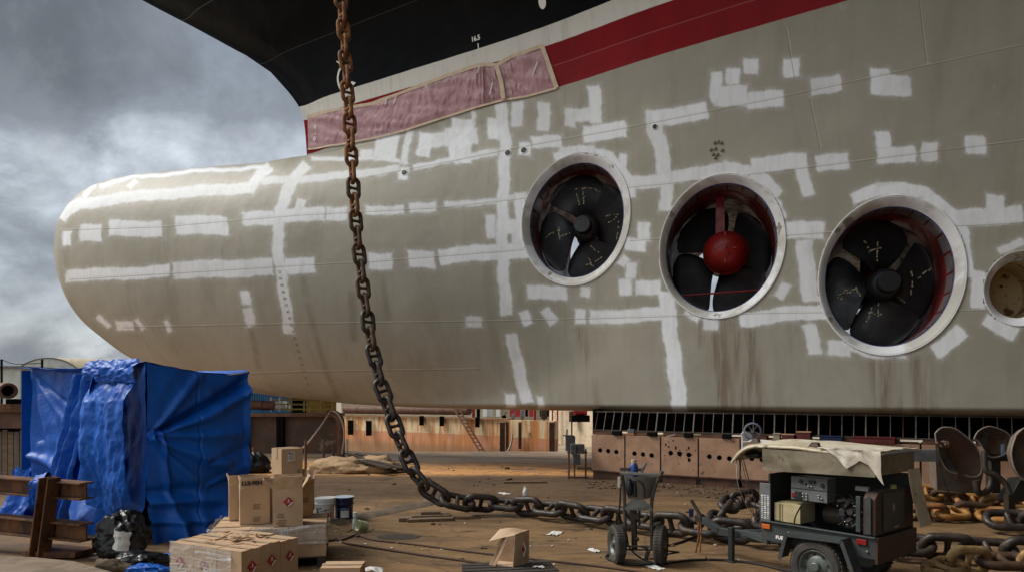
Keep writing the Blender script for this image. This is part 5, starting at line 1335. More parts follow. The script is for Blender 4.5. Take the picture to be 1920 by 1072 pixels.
# wheels with fenders
def wheel(c, ax, r, w, name='wheel', par=None, bolts=5):
    mb = MB(); q = [(r*.62, -w*.40), (r*.70, -w*.50), (r*.90, -w*.50), (r*.97, -w*.40), (r, -w*.22), (r, w*.22), (r*.97, w*.40), (r*.90, w*.50), (r*.70, w*.50), (r*.62, w*.40)]
    mb.lathe(q, c, ax, 48)
    axv = Vector(ax).normalized(); a_ = Vector((0, 0, 1)); x_ = axv.cross(a_).normalized(); y_ = axv.cross(x_)
    for i in range(40):         # tread blocks
        a = 2*math.pi*i/40; d_ = x_*math.cos(a)+y_*math.sin(a); t_ = axv.cross(d_)
        for s_ in (-1, 1): mb.bar(Vector(c)+d_*(r+.002)+axv*(s_*w*.06), Vector(c)+d_*(r+.0)+axv*(s_*w*.36)+t_*.012, r*.10, .010, up=d_)
    ty = part(name, mb, M_tyre, par or tr7, smooth=35)
    mb = MB(); mb.lathe([(r*.63, w*.40), (r*.60, w*.42), (r*.56, w*.34), (r*.50, w*.16), (r*.42, w*.16), (r*.34, w*.26), (r*.22, w*.30), (r*.20, w*.34), (r*.17, w*.52), (r*.14, w*.55), (0, w*.55)], c, ax, 40)
    mb.lathe([(r*.63, w*.40), (r*.63, -w*.40), (0, -w*.3)], c, ax, 24)
    rm = part('rim', mb, M_rim, ty, smooth=30)
    if bolts:
        mb = MB()
        for i in range(8):
            a = 2*math.pi*i/8+.2; d_ = x_*math.cos(a)+y_*math.sin(a); p = Vector(c)+d_*(r*.46)+axv*(w*.168); mb.lathe([(0, .006), (r*.058, .005), (r*.06, 0)], p, axv, 10)
        part('rim_hole', mb, M_blk, ty)
    return ty
yv = -Vector((-aX.y, aX.x, 0))  # outwards on the near side (local +y)
yv = (T7.to_3x3() @ Vector((0, 1, 0))).normalized()
for sgn, yy in ((1, .085), (-1, -1.015)):
    c = T7 @ Vector((.53, yy, 0)); c.z = .268; wheel(c, yv*sgn, .268, .155)
    mb = tm(); y0, y1 = (-.0, .19) if sgn > 0 else (-.93, -1.12)
    prof = [(.905, .255), (.83, .53), (.24, .555), (.12, .235)]
    for (a, b) in zip(prof[:-1], prof[1:]): mb.add([(a[0], y0, a[1]), (b[0], y0, b[1]), (b[0], y1, b[1]), (a[0], y1, a[1]), (a[0], y0, a[1]-.008), (b[0], y0, b[1]-.008), (b[0], y1, b[1]-.008), (a[0], y1, a[1]-.008)], [(0, 1, 2, 3), (4, 7, 6, 5), (0, 4, 5, 1), (1, 5, 6, 2), (2, 6, 7, 3), (3, 7, 4, 0)], T7)
    ed = [(x, z) for x, z in prof]
    for (a, b) in zip(ed[:-1], ed[1:]): mb.bar((a[0], y1, a[1]-.018), (b[0], y1, b[1]-.018), .006, .04, T=T7)
    P7('fender', mb, M_tg)
mb = tm(); mb.cyl((.53, .0, .235), (.53, -.93, .235), .03, T=T7); P7('axle', mb, M_tdk, smooth=True)
for nm, x, z, mat in (('side_reflector', 1.165, .53, M_orange), ('side_lamp', .12, .53, M_redl)):
    mb = tm(); mb.box((x, .014, z), (.10, .02, .055), T7); P7(nm, mb, mat, bevel=.006)
mb = tm(); add_text(mb, 'FUEL', .052, T7 @ plane_T((1.0, .004, .425), (-1, 0, 0), (0, 0, 1)), .002); P7('printed_text', mb, M_white)
for (x, z) in ((.90, .50), (.07, .44)):
    mb = tm(); mb.lathe([(0, .016), (.014, .013), (.017, 0)], (x, .001, z), (0, 1, 0), 12, T7); P7('stud_cap', mb, M_chrome, smooth=True)
# front plate with painted text
mb = tm(); mb.box((1.19, -.01, .80), (.13, .02, .42), T7); fp = P7('front_plate', mb, M_pan, bevel=.004)
mb = tm()
q = random.Random(4)
for c_ in range(3):
    for i in range(13): mb.box((1.15+.036*c_, .002, .62+.021*i), (.024*q.uniform(.6, 1.1), .002, .011*q.uniform(.5, 1.2)), T7)
P7('stencil_text', mb, M_white, fp)
# canopy: cream hood with rolled front lip, raised side
cv_ = tm(); N_ = 22
def hood(u, v):                 # u along the trailer (rear -> front), v across
    t = -.03+1.62*u; e = max(0, (t-1.22)/.37); z = 1.425-.015*math.cos(u*5)-.20*e**2.6+.02*math.sin(v*math.pi)
    return T7 @ Vector((t, .03-1.0*v, z+.012*nz(t*3, v*4, 101)))
cv_.sheet(40, 16, hood, .018)
def hood_l(u): return hood(u, 0)-Vector((0, 0, .012))
cn = P7('canopy', cv_, M_can, smooth=50)
mb = tm(); mb.tube([hood_l(i/30) for i in range(31)], .016, 8); P7('canopy_lip', mb, M_can, cn, smooth=True)
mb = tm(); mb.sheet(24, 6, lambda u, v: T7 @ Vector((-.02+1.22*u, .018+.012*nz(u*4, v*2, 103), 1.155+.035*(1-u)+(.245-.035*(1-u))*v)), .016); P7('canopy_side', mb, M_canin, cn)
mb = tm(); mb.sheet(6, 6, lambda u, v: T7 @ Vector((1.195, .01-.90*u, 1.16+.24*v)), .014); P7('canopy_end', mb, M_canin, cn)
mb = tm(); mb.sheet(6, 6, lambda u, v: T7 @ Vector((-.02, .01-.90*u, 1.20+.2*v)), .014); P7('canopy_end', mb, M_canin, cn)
mb = tm(); mb.ball((1.45, -.25, 1.30), (.13, .15, .045), 16, 8, T7, jit=.2); P7('work_lamp', mb, M_blk, cn, smooth=True)
def cloth(u, v):
    x = -.07+.62*u; over = max(0, v-.5)/.5; dr = (.30*max(0, 1-u/.35)+.17*max(0, 1-abs(u-.52)/.30)+.03)*min(1, (1-u)*5)
    return T7 @ Vector((x+.03*nz(u*3, v*3, 115)-.04*over*(1-u), .055-.55*max(0, 1-v*2)+.012*math.sin(u*26)*over+.02*nz(u*6, v*4, 111), 1.452-dr*over**1.1+.012*nz(u*7, v*7, 112)))
mb = tm(); mb.sheet(48, 30, cloth, .004)
P7('cloth_cover', mb, M_cloth, cn, smooth=70, label='dirty white cloth draped over the rear end of the lid')
mb = tm(); mb.sheet(18, 14, lambda u, v: T7 @ Vector((.95+.55*u, -.02-.42*v, 1.452+.03*abs(nz(u*3, v*3, 121))+.04*max(0, u-.7)*v)), .003); P7('paper_cover', mb, M_paper, cn, smooth=60)
for (x, y) in ((1.33, .0), (.62, .02)):
    mb = tm(); mb.prism([(x-.06, y, 1.452), (x+.06, y, 1.452), (x+.03, y-.02, 1.50), (x-.035, y-.02, 1.50)], (0, -.06, 0), T7); P7('brick_weight', mb, M_ch_br, cn, bevel=.006)
# rear cover plate leaning against the far rear corner
mb = tm(); mb.sheet(6, 14, lambda u, v: T7 @ Vector((-.035-.10*(1-v)**1.5, -.72-.28*u-.05*(1-v), .62+.60*v)), .012); P7('rear_cover', mb, M_can, smooth=60)
# interior
mb = tm(); mb.box((.6, -.905, .87), (1.2, .02, .58), T7); mb.box((1.195, -.5, .85), (.02, .8, .52), T7); P7('back_wall', mb, M_tdk)
mb = tm(); mb.box((.715, -.17, .985), (.405, .20, .255), T7); cpn = P7('control_panel', mb, M_pan, bevel=.005)
mb = tm(); mb.box((.715, -.068, .985), (.40, .006, .006), T7); mb.box((.83, -.064, .905), (.075, .014, .085), T7)
P7('panel_switches', mb, M_blk, cpn)
mb = tm()
for (x, z, r) in ((.80, 1.065, .022), (.70, 1.07, .020), (.655, 1.07, .020), (.745, 1.04, .012), (.56, 1.04, .022)): mb = tm(); mb.lathe([(0, .02), (r*.9, .018), (r, .0)], (x, -.069, z), (0, 1, 0), 14, T7); P7('gauge', mb, M_blk, cpn, smooth=40)
mb = tm()
for (x, z, r) in ((.715, 1.018, .011), (.68, 1.018, .011), (.775, .93, .010), (.775, .90, .010), (.735, .93, .010), (.735, .90, .010), (.735, .872, .010), (.60, .93, .011), (.60, .905, .011), (.57, .90, .012)): mb.lathe([(0, .018), (r, .014), (r, .0)], (x, -.069, z), (0, 1, 0), 10, T7)
P7('knob', mb, M_chrome, cpn, smooth=40)
mb = tm(); mb.box((.885, -.064, .91), (.04, .014, .05), T7); P7('red_switch', mb, M_redl, cpn, bevel=.004)
mb = tm(); mb.box((.955, -.22, .70), (.30, .32, .205), T7); mb.box((1.075, -.055, .70), (.055, .012, .19), T7)
for i in range(4): mb.box((.93+.022*i+.085, -.058, .70), (.006, .012, .2), T7)
P7('fuel_tank', mb, M_tank, bevel=.02)
mb = tm(); mb.cyl((.60, -.33, .90), (.34, -.22, .82), .06, T=T7); mb.cyl((.62, -.34, .905), (.585, -.325, .895), .068, T=T7); P7('air_filter', mb, M_eng, smooth=40)
mb = tm(); mb.cyl((.62, -.36, .70), (.38, -.36, .70), .115, T=T7); mb.cyl((.62, -.36, .70), (.66, -.36, .70), .105, T=T7); P7('alternator', mb, M_eng2, smooth=40)
mb = tm(); mb.tube([(.43+.0, -.36+.122*math.sin(R(a)), .70+.122*math.cos(R(a))) for a in range(0, 360, 15)], .006, 6, T7, closed=True); P7('clamp_band', mb, M_chrome, smooth=True)
mb = tm(); mb.box((.25, -.40, .74), (.30, .34, .28), T7); q = random.Random(9)
for i in range(44): mb.box((q.uniform(.05, .46), q.uniform(-.32, -.18), q.uniform(.63, .92)), (q.uniform(.03, .09), q.uniform(.03, .08), q.uniform(.03, .08)), T7, (q.uniform(0, 1), q.uniform(0, 1), q.uniform(0, 1)))
for i in range(9): x, z = q.uniform(.08, .42), q.uniform(.66, .9); mb.cyl((x, -.20, z), (x+q.uniform(-.03, .03), -.14, z), q.uniform(.015, .04), T=T7, n=12)
P7('engine_block', mb, M_eng, bevel=.006)
mb = tm()
for i in range(8):
    p = Vector((q.uniform(.06, .45), -.17, q.uniform(.64, .95))); pts_ = [p]
    for j in range(4): pts_.append(pts_[-1]+Vector((q.uniform(-.09, .09), q.uniform(-.03, .03), q.uniform(-.07, .07))))
    mb.tube(smooth_path(pts_, 4), .008, 6, T7)
P7('engine_hose', mb, M_blk, smooth=True)
mb = tm()
for i in range(7): mb.lathe([(0, .010), (.005, .008), (.006, 0)], (q.uniform(.07, .45), -.145, q.uniform(.63, .92)), (0, 1, .3), 8, T7)
P7('bolt_head', mb, M_chrome, smooth=True)
# rear radiator cabinet
mb = tm(); mb.prism([(.0, -.02, .60), (.0, -.02, .97), (.0, -.09, 1.03), (.0, -.80, 1.03), (.0, -.88, .97), (.0, -.88, .60)], (.12, 0, 0), T7); rc_ = P7('radiator_cabinet', mb, M_tbr, bevel=.006)
mb = tm(); mb.prism([(-.014, -.18, .62), (-.014, -.18, 1.015), (-.014, -.66, 1.015), (-.014, -.66, .62)], (.012, 0, 0), T7); P7('rear_door', mb, M_tdk, rc_, bevel=.004)
mb = tm(); mb.prism([(.09, .004, .61), (.09, .004, .97), (.06, .004, 1.0), (.035, .004, .97), (.035, .004, .61)], (0, -.015, 0), T7); mb.box((.165, -.02, .80), (.045, .03, .36), T7); P7('side_louvre', mb, M_tg, rc_, bevel=.004)
mb = tm(); mb.prism([(-.016, -.40, .90), (-.016, -.37, .86), (-.016, -.40, .80), (-.016, -.43, .86)], (.004, 0, 0), T7); mb.box((-.018, -.45, .655), (.02, .09, .018), T7); P7('door_badge', mb, M_chrome, rc_)
mb = tm(); mb.box((.16, -.10, 1.05), (.13, .05, .045), T7); P7('bracket', mb, M_pan, rc_, bevel=.004)
mb = tm(); mb.cyl((.03, -.50, 1.03), (.03, -.50, 1.07), .03, T=T7); P7('filler_cap', mb, M('brass_cap', (.3, .27, .08), rough=.4), rc_, smooth=40)
mb = tm(); mb.tube(smooth_path([(1.52, -.02, 1.40), (1.40, .02, 1.10), (1.30, .03, .8), (1.26, .03, .55)], 6), .006, 6, T7); P7('hanging_wire', mb, M_hose, smooth=True)
mb = tm(); mb.tube(smooth_path([(.72, .01, .87), (.77, .02, .78), (.82, .015, .68), (.83, .02, .60)], 6), .008, 6, T7); P7('hanging_wire', mb, M_hose, smooth=True)
for k_ in range(3):
    mb = tm(); mb.tube(smooth_path([(1.58, -.05-.04*k_, 1.27), (1.52-.06*k_, .03, 1.0), (1.40-.03*k_, .02, .72), (1.27, .0, .60-.04*k_)], 6), .004, 5, T7); P7('hanging_wire', mb, M_chrome if k_ == 0 else M_cab, smooth=True)

# ------------------------------------------------------------------ spray pump cart
k8 = 8.16/1280
O8 = gp(1197, 1055); T8 = frame(O8, (math.cos(R(-7)), math.sin(R(-7)), 0))
def L8(x, y, d=0.0): return Vector(((x-1197)*k8, d, (1055-y)*k8))
M_cf = M('worn_grey_tube', (.115, .108, .10), (.07, .06, .052), 7, c3=(.05, .032, .022), s3=9, lo3=.58, hi3=.68, rough=.4, metal=.5, bump=.15)
M_cs = M('galvanised_sheet', (.20, .205, .195), (.15, .15, .14), 4, c3=(.08, .065, .05), s3=8, lo3=.6, hi3=.7, rough=.4, metal=.4, bump=.1)
ct = thing('spray_pump_cart', 'upright two wheeled paint spray pump cart with grey hopper and blue cap', 'pump cart', tuple(O8))
def P8(name, mb, mat, par=None, **kw): return part(name, mb, mat, par or ct, **kw)
for sx, mat in ((1157, 0), (1238, 0)):
    c = T8 @ L8(sx, 1020); c.z = .232 if False else .225
    wheel(c, T8.to_3x3() @ Vector((-1 if sx < 1197 else 1, -.28, 0)), .225, .115, par=ct, bolts=0)
mb = MB(); mb.tube(smooth_path([L8(1173, 1030), L8(1172, 960), L8(1169, 905, -.02), L8(1164, 884, -.06)], 6), .021, 12, T8); P8('frame_tube', mb, M_cf, smooth=40)
mb = MB(); mb.tube(smooth_path([L8(1222, 1030), L8(1221, 960), L8(1222, 935, -.01), L8(1228, 910, -.03), L8(1238, 884, -.06)], 6), .021, 12, T8); P8('frame_tube', mb, M_cf, smooth=40)
mb = MB(); mb.bar(L8(1165, 886, -.075), L8(1238, 888, -.075), .03, .035, T=T8); mb.cyl(L8(1236, 887, -.06), L8(1241, 884, -.0), .024, T=T8); P8('handle_bar', mb, M_chrome, bevel=.008)
mb = MB()
for y_, d_ in ((1024, 0), (1032, .05)): mb.cyl(L8(1160, y_, d_), L8(1236, y_-1, d_), .012, T=T8, n=10)
mb.bar(L8(1216, 1028, .0), L8(1210, 1048, -.03), .05, .02, T=T8); mb.cyl(L8(1234, 1031, .05), L8(1276, 1041, .25), .011, T=T8, n=8); mb.cyl(L8(1276, 1041, .25), L8(1240, 1043, .1), .011, T=T8, n=8); mb.cyl(L8(1200, 1022, -.05), L8(1216, 1028, 0), .011, T=T8, n=8)
P8('undercarriage', mb, M_cf, smooth=35)
def hop(u, v):
    top = L8(1168, 892).lerp(L8(1234, 893), u); bot = L8(1178, 935).lerp(L8(1219, 933), u)
    return T8 @ (bot.lerp(top, v)+Vector((0, .02-.11*math.sin(math.pi*u)*(.4+.6*v)+.10*v*0, -.015*math.sin(math.pi*u)*(1-v))))
mb = MB(); mb.sheet(16, 8, hop, .006); mb.sheet(16, 6, lambda u, v: T8 @ (L8(1178, 932).lerp(L8(1219, 932), u).lerp(L8(1168, 893).lerp(L8(1234, 893), u), v)+Vector((0, .16+.04*v, 0))), .006)
P8('hopper', mb, M_cs, smooth=50)
mb = MB(); mb.prism([L8(1171, 955, -.03), L8(1224, 956, -.03), L8(1219, 946, -.03), L8(1204, 934, -.02), L8(1200, 925, -.02), L8(1188, 925, -.02), L8(1186, 934, -.02), L8(1174, 946, -.03)], (0, .008, 0), T8); P8('apron_plate', mb, M_cs)
mb = MB(); mb.ball(L8(1180, 913, -.05), (.045, .05, .11), 14, 10, T8); mb.cyl(L8(1190, 930, -.06), L8(1190, 900, -.05), .022, T=T8); P8('pump_motor', mb, M_blk, smooth=50)
mb = MB(); mb.cyl(L8(1190, 1030, .03), L8(1189, 955, .03), .035, T=T8); mb.cyl(L8(1186, 985, .03), L8(1184, 955, .03), .02, T=T8); mb.cyl(L8(1199, 985, .02), L8(1199, 955, .02), .015, T=T8); mb.ball(L8(1195, 1010, -.0), .025, 10, 8, T8); mb.box(L8(1193, 968, .02), (.06, .08, .07), T8)
P8('pump_lower', mb, M_eng2, smooth=40)
mb = MB(); mb.lathe([(0, 0), (.05, 0), (.052, .13), (.04, .16), (.03, .17), (0, .17)], L8(1189, 896, .06), (0, 0, 1), 20, T8); bt = P8('blue_pump_cap', mb, M('cap_blue', (.02, .055, .20), rough=.4), smooth=40)
mb = MB(); mb.lathe([(.032, .17), (.034, .2), (.03, .215), (0, .215)], L8(1189, 896, .06), (0, 0, 1), 18, T8); P8('tan_lid', mb, M('tan_cap', (.42, .30, .2), rough=.5), bt, smooth=40)
mb = MB(); mb.bar(L8(1203, 886, .05), L8(1212, 868, .06), .03, .055, up=(0, 1, 0), T=T8); P8('lever', mb, M_cs, bevel=.005)
mb = MB()
for i in range(4): mb.cyl(L8(1163, 878+2*i, .03+.03*i), L8(1206, 879+2*i, .03+.03*i), .005, T=T8, n=6)
for x_ in (1168, 1180, 1194): mb.cyl(L8(x_, 877, .02), L8(x_, 888, .14), .005, T=T8, n=6)
P8('wire_tray', mb, M_cf)
mb = MB(); mb.box(L8(1161, 903, -.07), (.03, .012, .13), T8); P8('tag', mb, M_paper, bevel=.003)
mb = MB(); mb.tube(smooth_path([L8(1193, 899, -.08), L8(1202, 903, -.1), L8(1207, 915, -.1), L8(1207, 930, -.08)], 6), .01, 8, T8); mb.tube(smooth_path([L8(1164, 906, -.06), L8(1162, 950, -.05), L8(1157, 968, -.03), L8(1158, 985, .0), L8(1174, 1000, .0), L8(1180, 1025, .0), L8(1200, 1042, -.08), L8(1228, 1050, -.14)], 8), .011, 8, T8); P8('fluid_hose', mb, M_hose, smooth=True)
cable('hose', 'black air hose looping past the spray pump cart towards the trailer tongue', [(1144, 1028), (1141, 1040), (1136, 1046), (1150, 1053), (1190, 1060), (1240, 1059), (1290, 1052), (1350, 1051), (1410, 1057), (1460, 1068), (1500, 1080)], .014, M_hose, 'hose')
cable('hose', 'black hose curling between the spray cart and the trailer coupling', [(1252, 1024), (1275, 1018), (1300, 1008), (1318, 1000)], .014, M_hose, 'hose')
mb = MB(); p_ = gp(1292, 1004); mb.sheet(6, 12, lambda u, v: Vector((p_.x-.03+.07*u+.02*nz(u*3, v*3, 7), p_.y-.1, .40-.32*v)), .004); single('blue_rag', mb, M('rag_blue', (.02, .04, .16), rough=.8), 'small dark blue rag hanging over the chain beside the coupling', 'rag', smooth=60)
# ------------------------------------------------------------------ keel blocks and crib frames under the ship
M_kb = M('red_lead_steel', (.34, .195, .12), (.43, .26, .165), 2.2, c3=(.055, .035, .025), s3=4.5, lo3=.6, hi3=.7, rough=.6, bump=.12)
M_kt = M('stained_timber', (.12, .055, .035), (.07, .038, .026), 4, rough=.85, bump=.3)
M_gap = M('gap_shade_and_black_parts', (.005, .005, .005), rough=.9, spec=.1)  # flat black: stands in for shade in gaps and hollows, also colours black parts
LA = Vector((1.92, 16.45, 0)); LB = Vector((9.9, 11.85, 0)); ld = (LB-LA).normalized(); ln = Vector((ld.y, -ld.x, 0))      # ln towards the viewer
TK = lambda d, off=0.0: frame(LA+ld*d+ln*off, ld)      # local x along the row, -y towards the viewer
pos_ = 0.0; wds = [.86, .86, .86, .90, .88, .86, .62, .86, .86, .86]
names_ = ['first from the left', 'second from the left', 'third, spotted with black stains', 'fourth, just left of the trailer', 'fifth, behind the trailer lid', 'sixth, behind the trailer', 'narrow, right of the trailer', 'behind the steel hood', 'right of the steel hood', 'at the right edge']
for i, w_ in enumerate(wds):
    if i == 6: pos_ += .12
    T = TK(pos_); root = thing('keel_block', 'rusty pink steel keel block with round holes, '+names_[i], 'keel block', tuple(T @ Vector((w_/2, .45, 0))), 'keel blocks in a row under the ship')
    hw = w_-.035; zb_k, zt_k = .20, 1.05; q = random.Random(i)
    # front plate with three real holes: cut as a ring of quads round each hole
    mb = MB(); xs = [w_*(.20+.24*k)+.045 for k in range(3)] if i < 7 else [w_*.3]
    if i == 6: xs = [w_*.5]
    zc = .66+q.uniform(-.03, .03); r = .055
    cuts = [0]+[(xs[k]+xs[k+1])/2 for k in range(len(xs)-1)]+[hw]
    for k, xc in enumerate(xs):
        zk = zc-.012*k; x0, x1 = cuts[k], cuts[k+1]; n = 24; vs = []; 
        for j in range(n):
            a = 2*math.pi*j/n; c_, s_ = math.cos(a), math.sin(a); vs.append((xc+r*c_, 0, zk+r*s_))
        for j in range(n):
            a = 2*math.pi*j/n; c_, s_ = math.cos(a), math.sin(a)
            kx = ((x1-xc) if c_ > 0 else (xc-x0))/max(abs(c_), 1e-6); kz = ((zt_k-zk) if s_ > 0 else (zk-zb_k))/max(abs(s_), 1e-6); kk = min(kx, kz); vs.append((xc+kk*c_, 0, zk+kk*s_))
        for j in range(n): vs.append((xc+r*math.cos(2*math.pi*j/n), .05, zk+r*math.sin(2*math.pi*j/n)))
        fs = [(j, (j+1) % n, n+(j+1) % n, n+j) for j in range(n)]+[(j, 2*n+j, 2*n+(j+1) % n, (j+1) % n) for j in range(n)]
        # square corners of each field
        mb.add(vs, fs, T)
        for cx_, cz_ in ((x0, zb_k), (x1, zb_k), (x1, zt_k), (x0, zt_k)):
            angc = math.atan2(cz_-zk, cx_-xc) % (2*math.pi); j = int(angc/(2*math.pi)*n) % n
            mb.add([vs[n+j], (cx_, 0, cz_), vs[n+(j+1) % n]], [(0, 1, 2)], T)
    mb.add([(0, 0, zb_k), (0, .9, zb_k), (0, .9, zt_k), (0, 0, zt_k)], [(0, 1, 2, 3)], T); mb.add([(hw, 0, zb_k), (hw, 0, zt_k), (hw, .9, zt_k), (hw, .9, zb_k)], [(0, 1, 2, 3)], T); mb.add([(0, 0, zt_k), (hw, 0, zt_k), (hw, .9, zt_k), (0, .9, zt_k)], [(0, 1, 2, 3)], T)
    part('block_body', mb, M_kb, root)
    mb = MB(); mb.box((hw/2, .10, .62), (hw-.03, .01, .8), T); part('hole_shade_sheet', mb, M_gap, root)  # black sheet stands in for the shade inside the holes
    mb = MB(); mb.box((hw/2, -.005, .185), (hw+.01, .05, .03), T); mb.box((hw/2, .05, .085), (hw-.06, .08, .17), T); part('foot_plate', mb, M_kt, root, bevel=.004)
    if i == 2:
        sm = MB()
        for k in range(22):
            x, z = q.uniform(.05, hw-.05), q.uniform(.3, 1.0); s = q.uniform(.006, .02); sm.ball((x, -.002, z), (s, .004, s*q.uniform(.6, 2.2)), 7, 5, T, jit=.6)
        part('tar_spot', sm, M_gap, root)
    mb = MB(); tz = q.choice((.085, .10, .11)); mb.box((w_*.30, .22, 1.05+tz/2), (w_*.56, .30, tz), T, (0, 0, R(q.uniform(-2, 2)))); part('cap_timber', mb, M_kt, root, bevel=.006)
    pos_ += w_
mb = MB(); root = thing('crib_frame', 'long dark steel crib frame with upright bars filling the gap under the hull', 'crib frame', tuple(TK(4.5, -.3).translation))
Lf = (LB-LA).length; Tf = TK(0, -.12)
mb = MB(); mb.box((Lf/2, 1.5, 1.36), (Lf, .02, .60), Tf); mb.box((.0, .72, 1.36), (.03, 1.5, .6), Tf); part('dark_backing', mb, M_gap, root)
mb = MB(); mb.box((Lf/2, -.02, 1.155), (Lf, .07, .035), Tf); mb.box((Lf/2, .05, 1.60), (Lf, .07, .03), Tf); part('long_rail', mb, M('dark_rail', (.05, .038, .03), (.09, .06, .042), 5, rough=.7), root)
M_bar = M('pale_worn_bar', (.20, .175, .15), (.12, .10, .08), 6, rough=.6)
n_ = int(Lf/.215)
for i in range(n_):
    x = .06+.215*i; big = i % 4 == 3
    mb = MB(); mb.bar((x, -.045, 1.16), (x+.045*max(0, 1-i/18), .03, 1.60), .024 if big else .014, .05 if big else .03, T=Tf); part('upright_bar', mb, M_bar if (big or i % 3) else M_kt, root)
for i, d_ in enumerate((.66, 1.52, 2.34, 3.18, 4.6, 5.3)):
    mb = MB(); mb.box((0, 0, 1.10), (.19, .12, .10), TK(d_, -.02)); single('rubber_block', mb, M_gap, 'black rubber packing block on the keel block row, '+('first', 'second', 'third', 'fourth', 'fifth', 'sixth')[i]+' from the left', 'packing block', 'packing blocks on the keel blocks', bevel=.01)
T = TK(.97, .0); mb = MB(); mb.box((0, .1, 1.08), (.17, .14, .05), T); o1 = single('orange_crate', mb, M('dull_orange', (.33, .15, .05), rough=.6), 'small dull orange crate on the second keel block', 'crate', bevel=.006)
mb = MB(); mb.box((0, .1, 1.155), (.16, .13, .09), T); mb.box((0, .034, 1.155), (.012, .01, .085), T); single('grey_tin', mb, M_pan, 'grey blue tin standing on the small orange crate', 'tin', bevel=.008)
mb = MB(); mb.bar((1.85, -.0, 1.06), (2.03, .06, 1.11), .02, .02, T=TK(0)); single('white_stick', mb, M_paper, 'pale stick lying on top of the third keel block', 'stick')
# red boxes and clutter on the blocks behind the trailer
M_rbox = M('red_tool_box', (.13, .016, .014), (.09, .014, .012), 4, rough=.5)
for lab, d_, w_, h_, mat in (('red steel box with pale lid on the keel blocks behind the trailer', 4.74, .26, .17, M_rbox), ('low dark red box left of the pale lidded red box', 4.44, .24, .11, M_rbox), ('small buff box left of the dark red boxes', 4.22, .13, .12, M('buff_box', (.33, .27, .2), rough=.7)), ('dark blue low case right of the red boxes', 5.25, .42, .10, M_npl), ('long maroon beam on the keel blocks above the trailer', 6.0, .75, .10, M_rbox)):
    bx = thing('tool_box', lab, 'box', tuple(TK(d_).translation+Vector((0, 0, 1.05))), 'boxes left on the keel blocks')
    mb = MB(); mb.box((0, -.02, 1.055+h_/2), (w_, .2, h_), TK(d_)); part('box_body', mb, mat, bx, bevel=.008)
    mb = MB(); mb.box((0, -.02, 1.058+h_+.012), (w_+.02, .22, .024), TK(d_)); part('box_lid', mb, M_kb if 'pale' in lab else mat, bx, bevel=.006)
# small wheel reel on a post left above the trailer
rl = thing('fan_wheel', 'small spoked blue grey fan wheel on a white bracket at the keel blocks', 'fan', tuple(at(1405, 845, 14.2)))
c = at(1411, 808, 14.2); ax = Vector((-.35, -.93, .1)).normalized(); x_ = ax.cross(Vector((0, 0, 1))).normalized(); y_ = ax.cross(x_)
mb = MB(); mb.lathe([(.145, -.08), (.18, -.08), (.187, 0), (.18, .06), (.152, .07), (.146, .02), (.145, -.08)], c, ax, 36); part('wheel_rim', mb, M('blue_grey_rim', (.13, .15, .20), rough=.4), rl, smooth=40)
mb = MB()
for i in range(5): a = 2*math.pi*i/5+.3; d_ = x_*math.cos(a)+y_*math.sin(a); mb.bar(c, c+d_*.15, .025, .02, up=ax)
mb.lathe([(0, .05), (.035, .05), (.04, -.03), (0, -.03)], c, ax, 18); part('wheel_spoke', mb, M_pan, rl, bevel=.003)
mb = MB(); mb.bar(at(1394, 850, 14.25), at(1394, 812, 14.25), .07, .05); mb.prism([at(1389, 814, 14.2), at(1396, 806, 14.2), at(1408, 812, 14.2), at(1414, 824, 14.2), at(1402, 830, 14.2)], (0, .03, 0)); part('bracket', mb, M_wpl, rl, bevel=.006)
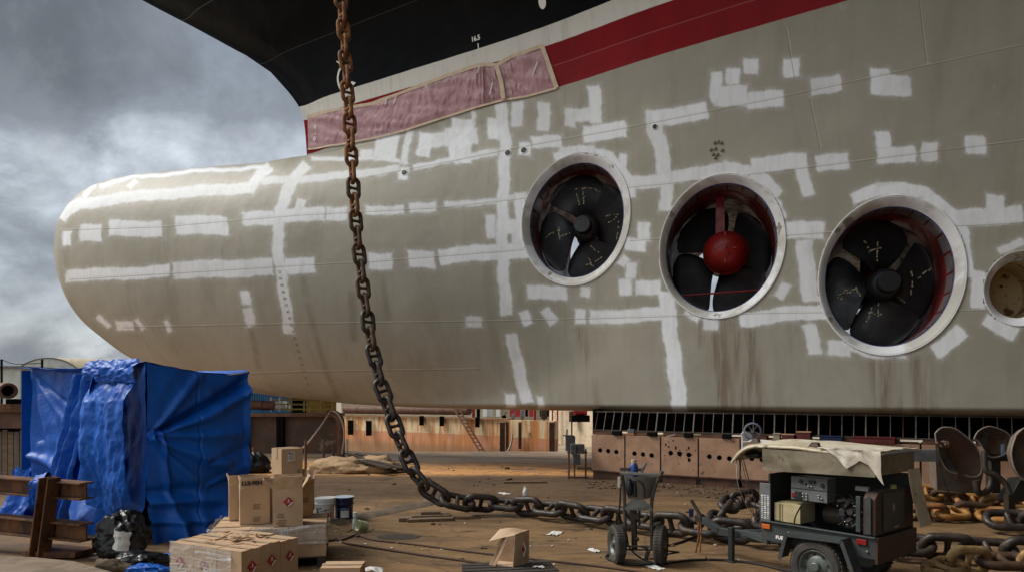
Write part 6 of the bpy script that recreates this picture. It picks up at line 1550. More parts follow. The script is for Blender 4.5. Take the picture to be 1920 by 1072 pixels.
# steel beam and bent hoods at the right
bm_ = MB(); bm_.bar(at(1655, 853, 11.3), at(1760, 853, 11.0), .12, .19); bs = thing('steel_beam', 'grey horizontal steel beam resting between keel block and bent steel hood', 'beam', tuple(at(1700, 862, 11.2)))
part('beam_body', bm_, M('beam_grey', (.095, .098, .10), (.07, .066, .062), 4, c3=(.12, .075, .05), s3=6, lo3=.62, hi3=.7, rough=.5), bs, bevel=.006)
M_hood = M('pale_hood_paint', (.20, .16, .125), (.14, .105, .08), 3, c3=(.07, .042, .028), s3=5, lo3=.6, hi3=.7, rough=.6, bump=.2)
M_hood2 = M('hood_rim_paint', (.30, .255, .20), rough=.6)
M_hin = M('hood_rust_inside', (.085, .046, .028), (.12, .068, .04), 2.5, c3=(.035, .022, .016), s3=5, rough=.75, bump=.2)
def hood_thing(label, outline, D, depth, inner, mats, foot):
    root = thing('steel_hood', label, 'steel hood', tuple(foot), 'bent steel hoods beside the keel blocks')
    pts = [at(x, y, D) for x, y in outline]; c = sum(pts, Vector())/len(pts); n = len(pts)
    sm = [Vector(p) for p in smooth_path(pts+[pts[0]], 4)[:-1]]; n = len(sm); nr = Vector((.25, .95, 0)); mb = MB(); vs = []
    K = 6
    for k in range(K+1):
        q = k/K; vs += [c+(p-c)*(1-.97*q**1.4)+nr*(depth*(1-(1-q)**2)) for p in sm]
    mb.add(vs, [(k*n+i, k*n+(i+1) % n, (k+1)*n+(i+1) % n, (k+1)*n+i) for k in range(K) for i in range(n)])
    vs2 = [v+nr*.03 for v in vs]; mb.add(vs2, [(k*n+i, k*n+(i+1) % n, (k+1)*n+(i+1) % n, (k+1)*n+i) for k in range(K) for i in range(n)])
    part('hood_shell', mb, mats[0], root, smooth=60)
    mb = MB(); mb.tube([p-nr*.004 for p in sm], .011, 8, closed=True); part('rim_edge', mb, M_hood2, root, smooth=True)
    if inner:
        ip = smooth_path([at(x, y, D+.02) for x, y in inner], 4); ci = sum(ip, Vector())/len(ip); mb = MB(); m2 = len(ip); vs = []
        for k in range(5): q = k/4; vs += [ci+(p-ci)*(1-.96*q)+nr*(depth*.55*(1-(1-q)**2)) for p in ip]
        mb.add(vs, [(k*m2+i, k*m2+(i+1) % m2, (k+1)*m2+(i+1) % m2, (k+1)*m2+i) for k in range(4) for i in range(m2)]); part('inner_plate', mb, mats[1], root, smooth=60)
    return root
h1 = hood_thing('large pale rimmed steel hood with rusty brown hollow inside, right of the trailer', [(1753, 812), (1766, 801), (1790, 803), (1812, 818), (1832, 838), (1840, 862), (1838, 888), (1822, 893), (1800, 888), (1776, 880), (1760, 850)], 11.0, .22, [(1770, 816), (1786, 810), (1810, 826), (1832, 850), (1838, 876), (1828, 890), (1812, 893), (1796, 884), (1786, 862), (1776, 835)], (M_hood, M_hin, True), gp(1800, 935))
mb = MB(); mb.prism([at(1753, 850, 11.35), at(1757, 918, 11.35), at(1836, 925, 11.35), at(1846, 880, 11.35), at(1800, 880, 11.35)], (.1, .35, 0)); part('pedestal', mb, M_hood, h1, bevel=.01)
mb = MB(); mb.ball(at(1772, 832, 10.9), (.07, .09, .06), 12, 8, jit=.4); mb.bar(at(1757, 829, 10.8), at(1772, 831, 10.95), .035, .035); mb.prism([at(1796, 880, 10.98), at(1812, 893, 10.98), at(1816, 908, 10.98), at(1806, 906, 10.98), at(1795, 895, 10.98)], (0, .04, 0)); part('hinge_lug', mb, M_hin, h1, bevel=.006)
mb = MB(); mb.tube(smooth_path([at(1755, 830, 10.9), at(1758, 862, 10.85), at(1766, 895, 10.8), at(1780, 925, 10.75)], 6), .012, 6); part('hanging_cable', mb, M_hose, h1, smooth=True)
h2 = hood_thing('smaller half hidden steel hood with pale rim behind the large rusty hood', [(1826, 822), (1834, 808), (1852, 799), (1872, 803), (1890, 812), (1896, 826), (1884, 850), (1856, 856), (1836, 828)], 11.9, .2, [(1852, 816), (1870, 812), (1888, 822), (1886, 846), (1860, 850), (1850, 834)], (M_hood, M_hin, True), gp(1862, 925))
mb = MB(); mb.bar(at(1846, 856, 12.0), at(1905, 858, 12.0), .1, .12); mb.bar(at(1862, 856, 12.1), at(1862, 923, 12.1), .16, .16); part('support', mb, M_tdk, h2, bevel=.006)
h3 = hood_thing('large grey bowl shaped hood cut off by the right edge', [(1905, 815), (1925, 800), (1960, 806), (1980, 850), (1970, 900), (1935, 905), (1908, 888), (1896, 850)], 10.4, .5, None, (M_hood, M_hin, True), gp(1925, 945))
mb = MB(); mb.prism([at(1912, 900, 10.7), at(1890, 940, 10.7), at(1960, 940, 10.7), at(1960, 895, 10.7)], (.1, .4, 0)); part('pedestal', mb, M_tdk, h3, bevel=.01)
an_ = thing('clamp_arm', 'dark curved steel clamp arm standing between the two hoods', 'clamp arm', tuple(gp(1865, 940)))
mb = MB(); mb.tube(smooth_path([at(1846, 845, 10.6), at(1848, 880, 10.55), at(1866, 890, 10.5), at(1884, 905, 10.45), at(1894, 928, 10.4)], 6), [.045]*25, 10); part('arm_tube', mb, M_eng2, an_, smooth=40)
mb = MB(); mb.tube(smooth_path([at(1856, 880, 10.7), at(1858, 905, 10.65), at(1848, 922, 10.6), at(1834, 922, 10.6), at(1830, 900, 10.6)], 6),   .05, 10); mb.bar(at(1893, 925, 10.4), Vector((at(1893, 940, 10.4).x, 10.4, 0)), .10, .10); part('arm_hook', mb, M_eng2, an_, smooth=40)
mb = MB(); mb.sheet(4, 8, lambda u, v: at(1877+6*u, 832+22*v, 10.9), .004); part('blue_rag', mb, M('faded_rag', (.2, .26, .36), rough=.9), an_)

# ------------------------------------------------------------------ the dock beyond the ship
def streak_wall(name, top, low, rust, zsplit, amt=(.44, .60)):
    m, t, b = newmat(name); p = t.pos(); X, Y, Z = t.sep(p)
    st = t.noise(t.scalev(p, (.8, .8, .09)), 2.2, 8, .66, .3); st2 = t.noise(t.scalev(p, (2, 2, .15)), 2.5, 7, .65); bl = t.noise(p, .8, 7, .66)
    c = t.mix(t.step(Z, zsplit-.01, zsplit+.01), low, top)
    c = t.mix(t.step(st, *amt), c, rust); c = t.mix(t.step(st2, .54, .66, 0, .7), c, (.16, .07, .025)); c = t.mix(t.step(bl, .62, .70, 0, .85), c, (.065, .035, .02))
    c = t.mix(t.step(Z, -1.6, -1.0, .7, 0), c, (.22, .13, .06))
    t.put(b.inputs['Base Color'], c); b.inputs['Roughness'].default_value = .7
    t.put(b.inputs['Normal'], t.bump(t.math('ADD', bl, st2), .3, .03)); return m
M_w1 = streak_wall('rusty_cream_wall', (.68, .54, .34), (.56, .26, .15), (.46, .18, .045), -.55)
M_w2 = M('dark_rusty_panel', (.062, .038, .027), (.10, .052, .03), 2.2, c3=(.20, .16, .115), s3=1.6, lo3=.60, hi3=.66, rough=.7, bump=.2, rand=False)
M_rp = M('rusty_pipe', (.10, .045, .028), (.145, .068, .04), 2.5, c3=(.05, .028, .02), s3=5, lo3=.6, hi3=.7, rough=.7, bump=.2)
def wseg(x0, x1, D0, D1, z0, z1, th=.5, mb=None):
    mb = mb or MB(); a = Vector(((x0-CX)/F*D0, D0, z0)); b = Vector(((x1-CX)/F*D1, D1, z0)); n = (b-a).normalized(); nn = Vector((-n.y, n.x, 0))
    mb.prism([a, b, b+nn*th, a+nn*th], (0, 0, z1-z0)); return mb
KF = 2.0
def DW(x): a, b = ((630-CX)/F*25.6, 25.6), ((1040-CX)/F*20.2, 20.2); u = (x-CX)/F; t = (u*a[1]-a[0])/((b[0]-a[0])-u*(b[1]-a[1])); return a[1]+t*(b[1]-a[1])
def wfar(x0, x1, D0, D1, z0, z1, th=.5, mb=None): return wseg(x0, x1, D0*KF, D1*KF, max(H+(z0-H)*KF, -2.19) if z0 < .15 else H+(z0-H)*KF, H+(z1-H)*KF, th, mb)
wl = thing('dock_sill_wall', 'low dock wall with peeling cream and red paint streaked with rust', 'dock wall', tuple(Vector((at(850, 850, 46.0).x, 46.0, -2.2))))
ABS[wl.name] = wl.location.copy()
part('wall_face', wfar(630, 950, DW(630), DW(950), -.05, 1.22), M_w1, wl)
part('wall_face', wfar(950, 1038, DW(950)-.35, DW(1038)-.35, .10, 1.24), M_w1, wl)
part('wall_coping', wfar(630, 952, DW(630)-.1, DW(952)-.1, 1.222, 1.27, .6), M('rusty_coping', (.30, .16, .07), (.20, .10, .05), 4, rough=.8), wl)
mb = MB()
for x in (658, 692): wfar(x-6, x+4, DW(x)-.2, DW(x)-.2, .55, 1.08, .15, mb)
part('dark_bracket', mb, M_gap, wl)
for x in (790, 828, 895): mb = MB(); wfar(x-4, x+4, DW(x)-.2, DW(x)-.2, .98, 1.30, .2, mb); part('dark_bracket', mb, M_gap, wl)
mb = MB(); wfar(937, 947, DW(945)-.8, DW(945)-.8, .1, 1.18, .3, mb); wfar(948, 954, DW(945)-.9, DW(945)-.9, .1, 1.20, .3, mb); part('dark_post', mb, M_w2, wl)
mb = MB(); wfar(972, 978, DW(975)-.8, DW(975)-.8, .42, 1.2, .1, mb); wfar(1030, 1040, DW(1035)-.8, DW(1035)-.8, .1, 1.22, .4, mb); part('rust_post', mb, M_rp, wl)
lw = thing('dark_dock_wall', 'low dark rusty steel wall section with recessed panels behind the cartons', 'dock wall', tuple(at(540, 850, 22.4)-Vector((0, 0, 0))))
ABS[lw.name] = lw.location.copy()
part('wall_panel', wseg(380, 632, 22.5, 22.5, -.05, 1.30), M_w2, lw)
part('wall_coping', wseg(376, 634, 22.2, 22.2, 1.302, 1.40, .9), M_rp, lw)
for x in (462, 521, 528): part('wall_rib', wseg(x-3, x+3, 22.3, 22.3, 0, 1.30, .2), M_gap, lw)
part('wall_ledge', wseg(400, 636, 22.1, 22.1, .0, .08, .6), M('pale_ledge', (.36, .27, .2), rough=.8), lw)
mb = MB(); mb.tube(smooth_path([at(615, 775, 22.1), at(628, 776, 22.05), at(637, 785, 22.0), at(639, 805, 22.0), at(639, 856, 22.0)], 6), .13, 12); part('elbow_pipe', mb, M_rp, lw, smooth=40)
mb = MB(); mb.tube(smooth_path([at(620, 770, 21.9), at(600, 800, 21.0), at(575, 832, 20.0), at(555, 850, 19.4)], 6), .025, 8); single('rope', mb, M_ropew, 'pale mooring rope slanting down from the dark dock wall', 'rope', smooth=True)
mb = MB(); mb.tube(smooth_path([at(622, 769, 21.8), at(634, 776, 21.75), at(643, 796, 21.7), at(645, 820, 21.7), at(641, 850, 21.7)], 6), .028, 8); single('rope', mb, M_ropew, 'pale rope hanging over the curved elbow pipe', 'rope', smooth=True)
for lab, x0, x1, y, D, r in (('short rusty pipe lying on the dark dock wall beside the blue shelter', 440, 514, 757, 22.6, .155), ('two joined rusty pipes on the wall right of the elbow', 648, 732, 767, 2*DW(690)+.3, .30), ('longest rusty pipe on the cream dock wall behind the chain', 735, 880, 768, 2*DW(807)+.3, .29)):
    p = thing('rusty_pipe', lab, 'pipe', tuple(at((x0+x1)/2, y, D)), 'rusty pipes laid along the dock wall')
    mb = MB(); a, b = (at(x0, y, D), at(x1, y+3, D+.1)) if D < 30 else (at(x0, y, 2*DW(x0)+.3), at(x1, y+1, 2*DW(x1)+.3)); mb.cyl(a, b, r, n=24); part('pipe_body', mb, M_rp, p, smooth=40)
    mb = MB(); d_ = (b-a).normalized()
    for q in (.33, .72): c = a.lerp(b, q); mb.lathe([(r*1.03, -.03), (r*1.05, 0), (r*1.03, .03)], c, d_, 24)
    part('weld_collar', mb, M_kt, p, smooth=40)
mb = MB()
for s_ in (-1, 1): mb.bar(at(855+s_*4.5, 764, 2*DW(855)-.5), at(908+s_*4.5, 853, 2*DW(908)-2.0), .06, .10)
for i in range(13): q = (i+.5)/13; a = at(855, 764, 2*DW(855)-.5).lerp(at(908, 853, 2*DW(908)-2.0), q); mb.bar(a-Vector((.15, 0, 0)), a+Vector((.15, 0, 0)), .05, .05)
single('ladder', mb, M_rp, 'pale ladder leaning on the rusty cream dock wall', 'ladder')
for i, (x, y0, y1, D, lab) in enumerate(((573, 825, 882, 18.0, 'nearest thin steel post right of the topmost carton'), (607, 824, 860, 20.3, 'steel post in front of the dark wall panel, right of the rope'), (625, 828, 856, 21.0, 'short steel post beside the elbow pipe'), (651, 823, 858, 20.8, 'pale steel post in front of the rusty cream wall'), (475, 838, 870, 19.7, 'dark steel post beside the blue shelter'))):
    mb = MB(); c = gp(x, y1); h_ = H+(HY-y0)/F*c.y; mb.cyl(c, c+Vector((0, 0, h_)), .035, n=12); mb.cyl(c, c+Vector((0, 0, .02)), .07, n=12); single('steel_post', mb, M_rp if i != 3 else M_ropew, lab, 'post', 'steel posts in front of the dock wall', smooth=40)
# staging table in front of the wall, junction stand, canvas heap
tb_ = thing('staging_bench', 'low long timber bench under the rust streaked wall', 'bench', tuple(Vector((at(1000, 740, 42).x, 42, -2.2))))
part('bench_top', wfar(945, 1042, DW(945)-1.6, DW(1042)-1.6, .30, .38, .5), M_kt, tb_)
for x in (962, 1004, 1020, 1034): mb = MB(); wfar(x-4, x+4, DW(x)-1.5, DW(x)-1.5, 0, .3, .15, mb); part('leg', mb, M('ochre_block', (.40, .25, .08), rough=.8) if x in (1004, 1020) else M_kt, tb_)
mb = MB(); mb.tube(smooth_path([at(925, 855, 40), at(945, 852, 39.8), at(957, 835, 39.8), at(961, 812, 39.9)], 6), .06, 8); single('rope', mb, M_ropew, 'looped pale rope beside the dark post of the dock wall', 'rope', smooth=True)
js = thing('junction_stand', 'grey electrical junction boxes on a steel stand left of the keel blocks', 'junction stand', tuple(gp(1082, 897)))
cJ = gp(1082, 897); D_ = cJ.y; kJ = D_/F
def LJ(x, y, d=0.0): return Vector(((x-CX)*kJ, D_+d, H+(HY-y)*kJ))
M_jb = M('grey_box_paint', (.115, .115, .11), (.08, .075, .068), 5, rough=.5)
mb = MB()
for x, d_ in ((1067, 0), (1078, .1), (1098, 0), (1101, .3), (1068, .3)): mb.bar(LJ(x, 898, d_), LJ(x, 842, d_), .035, .035)
mb.bar(LJ(1064, 894, 0), LJ(1104, 894, 0), .05, .04); mb.bar(LJ(1064, 848, .1), LJ(1102, 848, .1), .04, .04); part('stand_frame', mb, M_rp, js, bevel=.004)
for (x0, y0, x1, y1, d_) in ((1070, 831, 1080, 851, -.02), (1081, 832, 1096, 850, .05), (1074, 851, 1088, 870, .02), (1062, 818, 1080, 846, .25)): mb = MB(); mb.box((LJ(x0, y0)+LJ(x1, y1))/2+Vector((0, d_, 0)), ((x1-x0)*kJ, .16, (y1-y0)*kJ)); part('junction_box', mb, M_jb, js, bevel=.008)
mb = MB(); mb.box(LJ(1067, 817, .25), (.26, .2, .02)); mb.cyl(LJ(1064, 816, .25), LJ(1065, 805, .25), .02); part('top_shelf', mb, M_jb, js)
mb = lump(tuple(gp(668, 884)+Vector((0, .1, .06))), (1.15, .55, .34), 53, 90, 30, .34, .008); single('canvas_heap', mb, M('tan_canvas', (.40, .27, .155), (.30, .19, .10), 2.5, c3=(.10, .07, .045), s3=4, lo3=.6, hi3=.68, rough=.9, bump=.5, bscale=9, bdist=.03), 'heap of crumpled tan canvas in front of the dock wall', 'canvas heap', smooth=80)
bd = thing('board_heap', 'dark rotten boards heaped on the right end of the canvas', 'board heap', tuple(gp(700, 872)))
for i in range(7):
    q = random.Random(60+i); a = at(650+q.uniform(-6, 12)+4*i, 848+2*i+q.uniform(-4, 4), 18.4-.12*i); b = at(735+q.uniform(-14, 26), 876+q.uniform(-4, 7), 18.2-.2*i); mb = MB(); mb.bar(a, b, .2, .03, T=None); part('board', mb, M('rotten_board', (.060, .043, .032), (.04, .03, .024), 5, rough=.9), bd)
mb = lump(tuple(gp(722, 884)+Vector((0, 0, .03))), (.7, .3, .10), 57, 60, 20, .4, .008); single('sacking', mb, M('dark_sacking', (.13, .09, .06), (.08, .055, .038), 3, rough=.95, bump=.5), 'flat dark sacking spread in front of the board heap', 'sacking', smooth=80)
mb = lump(tuple(gp(470, 885)+Vector((0, 0, .15))), (.45, .3, .36), 61, 40, 24, .3, .01); single('plastic_heap', mb, M_bag, 'black plastic heap between the blue shelter and the cartons', 'plastic heap', smooth=80)
# left edge: low dock wall, timber screen and pipe
lf = thing('timber_screen', 'grey vertical board screen under a rusty beam at the left edge', 'screen', tuple(gp(20, 905)))
for i in range(9): mb = MB(); x = -40+11*i; wseg(x, x+9.6, 15.2, 15.2, .0, 1.20+.03*math.sin(i*2), .04, mb); part('board', mb, M_wood if i % 3 else M('grey_board', (.17, .135, .10), (.12, .095, .07), 4, stretch=(5, 5, .5), rough=.85), lf)
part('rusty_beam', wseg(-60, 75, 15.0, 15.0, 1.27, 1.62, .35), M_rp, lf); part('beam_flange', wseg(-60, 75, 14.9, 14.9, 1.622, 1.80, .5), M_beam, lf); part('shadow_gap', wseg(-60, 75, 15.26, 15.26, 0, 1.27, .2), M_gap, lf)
pp = thing('rusty_pipe', 'wide hollow rusty pipe seen end on at the left edge', 'pipe', tuple(at(15, 745, 15.3)), 'rusty pipes laid along the dock wall')
mb = MB(); a = at(16, 732, 15.0); d_ = Vector((-.72, .69, .02)); mb.lathe([(.15, 1.6), (.175, 1.6), (.175, 0), (.16, -.01), (.125, -.01), (.12, .02), (.12, 1.5), (0, 1.5)], a, d_, 28); part('pipe_body', mb, M_rp, pp, smooth=40)
mb = MB(); mb.lathe([(.12, .3), (0, .3)], a, d_, 20); mb.box(a+Vector((.0, .4, -.24)), (.5, .3, .12)); part('pipe_cradle', mb, M_gap, pp)
# sheds, sky-lit structures and the far quay
M_shed = M('pale_shed', (.46, .47, .44), (.38, .38, .35), 2, rough=.7, rand=False); M_roofc = M('tan_roof', (.48, .39, .27), (.40, .32, .22), 2, rough=.8, rand=False)
def arch_shed(label, x0, x1, ytop, D, L, mat_f, mat_r):
    s_ = thing('arched_shed', label, 'shed', tuple(Vector((at((x0+x1)/2, 740, D).x, D, 0)))); a, b = at(x0, 740, D), at(x1, 740, D); zt_ = at(0, ytop, D).z; zs = .3*zt_+.7*H
    arc = [Vector((a.x+(b.x-a.x)*(.5-.5*math.cos(math.pi*i/20)), D, zs+(zt_-zs)*math.sin(math.pi*i/20))) for i in range(21)]
    mb = MB(); mb.prism([Vector((b.x, D, 0)), Vector((a.x, D, 0))]+arc, (0, .2, 0)); part('gable_wall', mb, mat_f, s_)
    mb = MB(); dr = Vector((L, L*.9, 0)); mb.grid(20, 1, lambda u, v: arc[int(round(u*20))]+Vector((0, .01, .05))+dr*v); part('roof', mb, mat_r, s_, smooth=True)
    mb = MB(); mb.tube([p+Vector((0, -.05, .03)) for p in arc], .06, 6); part('roof_trim', mb, M_jb, s_, smooth=True); return s_
arch_shed('pale arched shed with tan barrel roof behind the blue shelter', 22, 158, 671, 60, 22, M_shed, M_roofc)
sh2 = thing('flat_shed', 'white flat roofed shed at the left edge behind the pipe', 'shed', tuple(at(5, 740, 48)-Vector((0, 0, 2))))
part('shed_wall', wseg(-120, 38, 50, 50, 0, 3.95, 8), M_shed, sh2); part('roof_edge', wseg(-125, 40, 49.7, 49.7, 3.95, 4.12, 8.4), M_jb, sh2)
for x, lab in ((3, 'thin dark pole at the left edge holding a cable'), (79, 'thin dark pole before the pale arched shed')):
    mb = MB(); p = at(x, 740, 38); mb.cyl((p.x, 38, 0), (p.x, 38, at(0, 673, 38).z), .06, n=8); single('pole', mb, M_gap, lab, 'pole', smooth=True)
mb = MB(); mb.tube(smooth_path([at(-30, 668, 38), at(3, 674, 38), at(30, 682, 38), at(79, 680, 38)], 6), .02, 5); single('overhead_cable', mb, M_gap, 'overhead cable strung between the two thin poles', 'cable')
# beyond the wall under the ship
bl = thing('blue_container', 'blue corrugated container with white lattice along its top edge', 'container', tuple(at(490, 740, 34)-Vector((0, 0, 2))))
mb = MB()
for i in range(40): wseg(430+3.4*i, 430+3.4*i+1.9, 34, 34, 0.3, 2.75, .1, mb)
wseg(428, 572, 34.08, 34.08, .25, 2.8, 2.4, mb); part('container_side', mb, M('container_blue', (.03, .14, .32), (.045, .17, .36), 3, rough=.6), bl)
mb = MB()
for i in range(14): wseg(455+2.6*i, 455+2.6*i+.7, 33.9, 33.9, 2.1, 2.7, .02, mb)
part('white_lattice', mb, M_white, bl)
M_yel = M('yellow_rail_paint', (.50, .36, .07), rough=.5)
rl_ = thing('guard_rail', 'yellow guard rail on top of the dark dock wall under the bulb', 'railing', tuple(at(560, 770, 23.6)))
mb = MB()
for y in (748, 757, 766): mb.bar(at(505, y, 23.6), at(625, y+1, 23.6), .04, .05)
part('rail_bar', mb, M_yel, rl_)
for x in (508, 524, 540, 546, 570, 580, 600, 622): mb = MB(); mb.bar(at(x, 744, 23.6), at(x, 771, 23.6), .045, .05); part('rail_post', mb, M_yel if x > 530 else M_white, rl_)
hs = thing('ochre_cabin', 'ochre plank cabin side behind the yellow guard rail', 'cabin', tuple(at(600, 740, 27)-Vector((0, 0, 2)))); mb = MB()
for i in range(14): wseg(574+4*i, 574+4*i+3.6, 27, 27, 0, 2.1, .1, mb)
part('cabin_wall', mb, M('ochre_planks', (.42, .28, .07), (.34, .21, .05), 3, rough=.8), hs); part('dark_opening', wseg(545, 574, 27.2, 27.2, .5, 2.0, .3), M_gap, hs)
mb = MB(); mb.prism([at(512, 768, 24.4), at(540, 768, 24.4), at(530, 752, 24.4), at(516, 752, 24.4)], (0, .6, 0)); single('white_wedge', mb, M_wpl, 'white sloping cowl on the wall beside the short pipe', 'cowl', bevel=.01)
# pale quay wall and cranes in the sun on the far side
q_ = thing('far_quay_wall', 'sunlit cream quay wall beyond the gap under the ship', 'quay wall', tuple(at(1070, 740, 52)-Vector((0, 0, 4.2))))
part('wall_face', wseg(1030, 1300, 60, 46, -2.2, 1.15, 1), M('cream_plaster', (.66, .55, .40), (.56, .45, .31), 1.5, c3=(.40, .30, .19), s3=3, lo3=.62, hi3=.7, rough=.8, rand=False), q_); part('wall_coping', wseg(1030, 1300, 59.8, 45.8, 1.152, 1.3, 1.4), M_ropew, q_)
M_crr = M('crane_red', (.42, .03, .035), (.30, .02, .025), 3, rough=.5); M_steel = M('far_grey_steel', (.30, .30, .29), (.2, .2, .19), 3, rough=.6)
fq = thing('far_warehouse', 'long cream far warehouse with white and red doors beyond the dock', 'warehouse', tuple(at(950, 740, 80)-Vector((0, 0, 4.2))))
part('warehouse_wall', wseg(640, 1320, 80, 82, -2.2, 13, 5), M('far_wall_cream', (.62, .53, .38), (.54, .45, .32), 1, rough=.8, rand=False), fq)
part('warehouse_roof', wseg(630, 1330, 79.4, 81.4, 13, 13.5, 6.4), M_jb, fq)
for x0, x1, mat in ((905, 913, M_white), (914, 925, M_shed), (930, 938, M_white), (956, 976, M_crr), (985, 990, M_gap), (992, 1000, M_crr), (1012, 1030, M_gap), (1041, 1056, M_white)): part('warehouse_door', wseg(x0, x1, 79.3, 79.3, -.5, 2.6, .2), mat, fq)
gt = thing('crane_leg', 'red lattice crane leg rising behind the rusty wall', 'crane', tuple(at(1041, 740, 58)-Vector((0, 0, 4.2)))); mb = MB()
for s_ in (-1, 1):
    for e_ in (0, .5): mb.bar(Vector((at(1041, 0, 58).x+s_*.22, 58+e_, -2.2)), Vector((at(1041, 0, 58).x+s_*.22, 58+e_, 9)), .09, .09)
for i in range(20): mb.bar(Vector((at(1041, 0, 58).x-.22, 58, -2.2+.55*i)), Vector((at(1041, 0, 58).x+.22, 58, -2.2+.55*i+.55)), .03, .03); mb.bar(Vector((at(1041, 0, 58).x-.22, 58, -2.2+.55*i)), Vector((at(1041, 0, 58).x+.22, 58, -2.2+.55*i)), .03, .03)
part('lattice', mb, M_crr, gt)
gt2 = thing('red_machine', 'dark red round winch on the sunlit quay wall', 'winch', tuple(at(1088, 772, 53))); mb = MB(); mb.cyl(at(1076, 771, 53), at(1100, 771, 53), .30, n=18); mb.cyl(at(1076, 771, 53), at(1080, 771, 53), .42, n=18); mb.cyl(at(1096, 771, 53), at(1100, 771, 53), .42, n=18); part('drum', mb, M_crr, gt2, smooth=40)
mb = MB(); mb.box(at(1088, 784, 53.0), (1.4, .8, .5)); mb.bar(at(1082, 786, 52.6), at(1096, 776, 52.6), .1, .1); part('drum_bed', mb, M_gap, gt2)
for i, (x, w_, y0, y1, D, mat, lab) in enumerate(((888, 5, 764, 785, 28, M_crr, 'red gas bottle post on the dock wall end'), (897, 6, 764, 788, 27.5, M_gap, 'dark bollard beside the red bottle post'), (945, 8, 778, 786, 26, M_gap, 'dark box with round opening on the rusty wall'), (962, 6, 776, 787, 26.5, M_steel, 'grey valve cluster on the rusty wall'), (979, 7, 768, 786, 27, M_steel, 'grey white machine cabinet behind the rusty wall'), (1003, 4, 765, 787, 27, M_crr, 'red slanting davit behind the rusty wall'), (1020, 11, 764, 785, 28, M_w2, 'dark brown cabinet behind the rusty wall'), (1072, 10, 770, 790, 30.5, M_rp, 'brown barrel on the sunlit quay wall'))):
    D *= 1.85; mb = MB(); c = at(x, (y0+y1)/2, D); mb.box(c, (2*w_/F*D*.5, .5, (y1-y0)/F*D)); mb.cyl(c-Vector((0, .3, 0)), c-Vector((0, .25, 0)), w_/F*D*.3, n=12); mb.bar(c+Vector((0, 0, (y1-y0)/F*D*.5)), c+Vector((.2, 0, (y1-y0)/F*D*.5+.25)), .05, .05)
    mb.bar(Vector((c.x, c.y, -2.2)), Vector((c.x, c.y, c.z-(y1-y0)/F*D*.49)), .12, .12); single('quay_gear', mb, mat, lab, 'dock gear', 'gear standing on the far side of the wall', bevel=.01)
# ------------------------------------------------------------------ sky, light, camera
w = bpy.data.worlds.new('World'); SC.world = w; w.use_nodes = True
t = NT(w.node_tree); bg = w.node_tree.nodes['Background']
SUN_AZ, SUN_EL = R(-80), R(46)          # azimuth from +Y clockwise
sky = t.n('ShaderNodeTexSky', sky_type='NISHITA'); sky.sun_disc = False; sky.sun_elevation = SUN_EL; sky.sun_rotation = SUN_AZ
sky.air_density = 1.2; sky.dust_density = 2.0
d = t.n('ShaderNodeTexCoord').outputs['Generated']
x, y, z = t.sep(d)
# cloud deck: clouds sheared flat towards the horizon
den = t.math('ADD', t.math('MAXIMUM', z, 0.0), .55)
cv = t.n('ShaderNodeCombineXYZ'); t.put(cv.inputs[0], t.math('DIVIDE', x, den)); t.put(cv.inputs[1], t.math('DIVIDE', y, den)); cv.inputs[2].default_value = NZ0
cvv = cv.outputs[0]
n1 = t.noise(cvv, NS, 10, .57, .25); n2 = t.noise(cvv, NS*2.6, 8, .6, .3)
dens = t.math('ADD', t.math('MULTIPLY', n1, .66), t.math('MULTIPLY', n2, .34))
lum = t.step(dens, .35, .63, 1.0, 0.0)
el = t.math('SUBTRACT', z, t.math('MULTIPLY', x, .23))
band = t.math('MULTIPLY', t.step(el, .27, .37), t.step(el, .40, .50, 1, 0))        # break in the clouds low in the west
dark = t.step(el, .40, .48)
lum2 = t.math('ADD', t.math('MULTIPLY', lum, t.fmix(dark, .66, .44)), t.math('MULTIPLY', band, t.math('MULTIPLY_ADD', lum, .22, .10)), clamp=True)
lum2 = t.math('ADD', lum2, t.math('MULTIPLY', t.step(n2, .45, .62, 0, 1), t.fmix(dark, .22, .20)), clamp=True)
ramp = t.n('ShaderNodeValToRGB'); t.put(ramp.inputs[0], lum2)
cr = ramp.color_ramp; cr.elements[0].color = (.118, .134, .155, 1); cr.elements[1].color = (.66, .69, .72, 1)
e = cr.elements.new(.35); e.color = (.215, .24, .27, 1); e = cr.elements.new(.65); e.color = (.40, .435, .47, 1)
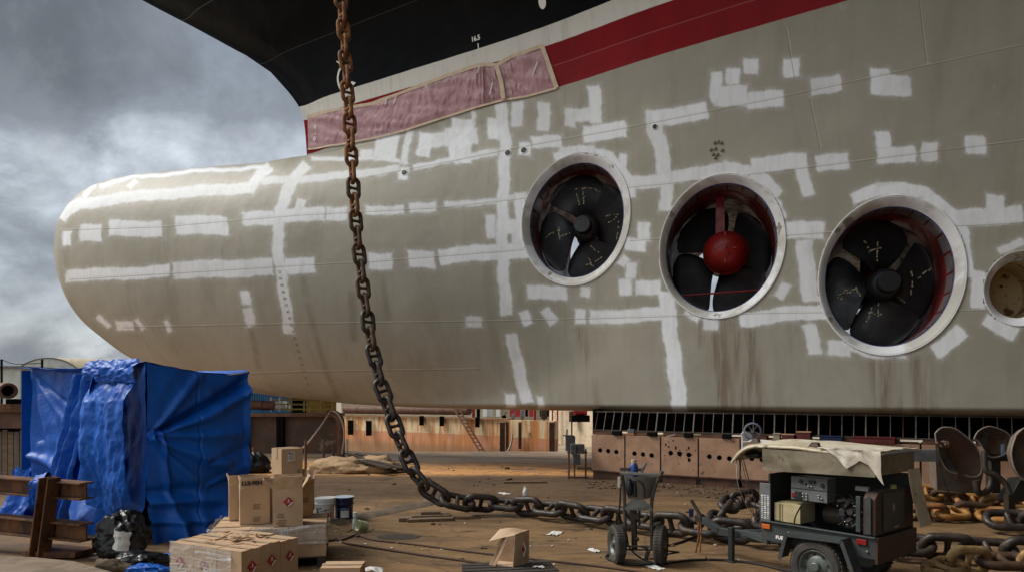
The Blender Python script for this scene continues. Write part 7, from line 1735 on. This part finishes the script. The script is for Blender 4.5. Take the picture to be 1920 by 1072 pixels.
# brighter, thinner cloud overhead and behind the viewer, where the sun stands
back = t.step(t.math('ADD', t.math('MULTIPLY', y, -.75), t.math('MULTIPLY', z, .55)), .15, 1.0)
gain = t.math('ADD', 1.0, t.math('MULTIPLY', back, SKYGAIN))
cl_ = t.mix(1.0, ramp.outputs[0], t.mix(back, (1, 1, 1), (1.06, 1.0, .90)), 'MULTIPLY')
sc_ = t.n('ShaderNodeVectorMath', operation='SCALE'); t.put(sc_.inputs[0], cl_); t.put(sc_.inputs['Scale'], gain)
blue = t.n('ShaderNodeVectorMath', operation='SCALE'); t.put(blue.inputs[0], sky.outputs[0]); blue.inputs['Scale'].default_value = .09
ad = t.n('ShaderNodeVectorMath', operation='ADD'); t.put(ad.inputs[0], sc_.outputs[0])
b2 = t.n('ShaderNodeVectorMath', operation='SCALE'); t.put(b2.inputs[0], blue.outputs[0]); t.put(b2.inputs['Scale'], t.math('MULTIPLY', lum, .25)); t.put(ad.inputs[1], b2.outputs[0])
t.put(bg.inputs['Color'], ad.outputs[0]); bg.inputs['Strength'].default_value = 1.0

sl = bpy.data.lights.new('sun', 'SUN'); sl.energy = SUNE; sl.angle = R(24); sl.color = (1, .955, .88)
so = bpy.data.objects.new('sun', sl); COL.objects.link(so)
sd = Vector((math.sin(SUN_AZ)*math.cos(SUN_EL), math.cos(SUN_AZ)*math.cos(SUN_EL), math.sin(SUN_EL)))
so.rotation_euler = (-sd).to_track_quat('-Z', 'Y').to_euler(); so.location = sd*60

cam = bpy.data.cameras.new('camera'); co = bpy.data.objects.new('camera', cam); COL.objects.link(co)
co.location = (0, 0, H); co.rotation_euler = (R(90), 0, 0)
cam.sensor_width = 36; cam.lens = 36*F/1920; cam.shift_y = (HY-536)/1920; cam.clip_end = 3000; cam.clip_start = .1
SC.camera = co
vs_ = SC.view_settings; SC.display_settings.display_device = 'sRGB'
vs_.view_transform = 'Standard'; vs_.look = 'None'; vs_.gamma = 1; vs_.use_curve_mapping = False; vs_.exposure = EXPO
SC.render.engine = 'CYCLES'; SC.cycles.max_bounces = 6; SC.cycles.diffuse_bounces = 3; SC.cycles.transparent_max_bounces = 8
SC.cycles.use_denoising = True
